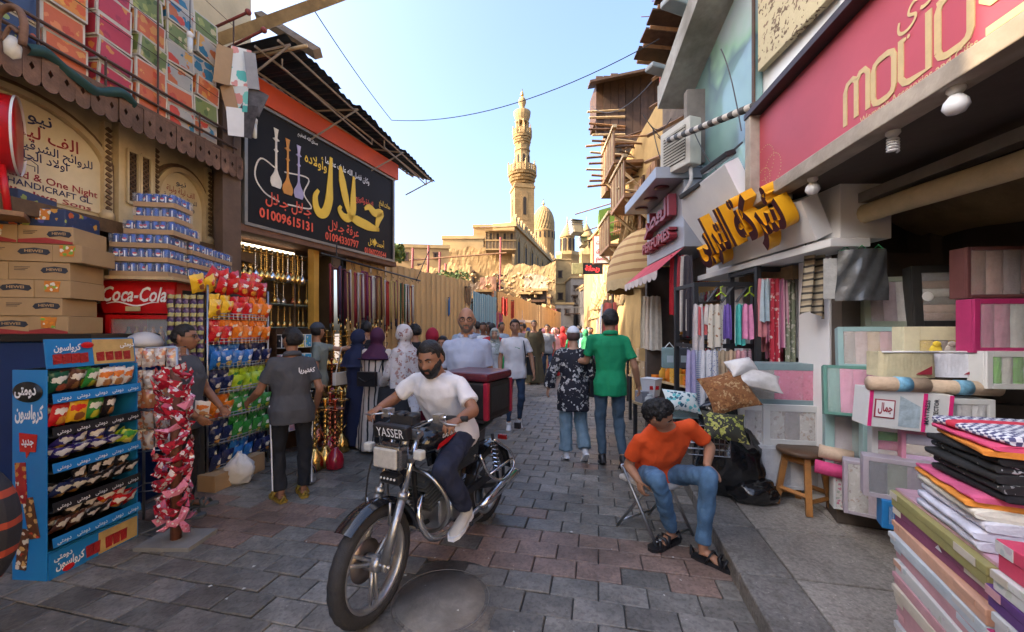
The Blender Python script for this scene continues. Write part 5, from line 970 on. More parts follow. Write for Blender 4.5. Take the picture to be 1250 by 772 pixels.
def hairmask(style):
    def m(v):
        hl = .07 if v.y > .03 else (.012 if v.y > -.02 else -.055)
        if v.y > .03 and abs(v.x) > .045: hl = .055
        if -.035 < v.y <= .0 and abs(v.x) > .06: hl = .03
        if style == 'bald': return -1
        return (v.z-hl)/.026
    return m
def beardmask(v):
    side = min(1, (abs(v.x)-.0)/.07); up = -.048+.05*max(0, (abs(v.x)-.035)/.04)
    if v.y < -.0: return -1
    mo = (v.z < -.036 and v.z > -.052 and abs(v.x) < .032)
    k = (up-v.z)/.01
    if abs(v.x) < .02 and -.073 < v.z < -.05: k = -.5
    return max(k, .5 if mo else -1)
def hoodmask(v):
    if v.y > .02 and abs(v.x) < .058*(1-max(0, v.z-.02)*4) and -.098 < v.z < .066: return -1
    return 1
def hand(b, w, d, n, curl=.5, s=1, th=1, side=1):
    """palm, four fingers and thumb; w wrist, d along the palm, n palm normal (fingers curl towards n)"""
    d = d.normalized(); n = (n-d*n.dot(d)).normalized(); u = d.cross(n)*side
    ring = []; 
    for t, rx, ry in ((0, .024, .018), (.03, .034, .017), (.065, .041, .015), (.088, .040, .012)): ring.append((w+d*t*s, u, d, rx*s, ry*s))
    ring_loft(b, ring, 10)
    for k, (o, L_) in enumerate(((.03, .072), (.0105, .08), (-.0105, .074), (-.029, .058))):
        p = w+d*(.082-.004*abs(k-1.3))*s+u*o*s; a = curl*(.5+.12*k); dd = d.copy(); pts = [p-d*.01*s, p]
        for q, fr_ in enumerate((.45, .3, .25)):
            a2 = a*(1.0 if q else .75); dd = (dd*math.cos(a2)+n*math.sin(a2)).normalized(); nn = (n*math.cos(a2)-d*math.sin(a2)); p = p+(dd+u*o*1.5)*L_*fr_*s; pts.append(p.copy())
            a += curl*.55
        b.tube(pts, [.0095*s, .0095*s, .0088*s, .008*s, .006*s], 8)
    p = w+d*.022*s+u*.028*s; q = p+(d*.5+u*.75+n*.35).normalized()*.036*s; r = q+(d*.85+u*.25+n*.45*curl*2).normalized()*.03*s; e = r+(d*.95+n*.5*curl*2).normalized()*.022*s
    b.tube([p-u*.01*s, q, r, e], [.014*s, .0115*s, .0098*s, .007*s], 8)
def person(label, loc, rz, h=1.75, pose=None, skin='tan', shirt=None, sleeve='short', pants=None, leg=1.0, hair='short', beard=False, shoe=None, robe=None, scarf=None, lod=1, head=(0, 0, 0), hands=None, bf=1, cap=None, group=None, hem=.1, hairt=.014, sandals=None, name='person', collar=False, sw=1, glasses=False, drape=.32, stub=False):
    t = thing(name, label, 'person', loc, rz, group); s = h/1.75; Rt = Matrix.Translation(loc) @ Matrix.Rotation(rz, 4, 'Z'); inv = Rt.inverted()
    J = {k: Vector(v)*s for k, v in J0.items()}
    for k, v in (pose or {}).items(): J[k] = inv @ v if isinstance(v, Vector) else Vector(v)*s
    vox = (.011, .017, .03)[lod]
    b = B(); torso(b, J, -.014, bf, .02, sw=sw); nd = (J['hd']-J['nk']).normalized(); b.tube([J['nk']-nd*.05, J['nk'], J['hd']-nd*.03*s], [.075*s, .056*s, .052*s], 14)
    for S in 'LR':
        b.ell(J['sh'+S], .038*s, 10, 8); limb(b, J['sh'+S], J['el'+S], .040*s, .040*s); limb(b, J['el'+S], J['wr'+S], .041*s, .027*s, mid=.038*s)
        if not robe: limb(b, J['hip'+S], J['kn'+S], .07*s, .042*s); limb(b, J['kn'+S], J['an'+S], .042*s, .034*s, mid=.042*s)
        if sandals or robe or shoe == 'none':
            a, c = J['an'+S], J['to'+S]; fd = (c-a).normalized(); b.tube([a-Vector((0, 0, .02)), a-fd*.03+Vector((0, 0, -.045)), a.lerp(c, .5), c, c+fd*.03], [.03*s, .032*s, .036*s, .038*s, .02*s], 10, flat=.6)
            for q in range(5):
                lat = fd.cross(Vector((0, 0, 1))).normalized()*(q-2)*.015*s*(1 if S == 'R' else -1); b.tube([c+lat, c+lat+fd*(.035-.004*q)*s], [.012*s, .008*s], 6)
    body = remesh(b, vox if lod else .009, SK[skin], 'body', 3)
    bo = ob('body', body, t)
    # head, ears, hands joined to the body mesh
    Hm = Matrix.Translation(J['hd']) @ Euler((head[0], head[1], head[2]), 'ZXY').to_matrix().to_4x4() @ Matrix.Diagonal((s, s, s, 1))
    hb = B(); V, F = (HV, HF) if lod < 2 else (HVl, HFl); hb.add(V, F, 0, True, Hm)
    if lod < 2:
        for sx in (-1, 1):
            hb.ell(Vector(Hm @ Vector((sx*.077, -.008, -.008))), (.008*s, .019*s, .031*s), 8, 8, X=Euler((head[0], head[1]+sx*.1, head[2]+sx*.35), 'ZXY').to_matrix().to_4x4())
    if not hands: hands = {}
    hh = B()
    for S in 'LR':
        d = (J['wr'+S]-J['el'+S]).normalized(); hd_ = hands.get(S, {}); dd = hd_.get('d'); dd = (inv.to_3x3() @ dd if isinstance(dd, Vector) else Vector(dd)) if dd is not None else d
        n = hd_.get('n'); n = (inv.to_3x3() @ n if isinstance(n, Vector) else Vector(n)) if n is not None else Vector((-1 if S == 'R' else 1, .1, 0))
        if lod == 2 or hd_.get('mitt'): hh.ell(J['wr'+S]+d*.07*s, (.03*s, .035*s, .07*s), 8, 6)
        else: hand(hh, J['wr'+S]-dd.normalized()*.01, dd, n, hd_.get('curl', .45), s*.98, side=(1 if S == 'R' else -1)*hd_.get('flip', 1))
    parts = [hb]
    if lod < 1:
        hm = remesh(hh, .0042, SK[skin], 'hands', 3); mm = bpy.data.objects.new('tmp', hm)
        vv = [tuple(v.co) for v in hm.vertices]; ff = [tuple(p.vertices) for p in hm.polygons]; hb.add(vv, ff, 0, True); bpy.data.objects.remove(mm)
    else: hb.add(hh.v, hh.f, 0, True)
    base = B(); base.add([tuple(v.co) for v in body.vertices], [tuple(p.vertices) for p in body.polygons], 0, True); base.add(hb.v, hb.f, 0, True); nm_ = base.mesh('body', SK[skin]); bo.data = nm_
    # face
    if lod < 2:
        e = B()
        for sx in (-1, 1): e.ell(Hm @ Vector((sx*.031, .0775, .011)), (.0125*s, .0092*s, .0042*s), 10, 8, 0, X=Euler((head[0], head[1], head[2]), 'ZXY').to_matrix().to_4x4()); e.ell(Hm @ Vector((sx*.031, .0835, .0105)), .0048*s, 8, 6, 1)
        e.build('eyes', (EYEW, IRIS), t)
        e = B()
        for sx in (-1, 1): e.tube([Hm @ Vector((sx*.012, .094, .027)), Hm @ Vector((sx*.03, .0925, .034)), Hm @ Vector((sx*.05, .078, .028))], [.0035*s, .0045*s, .002*s], 6)
        e.build('eyebrows', HAIR, t)
        e = B(); e.tube([Hm @ Vector((-.022, .084, -.061)), Hm @ Vector((0, .0985, -.0595)), Hm @ Vector((.022, .084, -.061))], [.002*s, .0055*s, .002*s], 6); e.build('lips', LIP, t)
    if glasses:
        e = B()
        for sx in (-1, 1): e.tube([Hm @ Vector((sx*.033+.024*math.cos(a*.524), .1, .01+.018*math.sin(a*.524))) for a in range(12)], .0022, 5, closed=True); e.tube([Hm @ Vector((sx*.057, .098, .012)), Hm @ Vector((sx*.08, .0, .01))], .002, 5)
        e.tube([Hm @ Vector((-.01, .102, .012)), Hm @ Vector((.01, .102, .012))], .002, 5); e.build('glasses', BLACK, t)
    if hair in ('short', 'curly') and not scarf:
        q = shell(hairmask(hair), hairt if hair == 'short' else .022, .35 if hair == 'short' else .9, 45 if hair == 'short' else 70, lod, seed=loc[0]); q.v = [tuple(Hm @ Vector(v)) for v in q.v]; q.build('hair', HAIR, t)
    if beard: q = shell(beardmask, .011, .4, 90, lod); q.v = [tuple(Hm @ Vector(v)) for v in q.v]; q.build('beard', HAIR, t)
    if stub: q = shell(beardmask, .002, .2, 90, lod); q.v = [tuple(Hm @ Vector(v)) for v in q.v]; q.build('beard', GREYH, t)
    if cap:
        q = shell(lambda v: (v.z-.035+.25*min(0, v.y)*0)/.008, .02, .05, 20, lod); q.add([(math.sin(a/6*3.14-1.57)*.075, .07+.0*a, .045) for a in range(7)]+[(math.sin(a/6*3.14-1.57)*.08, .07+math.cos(a/6*3.14-1.57)*.1, .03) for a in range(7)], [(i, i+1, i+8, i+7) for i in range(6)], 0, True); q.v = [tuple(Hm @ Vector(v)) for v in q.v]; q.build('cap', cap, t)
        q = shell(lambda v: (v.z+.06)/.03 if v.y < .0 else -1, .012, .3, 40, lod) ; q.v = [tuple(Hm @ Vector(v)) for v in q.v]; q.build('hair', HAIR if cap is not WHITE else M('brown_headscarf', (.12, .07, .06), .8), t)
    if scarf:
        q = shell(hoodmask, .024, .25, 14, lod, seed=loc[1]); q.v = [tuple(Hm @ Vector(v)) for v in q.v]; q.build('headscarf', scarf, t)
        q = B(); c = J['nk']; up = Vector((0, 0, 1)); prof = [(.088, .1), (.1, .04), (.15, -.03), (.21, -.08), (.235, -.16), (.24, -.16-drape*.5), (.26, -.16-drape)]
        q.lathe([(r*s, z*s) for r, z in prof], 28, tuple(c), ripple=.16, rk=7, ph=loc[0], ey=.72); q.build('scarf_drape', scarf, t)
    # clothing
    if robe:
        q = B(); z0 = .04; N = 12; top = (J['shL']+J['shR'])/2; lat = (J['shR']-J['shL']).normalized(); vs = []; n = 40; rw = .22 if not hasattr(leg, '__len__') else leg[0]
        for i in range(N+1):
            f = i/N; c = Vector((J['pel'].x*(1-f)*.5, J['pel'].y, z0)).lerp(top+Vector((0, 0, .02)), f)
            rx = (.30*leg-.12*leg*min(1, f*1.4)) if f < .75 else .18; ry = rx*.78; 
            if f > .92: rx, ry = .15, .085
            for k in range(n): a = 2*math.pi*k/n; rr = 1+.09*(1-f)**.7*math.sin(a*7+loc[0]*9+f)+.04*(1-f)*math.sin(a*13+f*3); vs.append(c+Vector((math.cos(a)*rx*rr*s, math.sin(a)*ry*rr*s, 0)))
        q.add(vs, [(i*n+k, i*n+(k+1) % n, (i+1)*n+(k+1) % n, (i+1)*n+k) for i in range(N) for k in range(n)]+[tuple(range(n))[::-1], tuple(N*n+k for k in range(n))], 0, True)
        for S in 'LR': q.ell(J['sh'+S], .07*s, 10, 8); limb(q, J['sh'+S], J['el'+S], .07*s, .066*s); limb(q, J['el'+S], J['wr'+S], .062*s, .06*s)
        ob('robe', remesh(q, vox*1.15, robe, 'robe', 3, .006, 8, loc[0]), t)
    if shirt:
        q = B(); torso(q, J, .02, bf, hem, True, sw, hemf=1.13 if hem < .15 else 1.2)
        for S in 'LR':
            a, e, w = J['sh'+S], J['el'+S], J['wr'+S]; q.ell(a, .056*s, 12, 9); m0 = (J['shL']+J['shR'])/2; up_ = (J['nk']-J['ch']).normalized(); limb(q, J['nk'].lerp(m0, .75)+(a-m0)*.1, a, .062*s, .053*s); q.ell(a.lerp(m0, .42)-up_*.075*s, (.085*s, .082*s, .1*s), 12, 9)
            if sleeve == 'short': tubeleg(q, a, a.lerp(e, .7), .055*s, .060*s)
            elif sleeve == 'long': limb(q, a, e, .06*s, .055*s); tubeleg(q, e, e.lerp(w, .93), .053*s, .043*s)
            elif sleeve == 'loose': limb(q, a, e, .075*s, .075*s); tubeleg(q, e, e.lerp(w, .85), .075*s, .08*s)
        so_ = ob('shirt', remesh(q, vox, shirt, 'shirt', 3, .014 if lod < 2 else 0, 8, loc[0]*3), t)
        if collar:
            q = B(); nd = (J['hd']-J['nk']).normalized(); fwd = Vector((0, 1, 0)); pts = [J['nk']+nd*.005+Vector((math.sin(a)*.075*s, math.cos(a)*.068*s, .012*(1-math.cos(a)))) for a in [.35+i*(2*math.pi-.7)/14 for i in range(15)]]
            q.tube(pts, .014*s, 6, flat=2.0); q.build('collar', shirt, t)
    if pants:
        q = B(); up0 = (J['ch']-J['pel']).normalized(); latp = (J['hipR']-J['hipL']).normalized(); ring_loft(q, [(J['pel']-up0*.09, latp, up0, .14*s, .105*s*bf), (J['pel'], latp, up0, .172*s, .125*s*bf), (J['pel']+up0*.07, latp, up0, .13*s*bf, .095*s*bf)])
        for S in 'LR':
            a, k, an = J['hip'+S], J['kn'+S], J['an'+S]; q.ell(a, .092*s, 12, 8); limb(q, a, k, .092*s, .068*s*leg); e = k.lerp(an, .92); q.ell(k, .067*s*leg, 12, 8); tubeleg(q, k, e, .067*s*leg, .054*s*leg*leg, mid=.063*s*leg)
        ob('trousers', remesh(q, vox, pants, 'trousers', 3, .013 if lod < 2 else 0, 12, loc[1]*2, (1, 1, .8)), t)
    if shoe and shoe != 'none':
        for S in 'LR':
            q = B(); a, c = J['an'+S], J['to'+S]; fd = (c-a); fd = fd.normalized() if fd.length else Vector((0, 1, 0)); up = Vector((0, 0, 1)); up = (up-fd*up.dot(fd)).normalized(); lat = fd.cross(up); hl = a-up*.04*s-fd*.045*s; L_ = .27*s
            secs = [(hl+fd*L_*f+up*o*s, lat, fd, rx*s, ry*s) for f, o, rx, ry in ((-.0, 0, .02, .025), (.06, 0, .033, .04), (.3, .003, .037, .042), (.6, -.008, .045, .03), (.85, -.014, .042, .022), (1.0, -.018, .02, .013))]
            ring_loft(q, secs, 12); q.tube([a+up*.03*s, a-up*.03*s], [.042*s, .045*s], 10); m_ = remesh(q, .009 if lod < 2 else .02, shoe, 'shoe', 2); sh = ob('shoe', m_, t)
            q = B(); sv = [(hl+fd*L_*f-up*.036*s, fd, lat, 0, w_*s) for f, w_ in ((-.06, .02), (.02, .034), (.3, .036), (.65, .048), (.9, .042), (1.05, .02))]
            for i in range(len(sv)-1):
                (c0, _, _, _, w0), (c1, _, _, _, w1) = sv[i], sv[i+1]; q.add([c0-lat*w0, c0+lat*w0, c1+lat*w1, c1-lat*w1]+[x+up*.024*s for x in (c0-lat*w0, c0+lat*w0, c1+lat*w1, c1-lat*w1)], [(0, 3, 2, 1), (4, 5, 6, 7), (0, 1, 5, 4), (1, 2, 6, 5), (2, 3, 7, 6), (3, 0, 4, 7)])
            q.build('sole', WHITEP if shoe is not BLACK else RUBBER, sh)
    if sandals:
        for S in 'LR':
            a, c = J['an'+S], J['to'+S]; fd = Vector((c.x-a.x, c.y-a.y, 0)).normalized(); lat = fd.cross(Vector((0, 0, 1))); q = B(); base_ = Vector((a.x, a.y, min(a.z, c.z)-.015)) if False else Vector((a.x, a.y, .012))
            pts = [(-.07, .03), (0, .04), (.08, .04), (.16, .052), (.21, .045), (.235, .02)]; vs = [base_+fd*f+lat*w_ for f, w_ in pts]+[base_+fd*f-lat*w_ for f, w_ in pts[::-1]]; n = len(vs); q.add([v+Vector((0, 0, -.012)) for v in vs]+[v+Vector((0, 0, .012)) for v in vs], [tuple(range(n))[::-1], tuple(range(n, 2*n))]+[(i, (i+1) % n, (i+1) % n+n, i+n) for i in range(n)])
            so_ = q.build('sandal', sandals, t); q = B()
            for f, hgt, sg in ((.06, .065, .03), (.11, .058, -.02), (.155, .05, .02)):
                q.tube([base_+fd*(f-sg)+lat*.046, base_+fd*f+lat*.03+Vector((0, 0, hgt)), base_+fd*f-lat*.03+Vector((0, 0, hgt)), base_+fd*(f+sg)-lat*.046], .014, 6, flat=.35)
            q.tube([base_-fd*.07+lat*.03+Vector((0, 0, .01)), base_-fd*.08+Vector((0, 0, .06)), base_-fd*.07-lat*.03+Vector((0, 0, .01))], .009, 6); q.build('straps', sandals, so_)
    return t, J, Rt
def cloth(nm, c, **k): return M(nm, c, .85, 0, .15, 6, .9, bs=13, **k)
# ---- sitting man in orange
SM_ = {'pel': P(801, 574, 3.13), 'ch': P(806, 548, 3.04), 'nk': P(812, 520, 2.9), 'hd': P(803, 506, 2.8), 'shR': P(781, 538, 2.98), 'shL': P(843, 520, 2.96), 'elR': P(767, 568, 3.08), 'wrR': P(780, 587, 2.93), 'elL': P(867, 546, 3.0), 'wrL': P(863, 568, 2.76),
       'hipR': P(789, 578, 3.1), 'hipL': P(815, 578, 3.1), 'knR': P(803, 586, 2.68), 'anR': P(820, 646, 2.94), 'toR': P(811, 659, 2.9), 'knL': P(866, 582, 2.66), 'anL': P(858, 668, 2.72), 'toL': P(874, 684, 2.66)}
for k_ in ('toR', 'toL'): SM_[k_].z = .035
for k_ in ('anR', 'anL'): SM_[k_].z = .085
person('man in bright orange tee and blue jeans sitting bent over on a folding chair', (1.13, 3.15, 0), R(-160), 1.7, SM_, 'tan', cloth('orange_tee', (.78, .085, .012)), 'short', JEAN, .95, 'curly', lod=0, head=(-.72, .12, .7), sandals=BLACK, hands={'R': dict(d=Vector((.1, -.3, -1)), n=Vector((1, .3, 0)), curl=.9), 'L': dict(d=Vector((.45, -.75, -.45)), n=Vector((0, -.5, -1)), curl=.3)}, hairt=.02, hem=.06, sw=1.0)
# ---- rider
BM = Vector((-.49, 2.75, 0)); BRZ = R(154.4)
GRIP = .30
RP = {'pel': (0, -.14, .85), 'ch': (0, -.03, 1.11), 'nk': (0, .06, 1.29), 'hd': (0, .125, 1.40), 'shL': (-.19, .05, 1.235), 'shR': (.19, .05, 1.235), 'elL': (-.33, .12, 1.08), 'elR': (.33, .12, 1.10), 'wrL': (-.315, .27, 1.055), 'wrR': (.315, .27, 1.07),
      'hipL': (-.1, -.12, .82), 'hipR': (.1, -.12, .82), 'knL': (-.2, .27, .74), 'knR': (.2, .27, .74), 'anL': (-.2, .0, .38), 'anR': (.2, .0, .38), 'toL': (-.22, .16, .36), 'toR': (.22, .16, .36)}
WT = M('white_tee_cloth', (.70, .68, .68), .85, 0, .06, 5, .9, bs=12)
person('bearded man in white tee and navy trousers riding the black motorcycle', BM, BRZ, 1.75, RP, 'brown', WT, 'short', NAVY, 1.05, 'short', beard=True, shoe=M('offwhite_sneaker', (.62, .58, .5), .7, 0, .15, 8, .3), lod=0, head=(-.32, .0, .15), hands={'L': dict(d=(.1, .9, -.15), n=(.1, .1, -1), curl=.95), 'R': dict(d=(-.1, .9, -.15), n=(-.1, .1, -1), curl=.95)}, bf=1.08, sw=1.08, hem=.07)
# ---- couple walking away
GT = cloth('green_polo_cloth', (.008, .27, .11)); c0 = P(745, 570, 4.6)
GP = {'elL': P(716, 441, 4.72), 'wrL': P(693, 440, 4.84), 'shL': P(722, 414, 4.62), 'elR': (.26, -.04, 1.12), 'wrR': (.32, .06, .89), 'hipL': (-.09, 0, .92), 'knL': (-.1, .1, .5), 'anL': (-.08, .06, .085), 'toL': (-.09, .2, .02), 'knR': (.1, .06, .52), 'anR': (.12, -.13, .13), 'toR': (.12, -.02, .03)}
person('tall man in green polo and blue jeans walking away, arm round the woman', (c0.x, 4.6, 0), R(-6), 1.82, GP, 'tan', GT, 'short', M('slate_jeans', (.06, .10, .14), .85, 0, .3, 8, .35, bs=60), .92, 'short', shoe=BLACK, lod=0, head=(0, 0, .1), collar=True, hem=.14, hands={'L': dict(d=Vector((-1, .1, -.15)), n=Vector((0, .5, -1)), curl=.3)}, hairt=.02)
FLW = spots('white_flower_on_navy', (.012, .012, .02), [(.5, .48, .45), (.35, .33, .32), (.6, .58, .55)], 13, .36, .8, dist=.9)
c1_ = P(700, 560, 4.86)
person('woman in black floral blouse and pale cap walking away with the green shirted man', (c1_.x, 4.86, 0), R(4), 1.62, {'elL': (-.29, -.02, 1.16), 'wrL': (-.33, .05, .93), 'elR': (.25, .0, 1.12), 'wrR': (.22, .12, .95), 'anR': (.12, -.15, .14), 'toR': (.12, -.03, .03), 'knR': (.11, .05, .5)}, 'light', FLW, 'loose', M('pale_wide_jeans', (.17, .25, .3), .85, 0, .25, 8, .35, bs=60), 1.3, 'none', shoe=M('white_sneaker', (.7, .68, .66), .6), lod=0, cap=WHITE, hem=.26)
b = B(); b.tube([(.2, -.12, 1.35), (.24, -.1, .95), (.22, -.1, .85)], .02, 6, flat=.3); b.slab(.17, .3, -.16, -.07, .78, .98)
tt = tag(b.build('shoulder_bag', BLACK, None, (c1_.x, 4.86, 0), R(4), bevel=.01), 'black shoulder bag hanging at the floral bloused woman side', 'bag')
# ---- bald man behind the box
person('bald bespectacled man in pale blue shirt standing behind the delivery box', (-.43, 3.75, 0), R(176), 1.8, {'elR': (.25, -.05, 1.12), 'elL': (-.21, -.03, 1.12)}, 'tan', M('pale_blue_shirt', (.38, .43, .55), .8, 0, .1, 6, .25, bs=30), 'short', M('grey_trousers', (.1, .1, .11), .85), 1.1, 'bald', lod=0, head=(-.05, 0, .12), glasses=True, bf=1.08, sw=.97, shoe=BLACK, collar=True, hem=.1, stub=True)
# ---- walker in white tee
c = G(627, 523)
wt_, J_, Rt_ = person('smiling young man in white tee with black shoulder bag walking towards the camera', (c.x+.02, 6.35, 0), R(183), 1.75, {'knR': (.1, .08, .52), 'anR': (.1, .02, .085), 'toR': (.11, .18, .02), 'knL': (-.1, .06, .5), 'anL': (-.08, -.14, .1), 'toL': (-.1, 0, .02), 'elL': (-.27, -.02, 1.14), 'wrL': (-.3, .05, .9)}, 'tan', WT, 'short', JEAND, .85, 'short', shoe=M('white_sneaker', (.7, .68, .66), .6), lod=1, hem=.12)
b = B(); b.slab(-.07, .07, .125, .13, 1.28, 1.30); b.tube([(-.07, .13, 1.29), (0, .135, 1.315), (.07, .13, 1.29)], .008, 5); b.build('chest_print', M('green_print', (.05, .25, .12), .7), wt_)
b = B(); b.tube([(-.13, .13, 1.42), (-.16, .12, 1.2), (-.2, .0, 1.0), (-.17, -.14, 1.2), (-.12, -.1, 1.44)], .022, 6, flat=.4); b.slab(-.34, -.2, -.2, -.05, .85, 1.15); tag(b.build('shoulder_bag', BLACK, None, (c.x+.02, 6.35, 0), R(183), bevel=.02), 'black bag slung from the shoulder of the man in white tee', 'bag')
# ---- others in the middle distance: (px of body, feet row, height, facing deg, spec)
def at(px, Y): return ((px-625)/FPX*Y, Y, 0)
person('woman in grey patterned headscarf and green jacket left of the man in white tee', at(604, 7.3), R(178), 1.6, None, 'light', M('white_black_top', (.6, .6, .6), .8, 0, .3, 10), 'long', WHITE, 1.1, 'none', shoe=BLACK, scarf=spots('grey_leaf_scarf', (.3, .32, .28), [(.5, .5, .45), (.2, .22, .2)], 25, .35), lod=1, drape=.05)
b = B(); [b.tube([(x*.15, .02, 1.25), (x*.2, .02, .9), (x*.2, .0, .62)], [.09, .1, .1], 8) for x in (-1, 1)]; tag(b.build('green_jacket', M('bright_green_cloth', (.02, .4, .1), .8), None, at(604, 7.28), R(178)), 'bright green open jacket worn by the woman in grey headscarf', 'jacket')
person('tall man in olive brown galabeya walking towards the camera', at(652, 11.5), R(180), 1.85, None, 'brown', robe=M('olive_galabeya', (.075, .06, .03), .85, 0, .2), leg=.95, lod=1, shoe=BLACK)
person('man in grey tee and jeans with backpack straps right of the galabeya man', at(668, 12.5), R(175), 1.74, {'knL': (-.1, .1, .5), 'anR': (.1, -.12, .1)}, 'brown', cloth('grey_tee', (.22, .23, .25)), 'short', JEAND, 1, 'short', lod=1, shoe=BLACK)
person('woman in pink headscarf and beige coat beyond the grey tee man', at(679, 15), R(178), 1.62, None, 'light', cloth('beige_coat', (.5, .4, .36)), 'long', JEAN, 1.2, 'none', scarf=cloth('pink_scarf', (.6, .3, .3)), lod=1, hem=.3, shoe=WHITE, drape=.05)
# left group
person('youth in charcoal polo and striped track trousers facing the snack racks', (-2.08, 3.72, 0), R(42), 1.6, {'elL': (-.28, .06, 1.13), 'wrL': (-.34, .27, 1.0), 'elR': (.24, -.1, 1.12), 'wrR': (.24, .05, .9), 'knL': (-.12, .08, .5), 'knR': (.12, .0, .5)}, 'brown', cloth('charcoal_polo', (.075, .075, .08)), 'short', BLKC, 1.05, 'short', lod=0, head=(0, 0, .35), sandals=M('mustard_sandal', (.35, .22, .03), .6), hem=.13, collar=True, hairt=.024, sw=.95)
b = B(); [b.tube([(s_*.185, 0, .9), (s_*.17, -.0, .5), (s_*.165, -.02, .12)], .006, 5) for s_ in (-1, 1)]; kid = bpy.data.objects[-1] if False else None
tq = [o for o in bpy.data.objects if o.get('label', '').startswith('youth in charcoal')][0]; b.build('trouser_stripe', WHITEP, tq); text('كفتيريا', tq, WHITEP, .02, 1.2, .06, y=-.15, width=.14, bold=.03)
person('boy in dark grey tee and glasses standing behind the red pouches, holding a packet', (-2.86, 3.42, 0), R(-75), 1.63, {'elR': (.24, .02, 1.12), 'wrR': (.2, .2, .93), 'elL': (-.2, .1, 1.12), 'wrL': (-.14, .25, .95)}, 'brown', cloth('slate_tee', (.07, .075, .085)), 'short', BLKC, 1, 'short', lod=0, glasses=True, sandals=M('grey_foam_clog', (.1, .11, .11), .6), hem=.12)
o = inst('snack_bag', bag_mesh('white', PK['white']), (-2.6, 3.3, .93), (.3, .2, .4), 'white and orange packet held in the hand of the boy with glasses', 'snack bag', None)
person('shopkeeper in grey green tee and dark cap reaching towards the hookahs', at(386, 5.5), R(-65), 1.68, {'shL': (-.18, .05, 1.42), 'elL': (-.15, .3, 1.36), 'wrL': (-.12, .54, 1.38), 'elR': (.24, .0, 1.12)}, 'tan', cloth('grey_green_tee', (.2, .23, .2)), 'short', BLKC, 1, 'none', lod=1, cap=M('dark_cap_cloth', (.04, .05, .07), .8), head=(0, 0, .7))
NVR = M('navy_abaya', (.012, .018, .055), .8, 0, .2, 5, .3)
person('woman in long navy abaya and navy headscarf with white bag, back to camera', at(437, 5.35), R(-25), 1.58, {'elL': (-.22, .12, 1.12), 'wrL': (-.1, .25, 1.05)}, 'light', robe=NVR, scarf=NVR, lod=1, leg=.85, head=(0, 0, -.5), drape=.1)
b = B(); b.box(-.28, -.02, .92, .06, .26, .17); b.tube([(-.26, .1, 1.0), (-.15, .08, 1.4), (-.2, -.1, 1.35), (-.26, -.14, 1.0)], .008, 5); tag(b.build('handbag', M('white_leather', (.6, .56, .5), .5), None, at(437, 5.35), R(-25), bevel=.02), 'white handbag at the hip of the woman in navy abaya', 'bag')
STR = stripes('black_cream_stripes', [(.6, .52, .45), (.6, .52, .45), (.6, .52, .45), (.015, .015, .018)], .085, 0, .85, .05)
person('woman in black and cream striped robe with plum headscarf, back to camera', at(460, 5.15), R(-10), 1.6, {'elL': (-.22, .05, 1.12), 'wrL': (-.2, .18, .95)}, 'light', robe=STR, scarf=M('plum_scarf', (.07, .015, .05), .8), lod=1, leg=.95, head=(0, 0, .3), drape=-.02)
b = B(); b.box(.02, -.27, .98, .24, .07, .18); b.tube([(-.09, -.25, 1.06), (-.12, -.15, 1.4), (.1, .1, 1.42), (.14, -.2, 1.06)], .007, 5); b.tube([(-.08, -.31, 1.0), (.02, -.315, .95), (.12, -.31, 1.0)], .006, 5); tag(b.build('handbag', BLACK, None, at(460, 5.15), R(-10), bevel=.02), 'black quilted handbag on the back of the striped robe', 'bag')
FL2 = spots('pale_flower_scarf', (.55, .52, .52), [(.35, .2, .17), (.42, .38, .36), (.3, .15, .13), (.5, .45, .42)], 16, .4, .8, dist=.8)
person('woman in long white floral khimar over black skirt facing left', at(494, 4.85), R(70), 1.64, {'elL': (-.2, .12, 1.12), 'wrL': (-.12, .25, 1.0)}, 'light', robe=FL2, scarf=FL2, lod=1, leg=.85, drape=.7)
b = B(); b.lathe([(.24, .02), (.23, .45), (.18, .9)], 24, ripple=.12, rk=8); tag(b.build('black_skirt', BLKC, None, at(482, 4.75), 0), 'long black skirt below the white floral khimar', 'skirt')
person('man with dark hair seen behind the navy abaya woman, facing the shop', at(447, 6.2), R(20), 1.72, None, 'brown', BLKC, 'short', BLKC, 1, 'short', lod=1)
person('dark haired woman looking left behind the floral khimar', at(507, 6.3), R(60), 1.66, None, 'tan', BLKC, 'long', BLKC, 1, 'short', lod=1, hairt=.03)
person('woman in crimson headscarf and maroon robe behind the rider', at(528, 5.6), R(30), 1.6, None, 'light', robe=M('maroon_robe', (.2, .012, .03), .8), scarf=M('crimson_scarf', (.3, .01, .03), .8), lod=1, leg=.9, drape=.05)
person('short dark haired person in black between rider and crimson headscarf', at(541, 5.2), R(170), 1.5, None, 'brown', BLKC, 'short', BLKC, 1, 'short', lod=1)
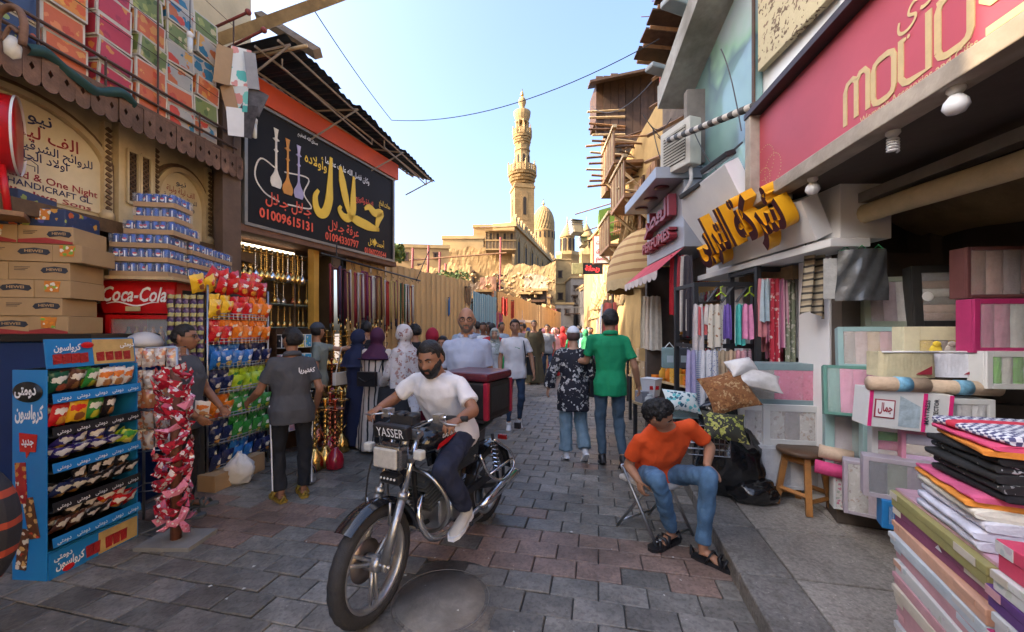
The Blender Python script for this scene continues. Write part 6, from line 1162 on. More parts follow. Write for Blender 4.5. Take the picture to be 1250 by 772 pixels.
# backpack at the left edge
t = thing('backpack', 'black and orange checked backpack at the bottom left edge of the photo', 'backpack', (-2.3, 1.66, 0)); b = B(); 
def g(u, v):
    a = 2*math.pi*u; z = .5+.5*v; w = math.sin(math.pi*(v*.94+.03))**.35; return (math.cos(a)*.17*w, math.sin(a)*.13*w, z)
b.grid(g, 24, 14); b.build('sack', stripes('orange_black_check', [(.02, .02, .025), (.02, .02, .025), (.35, .05, .02), (.02, .02, .025)], .12, 2, .7, .05), t); b = B(); b.tube([(.1, -.13, .95), (.16, -.14, .8), (.12, -.14, .6)], .02, 6); b.tube([(-.06, -.13, .95), (-.08, -.15, .75), (-.08, -.14, .6)], .02, 6); b.tube([(.02, .06, .99), (.08, .0, 1.04), (.13, -.04, .98)], .012, 6); b.build('strap', BLACK, t)
person('person at the left edge carrying the checked backpack, mostly outside the photo', (-2.62, 1.62, 0), R(60), 1.6, None, 'brown', BLKC, 'long', BLKC, 1, 'short', lod=1)
# ---- crowd: a few builds copied with their own clothes
protos = []
protos.append(person('woman in black robe and headscarf in the far crowd', at(660, 18), R(5), 1.6, None, 'light', robe=BLKC, scarf=BLKC, lod=2, leg=.9, group='people in the far crowd')[0])
protos.append(person('man in white shirt in the far crowd', at(690, 19), R(185), 1.72, {'knL': (-.1, .1, .5)}, 'brown', WHITE, 'long', JEAND, 1, 'short', lod=2, shoe=BLACK, group='people in the far crowd')[0])
protos.append(person('man in dark tee walking away in the far crowd', at(708, 16), R(-5), 1.74, {'knR': (.1, .1, .5), 'anR': (.1, -.1, .12)}, 'brown', cloth('teal_tee', (.05, .14, .17)), 'short', JEAN, 1, 'short', lod=2, shoe=BLACK, group='people in the far crowd')[0])
cw_ = [('white', (.7, .68, .66)), ('black', (.015, .015, .02)), ('grey', (.2, .2, .22)), ('pink', (.6, .28, .3)), ('blue', (.05, .12, .3)), ('red', (.45, .03, .03)), ('beige', (.45, .35, .25)), ('pale blue', (.35, .45, .55)), ('green', (.05, .3, .12)), ('brown', (.12, .06, .03))]
cm_ = [(n, cloth('crowd_cloth_'+n.replace(' ', '_'), c)) for n, c in cw_]
spots_ = [(566, 7.8), (576, 9.2), (590, 10.4), (597, 8.6), (640, 15), (674, 17), (684, 21), (687, 14.5), (692, 24), (697, 17.5), (700, 21), (703, 27), (708, 23), (712, 19), (716, 26), (719, 15), (724, 20), (662, 21), (668, 26), (677, 30), (683, 35), (688, 40), (694, 33), (699, 44), (705, 37), (710, 42), (714, 34), (718, 31), (722, 38), (727, 25), (731, 17), (695, 50), (703, 52), (690, 29), (707, 31), (685, 26), (728, 32), (656, 24), (698, 13.5), (715, 12.5), (733, 21), (583, 9.8), (636, 13), (645, 16.5), (676, 13.2), (583, 12.4), (590, 8.4), (612, 10), (650, 19), (664, 15.5), (670, 19), (681, 18), (689, 16), (694, 19.5), (706, 18), (716, 17.5), (722, 15), (729, 24), (693, 27), (700, 30), (710, 28), (681, 45), (712, 50), (720, 46)]
for i, (px, Y) in enumerate(spots_):
    k = rnd.choice([0, 0, 1, 2, 1]); pr_ = protos[k]; n, m = rnd.choice(cm_); n2, m2 = rnd.choice(cm_)
    o = copy_tree(pr_, at(px, Y), R(rnd.choice([0, 180])+rnd.uniform(-30, 30)), None, 'people in the far crowd'); s_ = rnd.uniform(.93, 1.05); o.scale = (s_, s_, s_)
    for ch in o.children:
        nmz_ = ch.name.split('.')[0]
        if nmz_ in ('shirt', 'robe'): ch.material_slots[0].link = 'OBJECT'; ch.material_slots[0].material = m
        if nmz_ in ('headscarf', 'scarf_drape'): ch.material_slots[0].link = 'OBJECT'; ch.material_slots[0].material = m2
    o['label'] = ('woman in %s robe and %s headscarf' % (n, n2) if k == 0 else 'man in %s %s' % (n, 'shirt' if k == 1 else 'tee'))+' in the far crowd, '+('nearest part' if Y < 16 else 'middle' if Y < 30 else 'farthest part')
for i, (px, Y, nn, mm_) in enumerate(((566, 7.8, 'blue', 4), (597, 8.6, 'red', 5))):
    o = copy_tree(protos[1], at(px+4, Y-.3), R(10), 'man in %s shirt seen between bald man and grey scarfed woman' % nn); 
    for ch in o.children:
        if ch.name.startswith('shirt'): ch.material_slots[0].link = 'OBJECT'; ch.material_slots[0].material = cm_[mm_][1]
# ================================================================= MOTORCYCLE
mc = thing('motorcycle', 'black delivery motorcycle with round chromed forks and square headlight', 'motorcycle', BM, BRZ)
ALU = M('cast_aluminium', (.5, .5, .5), .35, .9, .2, 20, .2); BPAINT = M('black_gloss_paint', (.012, .012, .014), .18, 0, .1, 10, .03, coat=.8); DISC = M('brake_disc_steel', (.35, .3, .27), .35, 1, .2)
def wheel(y, steer, parent):
    X = Matrix.Translation((0, y, .31)) @ Matrix.Rotation(steer, 4, 'Z') @ Matrix.Rotation(R(90), 4, 'Y')
    w = B(); n = 56; vs = []; prof = [(.235, -.028), (.262, -.042), (.288, -.036), (.302, -.018), (.306, 0), (.302, .018), (.288, .036), (.262, .042), (.235, .028)]
    for i in range(n):
        a = 2*math.pi*i/n
        for j, (r, z) in enumerate(prof): rr = r+(.004 if (i % 2 and 2 <= j <= 6) else 0); vs.append((math.cos(a)*rr, math.sin(a)*rr, z))
    m = len(prof); w.add(vs, [(i*m+j, i*m+(j+1) % m, ((i+1) % n)*m+(j+1) % m, ((i+1) % n)*m+j) for i in range(n) for j in range(m)], 0, True, X)
    W_ = w.build('tyre', RUBBER, parent)
    rm = B(); rm.lathe([(.24, -.03), (.232, -.034), (.222, -.02), (.215, 0), (.222, .02), (.232, .034), (.24, .03)], 48, X=X, cap=False)
    for k in range(3):
        for o_ in (-.12, .12):
            a = 2*math.pi*k/3; p0 = Vector((math.cos(a+o_*2.2)*.04, math.sin(a+o_*2.2)*.04, 0)); p1 = Vector((math.cos(a+o_)*.222, math.sin(a+o_)*.222, 0)); rm.tube([X @ p0, X @ p1], [.014, .010], 6)
    rm.lathe([(.04, -.05), (.045, -.03), (.045, .03), (.04, .05)], 16, X=X); rm.build('rim', ALU, W_)
    return W_, X
fw, FX = wheel(.64, .08, mc); rwh, RX = wheel(-.62, 0, mc)
b = B(); b.lathe([(.05, .052), (.115, .052), (.115, .056), (.05, .056)], 32, X=FX); b.build('brake_disc', DISC, fw)
b = B(); b.lathe([(.05, -.06), (.09, -.06), (.09, -.035), (.05, -.035)], 24, X=RX); b.build('rear_hub', ALU, rwh)
# forks
hd1 = Vector((0, .36, .98)); ax = Vector((0, .64, .31)); 
for s in (-1, 1):
    o = Vector((s*.088, 0, 0)); b = B(); b.tube([hd1+o, hd1.lerp(ax, .55)+o], .017, 12); fk = b.build('fork_tube', CHROME, mc)
    b = B(); b.tube([hd1.lerp(ax, .5)+o, ax+o+Vector((0, .01, .02))], [.024, .026], 12); b.ell(ax+o, (.02, .03, .035), 10, 8); b.tube([hd1.lerp(ax, .48)+o, hd1.lerp(ax, .53)+o], .029, 12); b.build('fork_slider', ALU, fk)
b = B(); b.tube([ax-Vector((.12, 0, 0)), ax+Vector((.12, 0, 0))], .012, 8); b.box(.1, .6, .42, .03, .06, .09); b.build('axle', STEEL, mc)
b = B(); b.box(0, .37, .96, .22, .06, .03, rx=-.4); b.box(0, .42, .84, .22, .07, .035, rx=-.4); b.tube([(0, .36, 1.0), (0, .42, .8)], .03, 10); b.build('triple_clamp', ALU, mc)
def fender(y, r, a0, a1, w, nm, mt):
    b = B(); b.grid(lambda u, v: (w*(v-.5)*2, y+math.cos(a0+(a1-a0)*u)*(r-.02*(2*v-1)**2), .31+math.sin(a0+(a1-a0)*u)*(r-.02*(2*v-1)**2)), 20, 6); b.grid(lambda u, v: (w*(v-.5)*2, y+math.cos(a0+(a1-a0)*u)*(r-.004-.02*(2*v-1)**2), .31+math.sin(a0+(a1-a0)*u)*(r-.004-.02*(2*v-1)**2)), 20, 6); return b.build(nm, mt, mc)
fender(.64, .345, R(50), R(172), .06, 'front_fender', BPAINT); fender(-.62, .36, R(30), R(175), .07, 'rear_fender', BPAINT)
b = B(); [b.tube([(s*.075, .6, .52), (s*.085, .6, .64)], .008, 6) for s in (-1, 1)]; b.tube([(-.07, .35, .5), (-.075, .3, .42), (-.07, .33, .35)], .007, 6); b.build('fender_stay', STEEL, mc)
# headlight, plate, indicators
hl = B(); hl.box(0, .5, .86, .2, .09, .14); hlo = hl.build('headlight', M('headlight_shell', (.3, .3, .3), .2, .9), mc, bevel=.02); B().box(0, .55, .86, .17, .02, .115).build('lens', M('clear_lens', (.65, .62, .55), .08, .3, .15, 40, .6, coat=1), hlo, bevel=.012)
b = B(); b.box(0, .49, 1.0, .26, .06, .085, rx=-.15); np_ = b.build('name_box', BLACK, mc, bevel=.015); text('YASSER', np_, WHITEP, -.09, -.025, .075, width=.2, bold=0, X=Matrix.Translation((0, .524, 1.0)) @ Matrix.Rotation(R(180), 4, 'Z') @ Matrix.Rotation(R(8.6), 4, 'X'))
for s in (-1, 1):
    b = B(); b.tube([(s*.1, .46, .88), (s*.17, .47, .88)], .008, 6); i_ = b.build('indicator_stalk', BLACK, mc); B().box(s*.19, .48, .885, .06, .05, .055).build('indicator', M('pale_lens', (.6, .58, .52), .2), i_, bevel=.012)
b = B(); b.box(0, .5, .73, .14, .05, .06, rx=-.2); q = b.build('lower_light_bar', BLACK, mc, bevel=.012); b = B(); [b.ell((-.05+.025*i, .53, .735), .008, 6, 5) for i in range(5)]; b.build('small_lamp', M('lamp_dots', (.6, .6, .6), .2), q)
b = B(); b.box(0, .38, 1.04, .17, .08, .05, rx=.3); b.lathe([(.045, 0), (.045, .03), (0, .035)], 14, (-.045, .36, 1.055)); b.lathe([(.045, 0), (.045, .03), (0, .035)], 14, (.045, .36, 1.055)); b.build('dials', BLACK, mc)
# handlebar
hb_ = smooth_path([(-.36, .26, 1.055), (-.2, .30, 1.06), (-.1, .36, 1.02), (0, .37, 1.0), (.1, .36, 1.02), (.2, .30, 1.06), (.36, .26, 1.07)], 4); b = B(); b.tube(hb_, .011, 8); hbo = b.build('handlebar', CHROME, mc)
for s in (-1, 1):
    b = B(); b.tube([(s*.24, .285, 1.06), (s*.37, .255, 1.06)], .017, 10); b.build('grip', RUBBER, hbo); b = B(); b.tube([(s*.2, .33, 1.06), (s*.3, .37, 1.045), (s*.37, .34, 1.04)], .006, 6); b.box(s*.2, .31, 1.06, .05, .06, .05); b.build('lever', ALU, hbo)
    b = B(); b.tube([(s*.2, .3, 1.07), (s*.24, .26, 1.2)], .005, 6); b.ell((s*.25, .25, 1.24), (.045, .012, .03), 12, 8); b
b = B(); 
for dx in (-.05, .04): b.tube(smooth_path([(dx*3, .3, 1.05), (dx*2, .5, 1.0), (dx, .5, .8), (0, .4, .7)], 4), .006, 5)
b.tube(smooth_path([(.12, .34, 1.03), (.14, .52, .8), (.11, .6, .5)], 4), .005, 5); b.build('cables', BLACK, mc)
# tank, seat, side panels
def lump(secs, mt, nm, n=20, parent=mc):
    b = B(); ring_loft(b, [(Vector((0, y, z)), Vector((1, 0, 0)), Vector((0, 1, 0)), rx, rz_) for y, z, rx, rz_ in secs], n); return b.build(nm, mt, parent)
tk = lump([(.32, .87, .05, .03), (.28, .88, .11, .075), (.15, .89, .135, .095), (.0, .87, .12, .085), (-.1, .84, .075, .05)], BPAINT, 'fuel_tank')
b = B(); b.lathe([(.035, 0), (.035, .012), (.0, .018)], 16, (0, .18, .98)); b.build('tank_cap', CHROME, tk)
b = B(); b.prism([(-.12, .84), (.0, .86), (.1, .9), (.0, .89), (-.1, .87)], -.0015, .0015, Matrix.Translation((-.136, .12, 0)) @ Matrix.Rotation(R(-90), 4, 'Z')); b.build('tank_stripe', RED, tk); text('DAYUN', tk, WHITEP, -.08, .9, .035, width=.13, bold=.03, X=Matrix.Translation((-.137, .1, 0)) @ Matrix.Rotation(R(-90), 4, 'Z'))
lump([(.02, .82, .06, .03), (-.05, .83, .11, .045), (-.3, .83, .13, .05), (-.55, .86, .11, .045), (-.62, .87, .06, .03)], BLACK, 'seat')
for s in (-1, 1): b = B(); b.prism([(-.28, .62), (.0, .62), (.03, .74), (-.3, .78)], -.006, .006, Matrix.Translation((s*.12, 0, 0)) @ Matrix.Rotation(R(90), 4, 'Z')); b.build('side_panel', BPAINT, mc, bevel=.004)
b = B(); fr1 = [(0, .37, .93), (0, .3, .7), (0, .26, .34), (0, -.1, .3), (0, -.22, .45), (0, -.2, .78)]; b.tube(fr1, .018, 8); b.tube([(0, .37, .93), (0, .1, .84), (0, -.2, .8), (0, -.62, .8)], .02, 8); [b.tube([(s*.06, -.2, .42), (s*.09, -.62, .31)], .018, 8) for s in (-1, 1)]; b.build('frame', BLACK, mc)
# engine with fins, exhaust, crash bar
b = B(); b.box(0, .02, .38, .2, .28, .2); b.lathe([(.095, -.13), (.105, -.11), (.105, .11), (.095, .13)], 24, X=Matrix.Translation((0, -.03, .38)) @ Matrix.Rotation(R(90), 4, 'Y')); en = b.build('crankcase', ALU, mc, bevel=.015)
b = B(); 
for i in range(8): b.box(0, .16+.008*i, .46+.024*i, .17, .16, .008, rx=-.25)
b.box(0, .19, .55, .11, .11, .2, rx=-.25); b.build('cylinder_fins', M('grey_engine_alloy', (.3, .3, .29), .45, .8), en)
b = B(); b.tube(smooth_path([(.05, .27, .56), (.09, .34, .45), (.11, .25, .27), (.13, 0, .25), (.15, -.3, .28)], 5), .02, 10); b.tube(smooth_path([(-.05, .27, .56), (-.08, .35, .46), (-.12, .28, .3), (-.14, .05, .26), (-.15, -.3, .28)], 5), .02, 10)
[b.tube([(s*.15, -.28, .28), (s*.165, -.4, .3), (s*.175, -.8, .36), (s*.175, -.84, .365)], [.022, .04, .045, .03], 14) for s in (1, -1)]; b.build('exhaust_pipe', CHROME, mc)
b = B(); b.tube(smooth_path([(0, .33, .74), (-.16, .33, .7), (-.24, .28, .56), (-.22, .26, .42), (-.1, .24, .32), (.1, .24, .32), (.22, .26, .42), (.24, .28, .56), (.16, .33, .7), (0, .33, .74)], 5), .012, 8); b.build('crash_bar', M('dull_chrome', (.55, .55, .54), .28, 1, .15), mc)
for s in (-1, 1):
    b = B(); b.tube([(s*.1, .02, .3), (s*.26, .02, .3)], .012, 8); b.build('foot_peg', RUBBER, mc)
    sh_ = B(); pts = []; a_, c_ = Vector((s*.13, -.5, .76)), Vector((s*.13, -.6, .36)); 
    for i in range(64): f = i/63; p = a_.lerp(c_, .1+.7*f); pts.append((p.x+math.cos(i*.785)*.028, p.y+math.sin(i*.785)*.028, p.z))
    sh_.tube(pts, .005, 5); sp_ = sh_.build('shock_spring', CHROME, mc); b = B(); b.tube([a_, c_], .013, 8); b.build('shock_absorber', BLACK, sp_)
b = B(); b.tube([(-.12, -.02, .22), (-.14, -.15, .2), (-.15, -.3, .2)], .01, 8); b.build('side_stand', STEEL, mc)
b = B(); [b.tube(smooth_path([(s*.14, -.28, .66), (s*.19, -.34, .5), (s*.21, -.52, .4), (s*.21, -.72, .44), (s*.19, -.72, .56), (s*.14, -.5, .72)], 4), .011, 8) for s in (-1, 1)]; b.tube([(-.19, -.34, .5), (-.21, -.7, .52)], .009, 8); b.build('rear_crash_rail', CHROME, mc)
b = B(); b.slab(-.17, .17, -.72, -.28, .895, .915); b.build('rear_rack', DARK, mc); b = B(); b.box(0, -.93, .62, .08, .03, .04); b.build('tail_light', M('red_lens', (.4, .02, .02), .2), mc); b = B(); b.box(-.26, -.7, .8, .05, .03, .05); b.build('rear_indicator', BLACK, mc)
b = B(); b.box(-.1, -.3, .42, .03, .5, .05); b.build('chain_guard', BLACK, mc)
bx = thing('delivery_box', 'square black and maroon delivery box strapped on the motorcycle rack', 'box', BM, BRZ); b = B(); b.slab(-.21, .21, -.68, -.27, .917, 1.2); b.build('box_body', M('dusty_black_plastic', (.02, .016, .016), .5, 0, .4, 6, .2, dirt=.2), bx, bevel=.02)
b = B(); b.slab(-.218, .218, -.688, -.262, 1.203, 1.27); b.build('lid', M('maroon_shell', (.13, .012, .022), .3, 0, .4, 8, .1, dirt=.4), bx, bevel=.022)
for x in (-.2, .2):
    for y in (-.67, -.28): b = B(); b.slab(x-.02, x+.02, y-.02, y+.02, .92, 1.2); b.build('corner_guard', M('maroon_edge', (.3, .01, .03), .35), bx, bevel=.008)
b = B(); b.slab(-.214, -.21, -.62, -.33, .97, 1.16); b.build('side_recess', BLACK, bx, bevel=.002)
# chair under the sitting man
ch = thing('folding_chair', 'grey metal folding chair under the man in orange', 'chair', (1.13, 3.12, 0), R(-150)); b = B(); b.box(0, 0, .41, .4, .38, .04); b.build('seat', M('worn_white_seat', (.5, .47, .43), .6, 0, .15, 6, .2, dirt=.3), ch, bevel=.015)
for s in (-1, 1):
    b = B(); b.tube([(s*.2, .2, .0), (s*.2, -.14, .5)], .012, 8); b.build('front_leg', STEEL, ch)
    b = B(); b.tube([(s*.18, -.22, .0), (s*.18, .1, .42)], .012, 8); b.build('rear_leg', STEEL, ch)
b = B(); b.tube([(-.2, .17, .04), (.2, .17, .04)], .009, 8); b.tube([(-.18, -.2, .04), (.18, -.2, .04)], .009, 8); b.tube([(-.2, -.14, .47), (-.19, -.17, .5), (.19, -.17, .5), (.2, -.14, .47)], .012, 8); b.build('stretcher', STEEL, ch)
# ================================================================= RIGHT SIDE SHOPS
RS = Fr(2.145, 3.43, 0, math.atan2(-1, -.115)); rx_ = lambda Y: (3.43-Y)*1.0066
PINK = M('pink_sign_vinyl', (.46, .07, .095), .5, 0, .14, 1.2, .06, dirt=.12); SIGNG = M('tan_gold_print', (.56, .42, .2), .5, 0, .12, 14, .03); AGED = M('aged_pale_frame', (.42, .36, .29), .7, 0, .25, 6, .35, dirt=.6)
t = thing('gift_shop_front', 'gift shop front with pink signboard and dark open interior on the right', 'building', RS.o, RS.rz); SLN = 3.0
b = B(); b.slab(.03, SLN, 0, .06, 2.75, 3.44); sb = b.build('sign_panel', PINK, t)
b = B(); b.slab(-.02, SLN, -.07, .06, 2.655, 2.75); b.slab(-.06, .03, -.08, .05, 2.751, 3.5); b.build('sign_frame', AGED, t, bevel=.006)
b = B(); b.slab(-.06, SLN, -.09, .05, 3.452, 3.5); b.build('sign_visor', M('dark_visor', (.04, .025, .025), .5), t)
LT = B()
def S_(pts, w=.032): ribbon(LT, pts, w, -.004-.0004*len(LT.f) % .002, 0)
def rr(x0, x1, z0, z1, c=.04): return [(x0, z0+c), (x0, z1-c), (x0+c*.3, z1-c*.3), (x0+c, z1), (x1-c, z1), (x1-c*.3, z1-c*.3), (x1, z1-c), (x1, z0+c), (x1-c*.3, z0+c*.3), (x1-c, z0), (x0+c, z0), (x0+c*.3, z0+c*.3), (x0, z0+c)]
S_([(1.05, 2.83), (1.05, 3.03), (1.07, 3.07), (1.11, 3.08), (1.145, 3.05)]); S_([(1.14, 2.84), (1.14, 3.05)]); S_([(1.145, 3.05), (1.17, 3.08), (1.2, 3.08), (1.225, 3.05), (1.225, 2.84)]); S_(rr(1.265, 1.4, 2.83, 3.06)); S_([(1.44, 3.07), (1.44, 2.87), (1.46, 2.84), (1.49, 2.83), (1.59, 2.83), (1.59, 3.1)]); S_(rr(1.635, 1.78, 2.83, 3.09))
S_([(1.83, 3.1), (1.83, 2.95), (1.86, 2.92), (2.0, 2.92)]); S_([(2.02, 3.1), (2.02, 2.84), (1.99, 2.81), (1.84, 2.81)]); LT.build('shop_name_lettering', SIGNG, sb)
text("Women's Accesories and Gifts", sb, SIGNG, 1.17, 2.775, .06, y=-.004, width=.64, bold=.008); text('مودي', sb, SIGNG, 1.42, 3.13, .2, y=-.004, width=.36, bold=.0)
b = B()
for cx, cz, r in ((.12, 3.0, .14), (.24, 2.9, .12), (.1, 2.86, .1)):
    for i in range(30): a = i*2*math.pi/30; p = (cx+math.cos(a)*r, cz+math.sin(a)*r); (b.box(p[0], -.002, p[1], .006, .003, .006) if p[0] > .05 and 2.76 < p[1] < 3.4 else None)
b.build('dotted_flower_print', SIGNG, sb)
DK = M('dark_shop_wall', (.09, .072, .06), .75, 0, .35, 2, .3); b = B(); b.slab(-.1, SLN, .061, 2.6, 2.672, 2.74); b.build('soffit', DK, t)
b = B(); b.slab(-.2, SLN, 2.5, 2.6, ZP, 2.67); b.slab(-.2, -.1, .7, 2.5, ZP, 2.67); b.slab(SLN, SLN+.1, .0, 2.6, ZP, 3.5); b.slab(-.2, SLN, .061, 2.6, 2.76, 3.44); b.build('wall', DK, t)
b = B(); b.slab(.02, .12, .55, .68, ZP, 2.66); b.build('door_jamb', M('mottled_jamb', (.3, .26, .2), .8, 0, .3, 9, .3, dirt=.5), t)
def bulb(px, py, Y, kind, label):
    p = P(px, py, Y); tt = thing('light_bulb', label, 'light bulb', (p.x, p.y, 2.672)); B().lathe([(.03, -.0), (.032, -.03), (.02, -.045)][::-1], 14).build('bulb_holder', CARDW, tt)
    if kind: b = B(); b.lathe([(0, -.135), (.03, -.125), (.045, -.1), (.04, -.075), (.022, -.05)], 18); b.build('glass_globe', M('opal_bulb', (.75, .76, .78), .25, 0, .02), tt)
    else:
        b = B(); b.tube([(math.cos(i*.7)*.024, math.sin(i*.7)*.024, -.05-.0017*i) for i in range(46)], .0055, 6); b.build('spiral_tube', M('opal_bulb', (.75, .76, .78), .25, 0, .02), tt)
bulb(1167, 138, 1.72, 1, 'round white bulb under the pink sign, nearest and largest'); bulb(1090, 185, 2.1, 0, 'spiral bulb under the pink sign'); bulb(992, 240, 2.75, 1, 'small round bulb near the far end of the pink sign'); bulb(962, 262, 3.15, 0, 'spiral bulb at the corner of the pink sign frame')
f = frame(2.62, 3.3, 2.5, .6); t = thing('rolled_awning', 'rolled beige canvas awning with rail along the gift shop opening', 'awning', f.o, f.rz); b = B(); b.grid(lambda u, v: (u*2.7, math.cos(v*6.283)*.065*(1+.12*math.sin(u*23)), 2.44+math.sin(v*6.283)*.07+.01*math.sin(u*9)), 40, 12); b.build('canvas_roll', M('beige_canvas', (.48, .4, .25), .8, 0, .2, 5, .5, dirt=.3), t); b = B(); b.slab(0, 2.7, -.05, .05, 2.53, 2.6); b.build('awning_rail', M('dull_aluminium', (.3, .28, .25), .5, .6), t)
b = B(); b.grid(lambda u, v: (u*2.2, .4+.5*v, 2.6-.25*v-.05*math.sin(v*3.14)+.02*math.sin(u*15)), 30, 6); b.build('sagging_cloth', M('brown_canvas', (.2, .14, .07), .85, 0, .3, 4, .5), t)
# striped cloth bundle at the shop corner
t = thing('striped_curtain', 'black and tan striped curtain gathered at the far end of the gift shop', 'curtain', P(998, 310, 3.2)); b = B(); b.grid(lambda u, v: ((u-.5)*(.15+.05*v)-.03*v, .04*math.sin(u*14+v)*(1-.3*v), .25-.75*v+.03*math.sin(u*5)), 24, 20); b.build('curtain_cloth', stripes('curtain_stripes', [(.42, .35, .24), (.05, .045, .04), (.42, .35, .24), (.3, .24, .16), (.08, .07, .06), (.45, .38, .27)], .11, 2, .85, .03), t); b = B(); b.tube([(-.1, 0, .26), (.2, 0, .3)], .05, 8); b.build('gathered_top', M('beige_canvas', (.48, .4, .25), .8, 0, .2, 5, .5, dirt=.3), t)
# merchandise builder: a flat gift box with folded cloths behind a clear window
fab = {}
def fm(c):
    k = tuple(c); 
    if k not in fab: fab[k] = M('fabric_%.2f_%.2f_%.2f' % k, k, .85, 0, .2, 14, .4, bs=60)
    return fab[k]
def giftset(px, py, pw, ph, Y, outer, strips, label, rz=-20, d=.09, vert=True, tilt=0, logo=None, border=.09, cat='gift box', X=None):
    w, h = pw*Y/FPX, ph*Y/FPX; p = P(px, py, Y); t = thing('linen_gift_box', label, cat, (p.x, p.y, p.z-h/2), (R(tilt), 0, R(rz))); w /= max(.5, math.cos(R(rz))-.15*math.sin(R(rz))*0)
    bw = border*min(w, h)+.006; b = B(); b.slab(-w/2, w/2, -.0, d, 0, h); b.slab(-w/2, -w/2+bw, -.02, -.001, 0, h); b.slab(w/2-bw, w/2, -.02, -.001, 0, h); b.slab(-w/2+bw, w/2-bw, -.02, -.001, 0, bw); b.slab(-w/2+bw, w/2-bw, -.02, -.001, h-bw, h); b.build('box', outer, t, bevel=.003)
    n = len(strips); iw, ih = w-2*bw, h-2*bw
    for i, c in enumerate(strips):
        b = B(); 
        if vert: x0, x1, z0, z1 = -iw/2+iw*i/n, -iw/2+iw*(i+1)/n, bw, bw+ih
        else: x0, x1, z1, z0 = -iw/2, iw/2, bw+ih*(n-i)/n, bw+ih*(n-i-1)/n
        b.grid(lambda u, v: (x0+(x1-x0)*u, -.004-.012*math.sin(math.pi*(u if vert else v))**.5-.002*math.sin(u*30+v*9), z0+(z1-z0)*v), 8, 8); b.build('folded_cloth', c if not isinstance(c, tuple) else fm(c), t)
    B().add([(-iw/2, -.019, bw), (iw/2, -.019, bw), (iw/2, -.019, bw+ih), (-iw/2, -.019, bw+ih)], [(0, 1, 2, 3)]).build('clear_window', film('gift_window_film', (.95, .97, 1), .2, .14), t)
    if logo: b = B(); b.ell((logo[0]*w, -.024, logo[1]*h), (logo[2], .003, logo[2]), 14, 6); b.build('printed_badge', logo[3], t)
    return t
GG = M('sage_box_card', (.33, .38, .3), .5, 0, .08); TEAL = M('pale_teal_box_card', (.3, .46, .46), .5, 0, .08); WB = M('white_box_card', (.62, .63, .62), .45, 0, .06); BK = M('black_box_card', (.03, .03, .03), .45); LIL = M('lilac_box_card', (.45, .4, .45), .5); CRM = M('cream_box_card', (.66, .62, .42), .5); MAG = M('magenta_box_card', (.4, .03, .13), .45); GREYT = M('grey_teal_box_card', (.25, .34, .36), .5)
flor = spots('beige_floral_fabric', (.5, .48, .44), [(.38, .3, .24), (.6, .58, .55), (.3, .26, .24)], 30, .4, .8, dist=.6); pinkf = spots('pink_quilt_fabric', (.62, .1, .22), [(.66, .14, .28), (.5, .06, .16)], 30, .3, .8)
giftset(1096, 368, 58, 62, 2.95, GG, [(.4, .33, .36), (.55, .45, .5), (.6, .58, .55), (.36, .28, .33)], 'sage green gift box with lilac and white cloths, left of the tall black box', -25, tilt=-8)
giftset(1157, 362, 66, 78, 2.8, BK, [(.3, .3, .32), (.36, .26, .2), (.6, .58, .55), (.25, .23, .2), (.5, .35, .27), (.36, .24, .19)], 'tall black gift box with six rolled towels', -15, vert=False, border=.12, logo=(-.3, .5, .035, WHITEP), tilt=-4)
giftset(1060, 425, 50, 52, 2.9, TEAL, [(.35, .3, .26), (.5, .38, .35), (.6, .45, .3), (.5, .3, .32)], 'pale teal gift box with beige and pink cloths below the hanging grey bag', -30, tilt=-8)
giftset(1098, 418, 30, 36, 2.98, LIL, [(.5, .47, .5)], 'small lilac gift box behind the cream baby set', -20)
giftset(1166, 425, 108, 52, 2.55, CRM, [(.75, .55, .1), (.35, .3, .25), (.75, .55, .05), (.35, .55, .35), (.6, .35, .4)], 'wide cream baby gift box with coloured plush pieces', -12, border=.3, logo=(.02, .88, .015, BLACK))
p = P(1166, 425, 2.5)
for i, (c, dx) in enumerate((((.75, .55, .05), -.12), ((.45, .4, .35), -.04), ((.8, .6, .05), .05), ((.35, .6, .4), .13), ((.7, .4, .45), .2))):
    b = B(); b.ell((dx, 0, 0), (.035, .012, .04), 12, 8); b.ell((dx, -.008, .04), (.024, .012, .02), 10, 6); tag(b.build('plush_piece', fm(c), None, (p.x, p.y-.02, p.z-.015), R(-12)), '%s padded baby piece in the window of the cream gift box' % ['yellow', 'grey', 'golden', 'mint', 'pink'][i], 'baby item')
giftset(1043, 478, 50, 62, 2.8, M('green_box_card', (.12, .3, .24), .5), [(.15, .35, .28), (.65, .25, .38), (.62, .22, .35), (.3, .1, .16)], 'gift box with green, pink and mauve cloths at the left of the stacked gift sets', -32, tilt=-10, border=.05)
giftset(1040, 540, 46, 80, 2.95, TEAL, [(.45, .42, .45), (.35, .48, .48)], 'tall pale teal gift box below the green and pink set', -30, border=.16)
giftset(1075, 535, 30, 60, 2.7, TEAL, [(.5, .55, .55)], 'narrow pale teal box right of the tall teal gift box', -30, border=.2)
giftset(1213, 333, 66, 62, 2.4, M('maroon_edge_card', (.15, .06, .06), .5), [(.25, .12, .08), (.4, .25, .2), (.25, .2, .2)], 'dim clear topped box of brown fabric high at the right edge', -5, border=.05)
giftset(1222, 398, 66, 66, 2.3, MAG, [(.45, .12, .22), (.4, .15, .22), (.5, .5, .48)], 'magenta box with pink fabric under clear film at the right edge', -5, border=.08)
giftset(1228, 452, 50, 46, 2.25, WB, [(.2, .5, .1), (.5, .5, .45), (.15, .4, .08)], 'white box with bright green packs at the right edge', -5, border=.12)
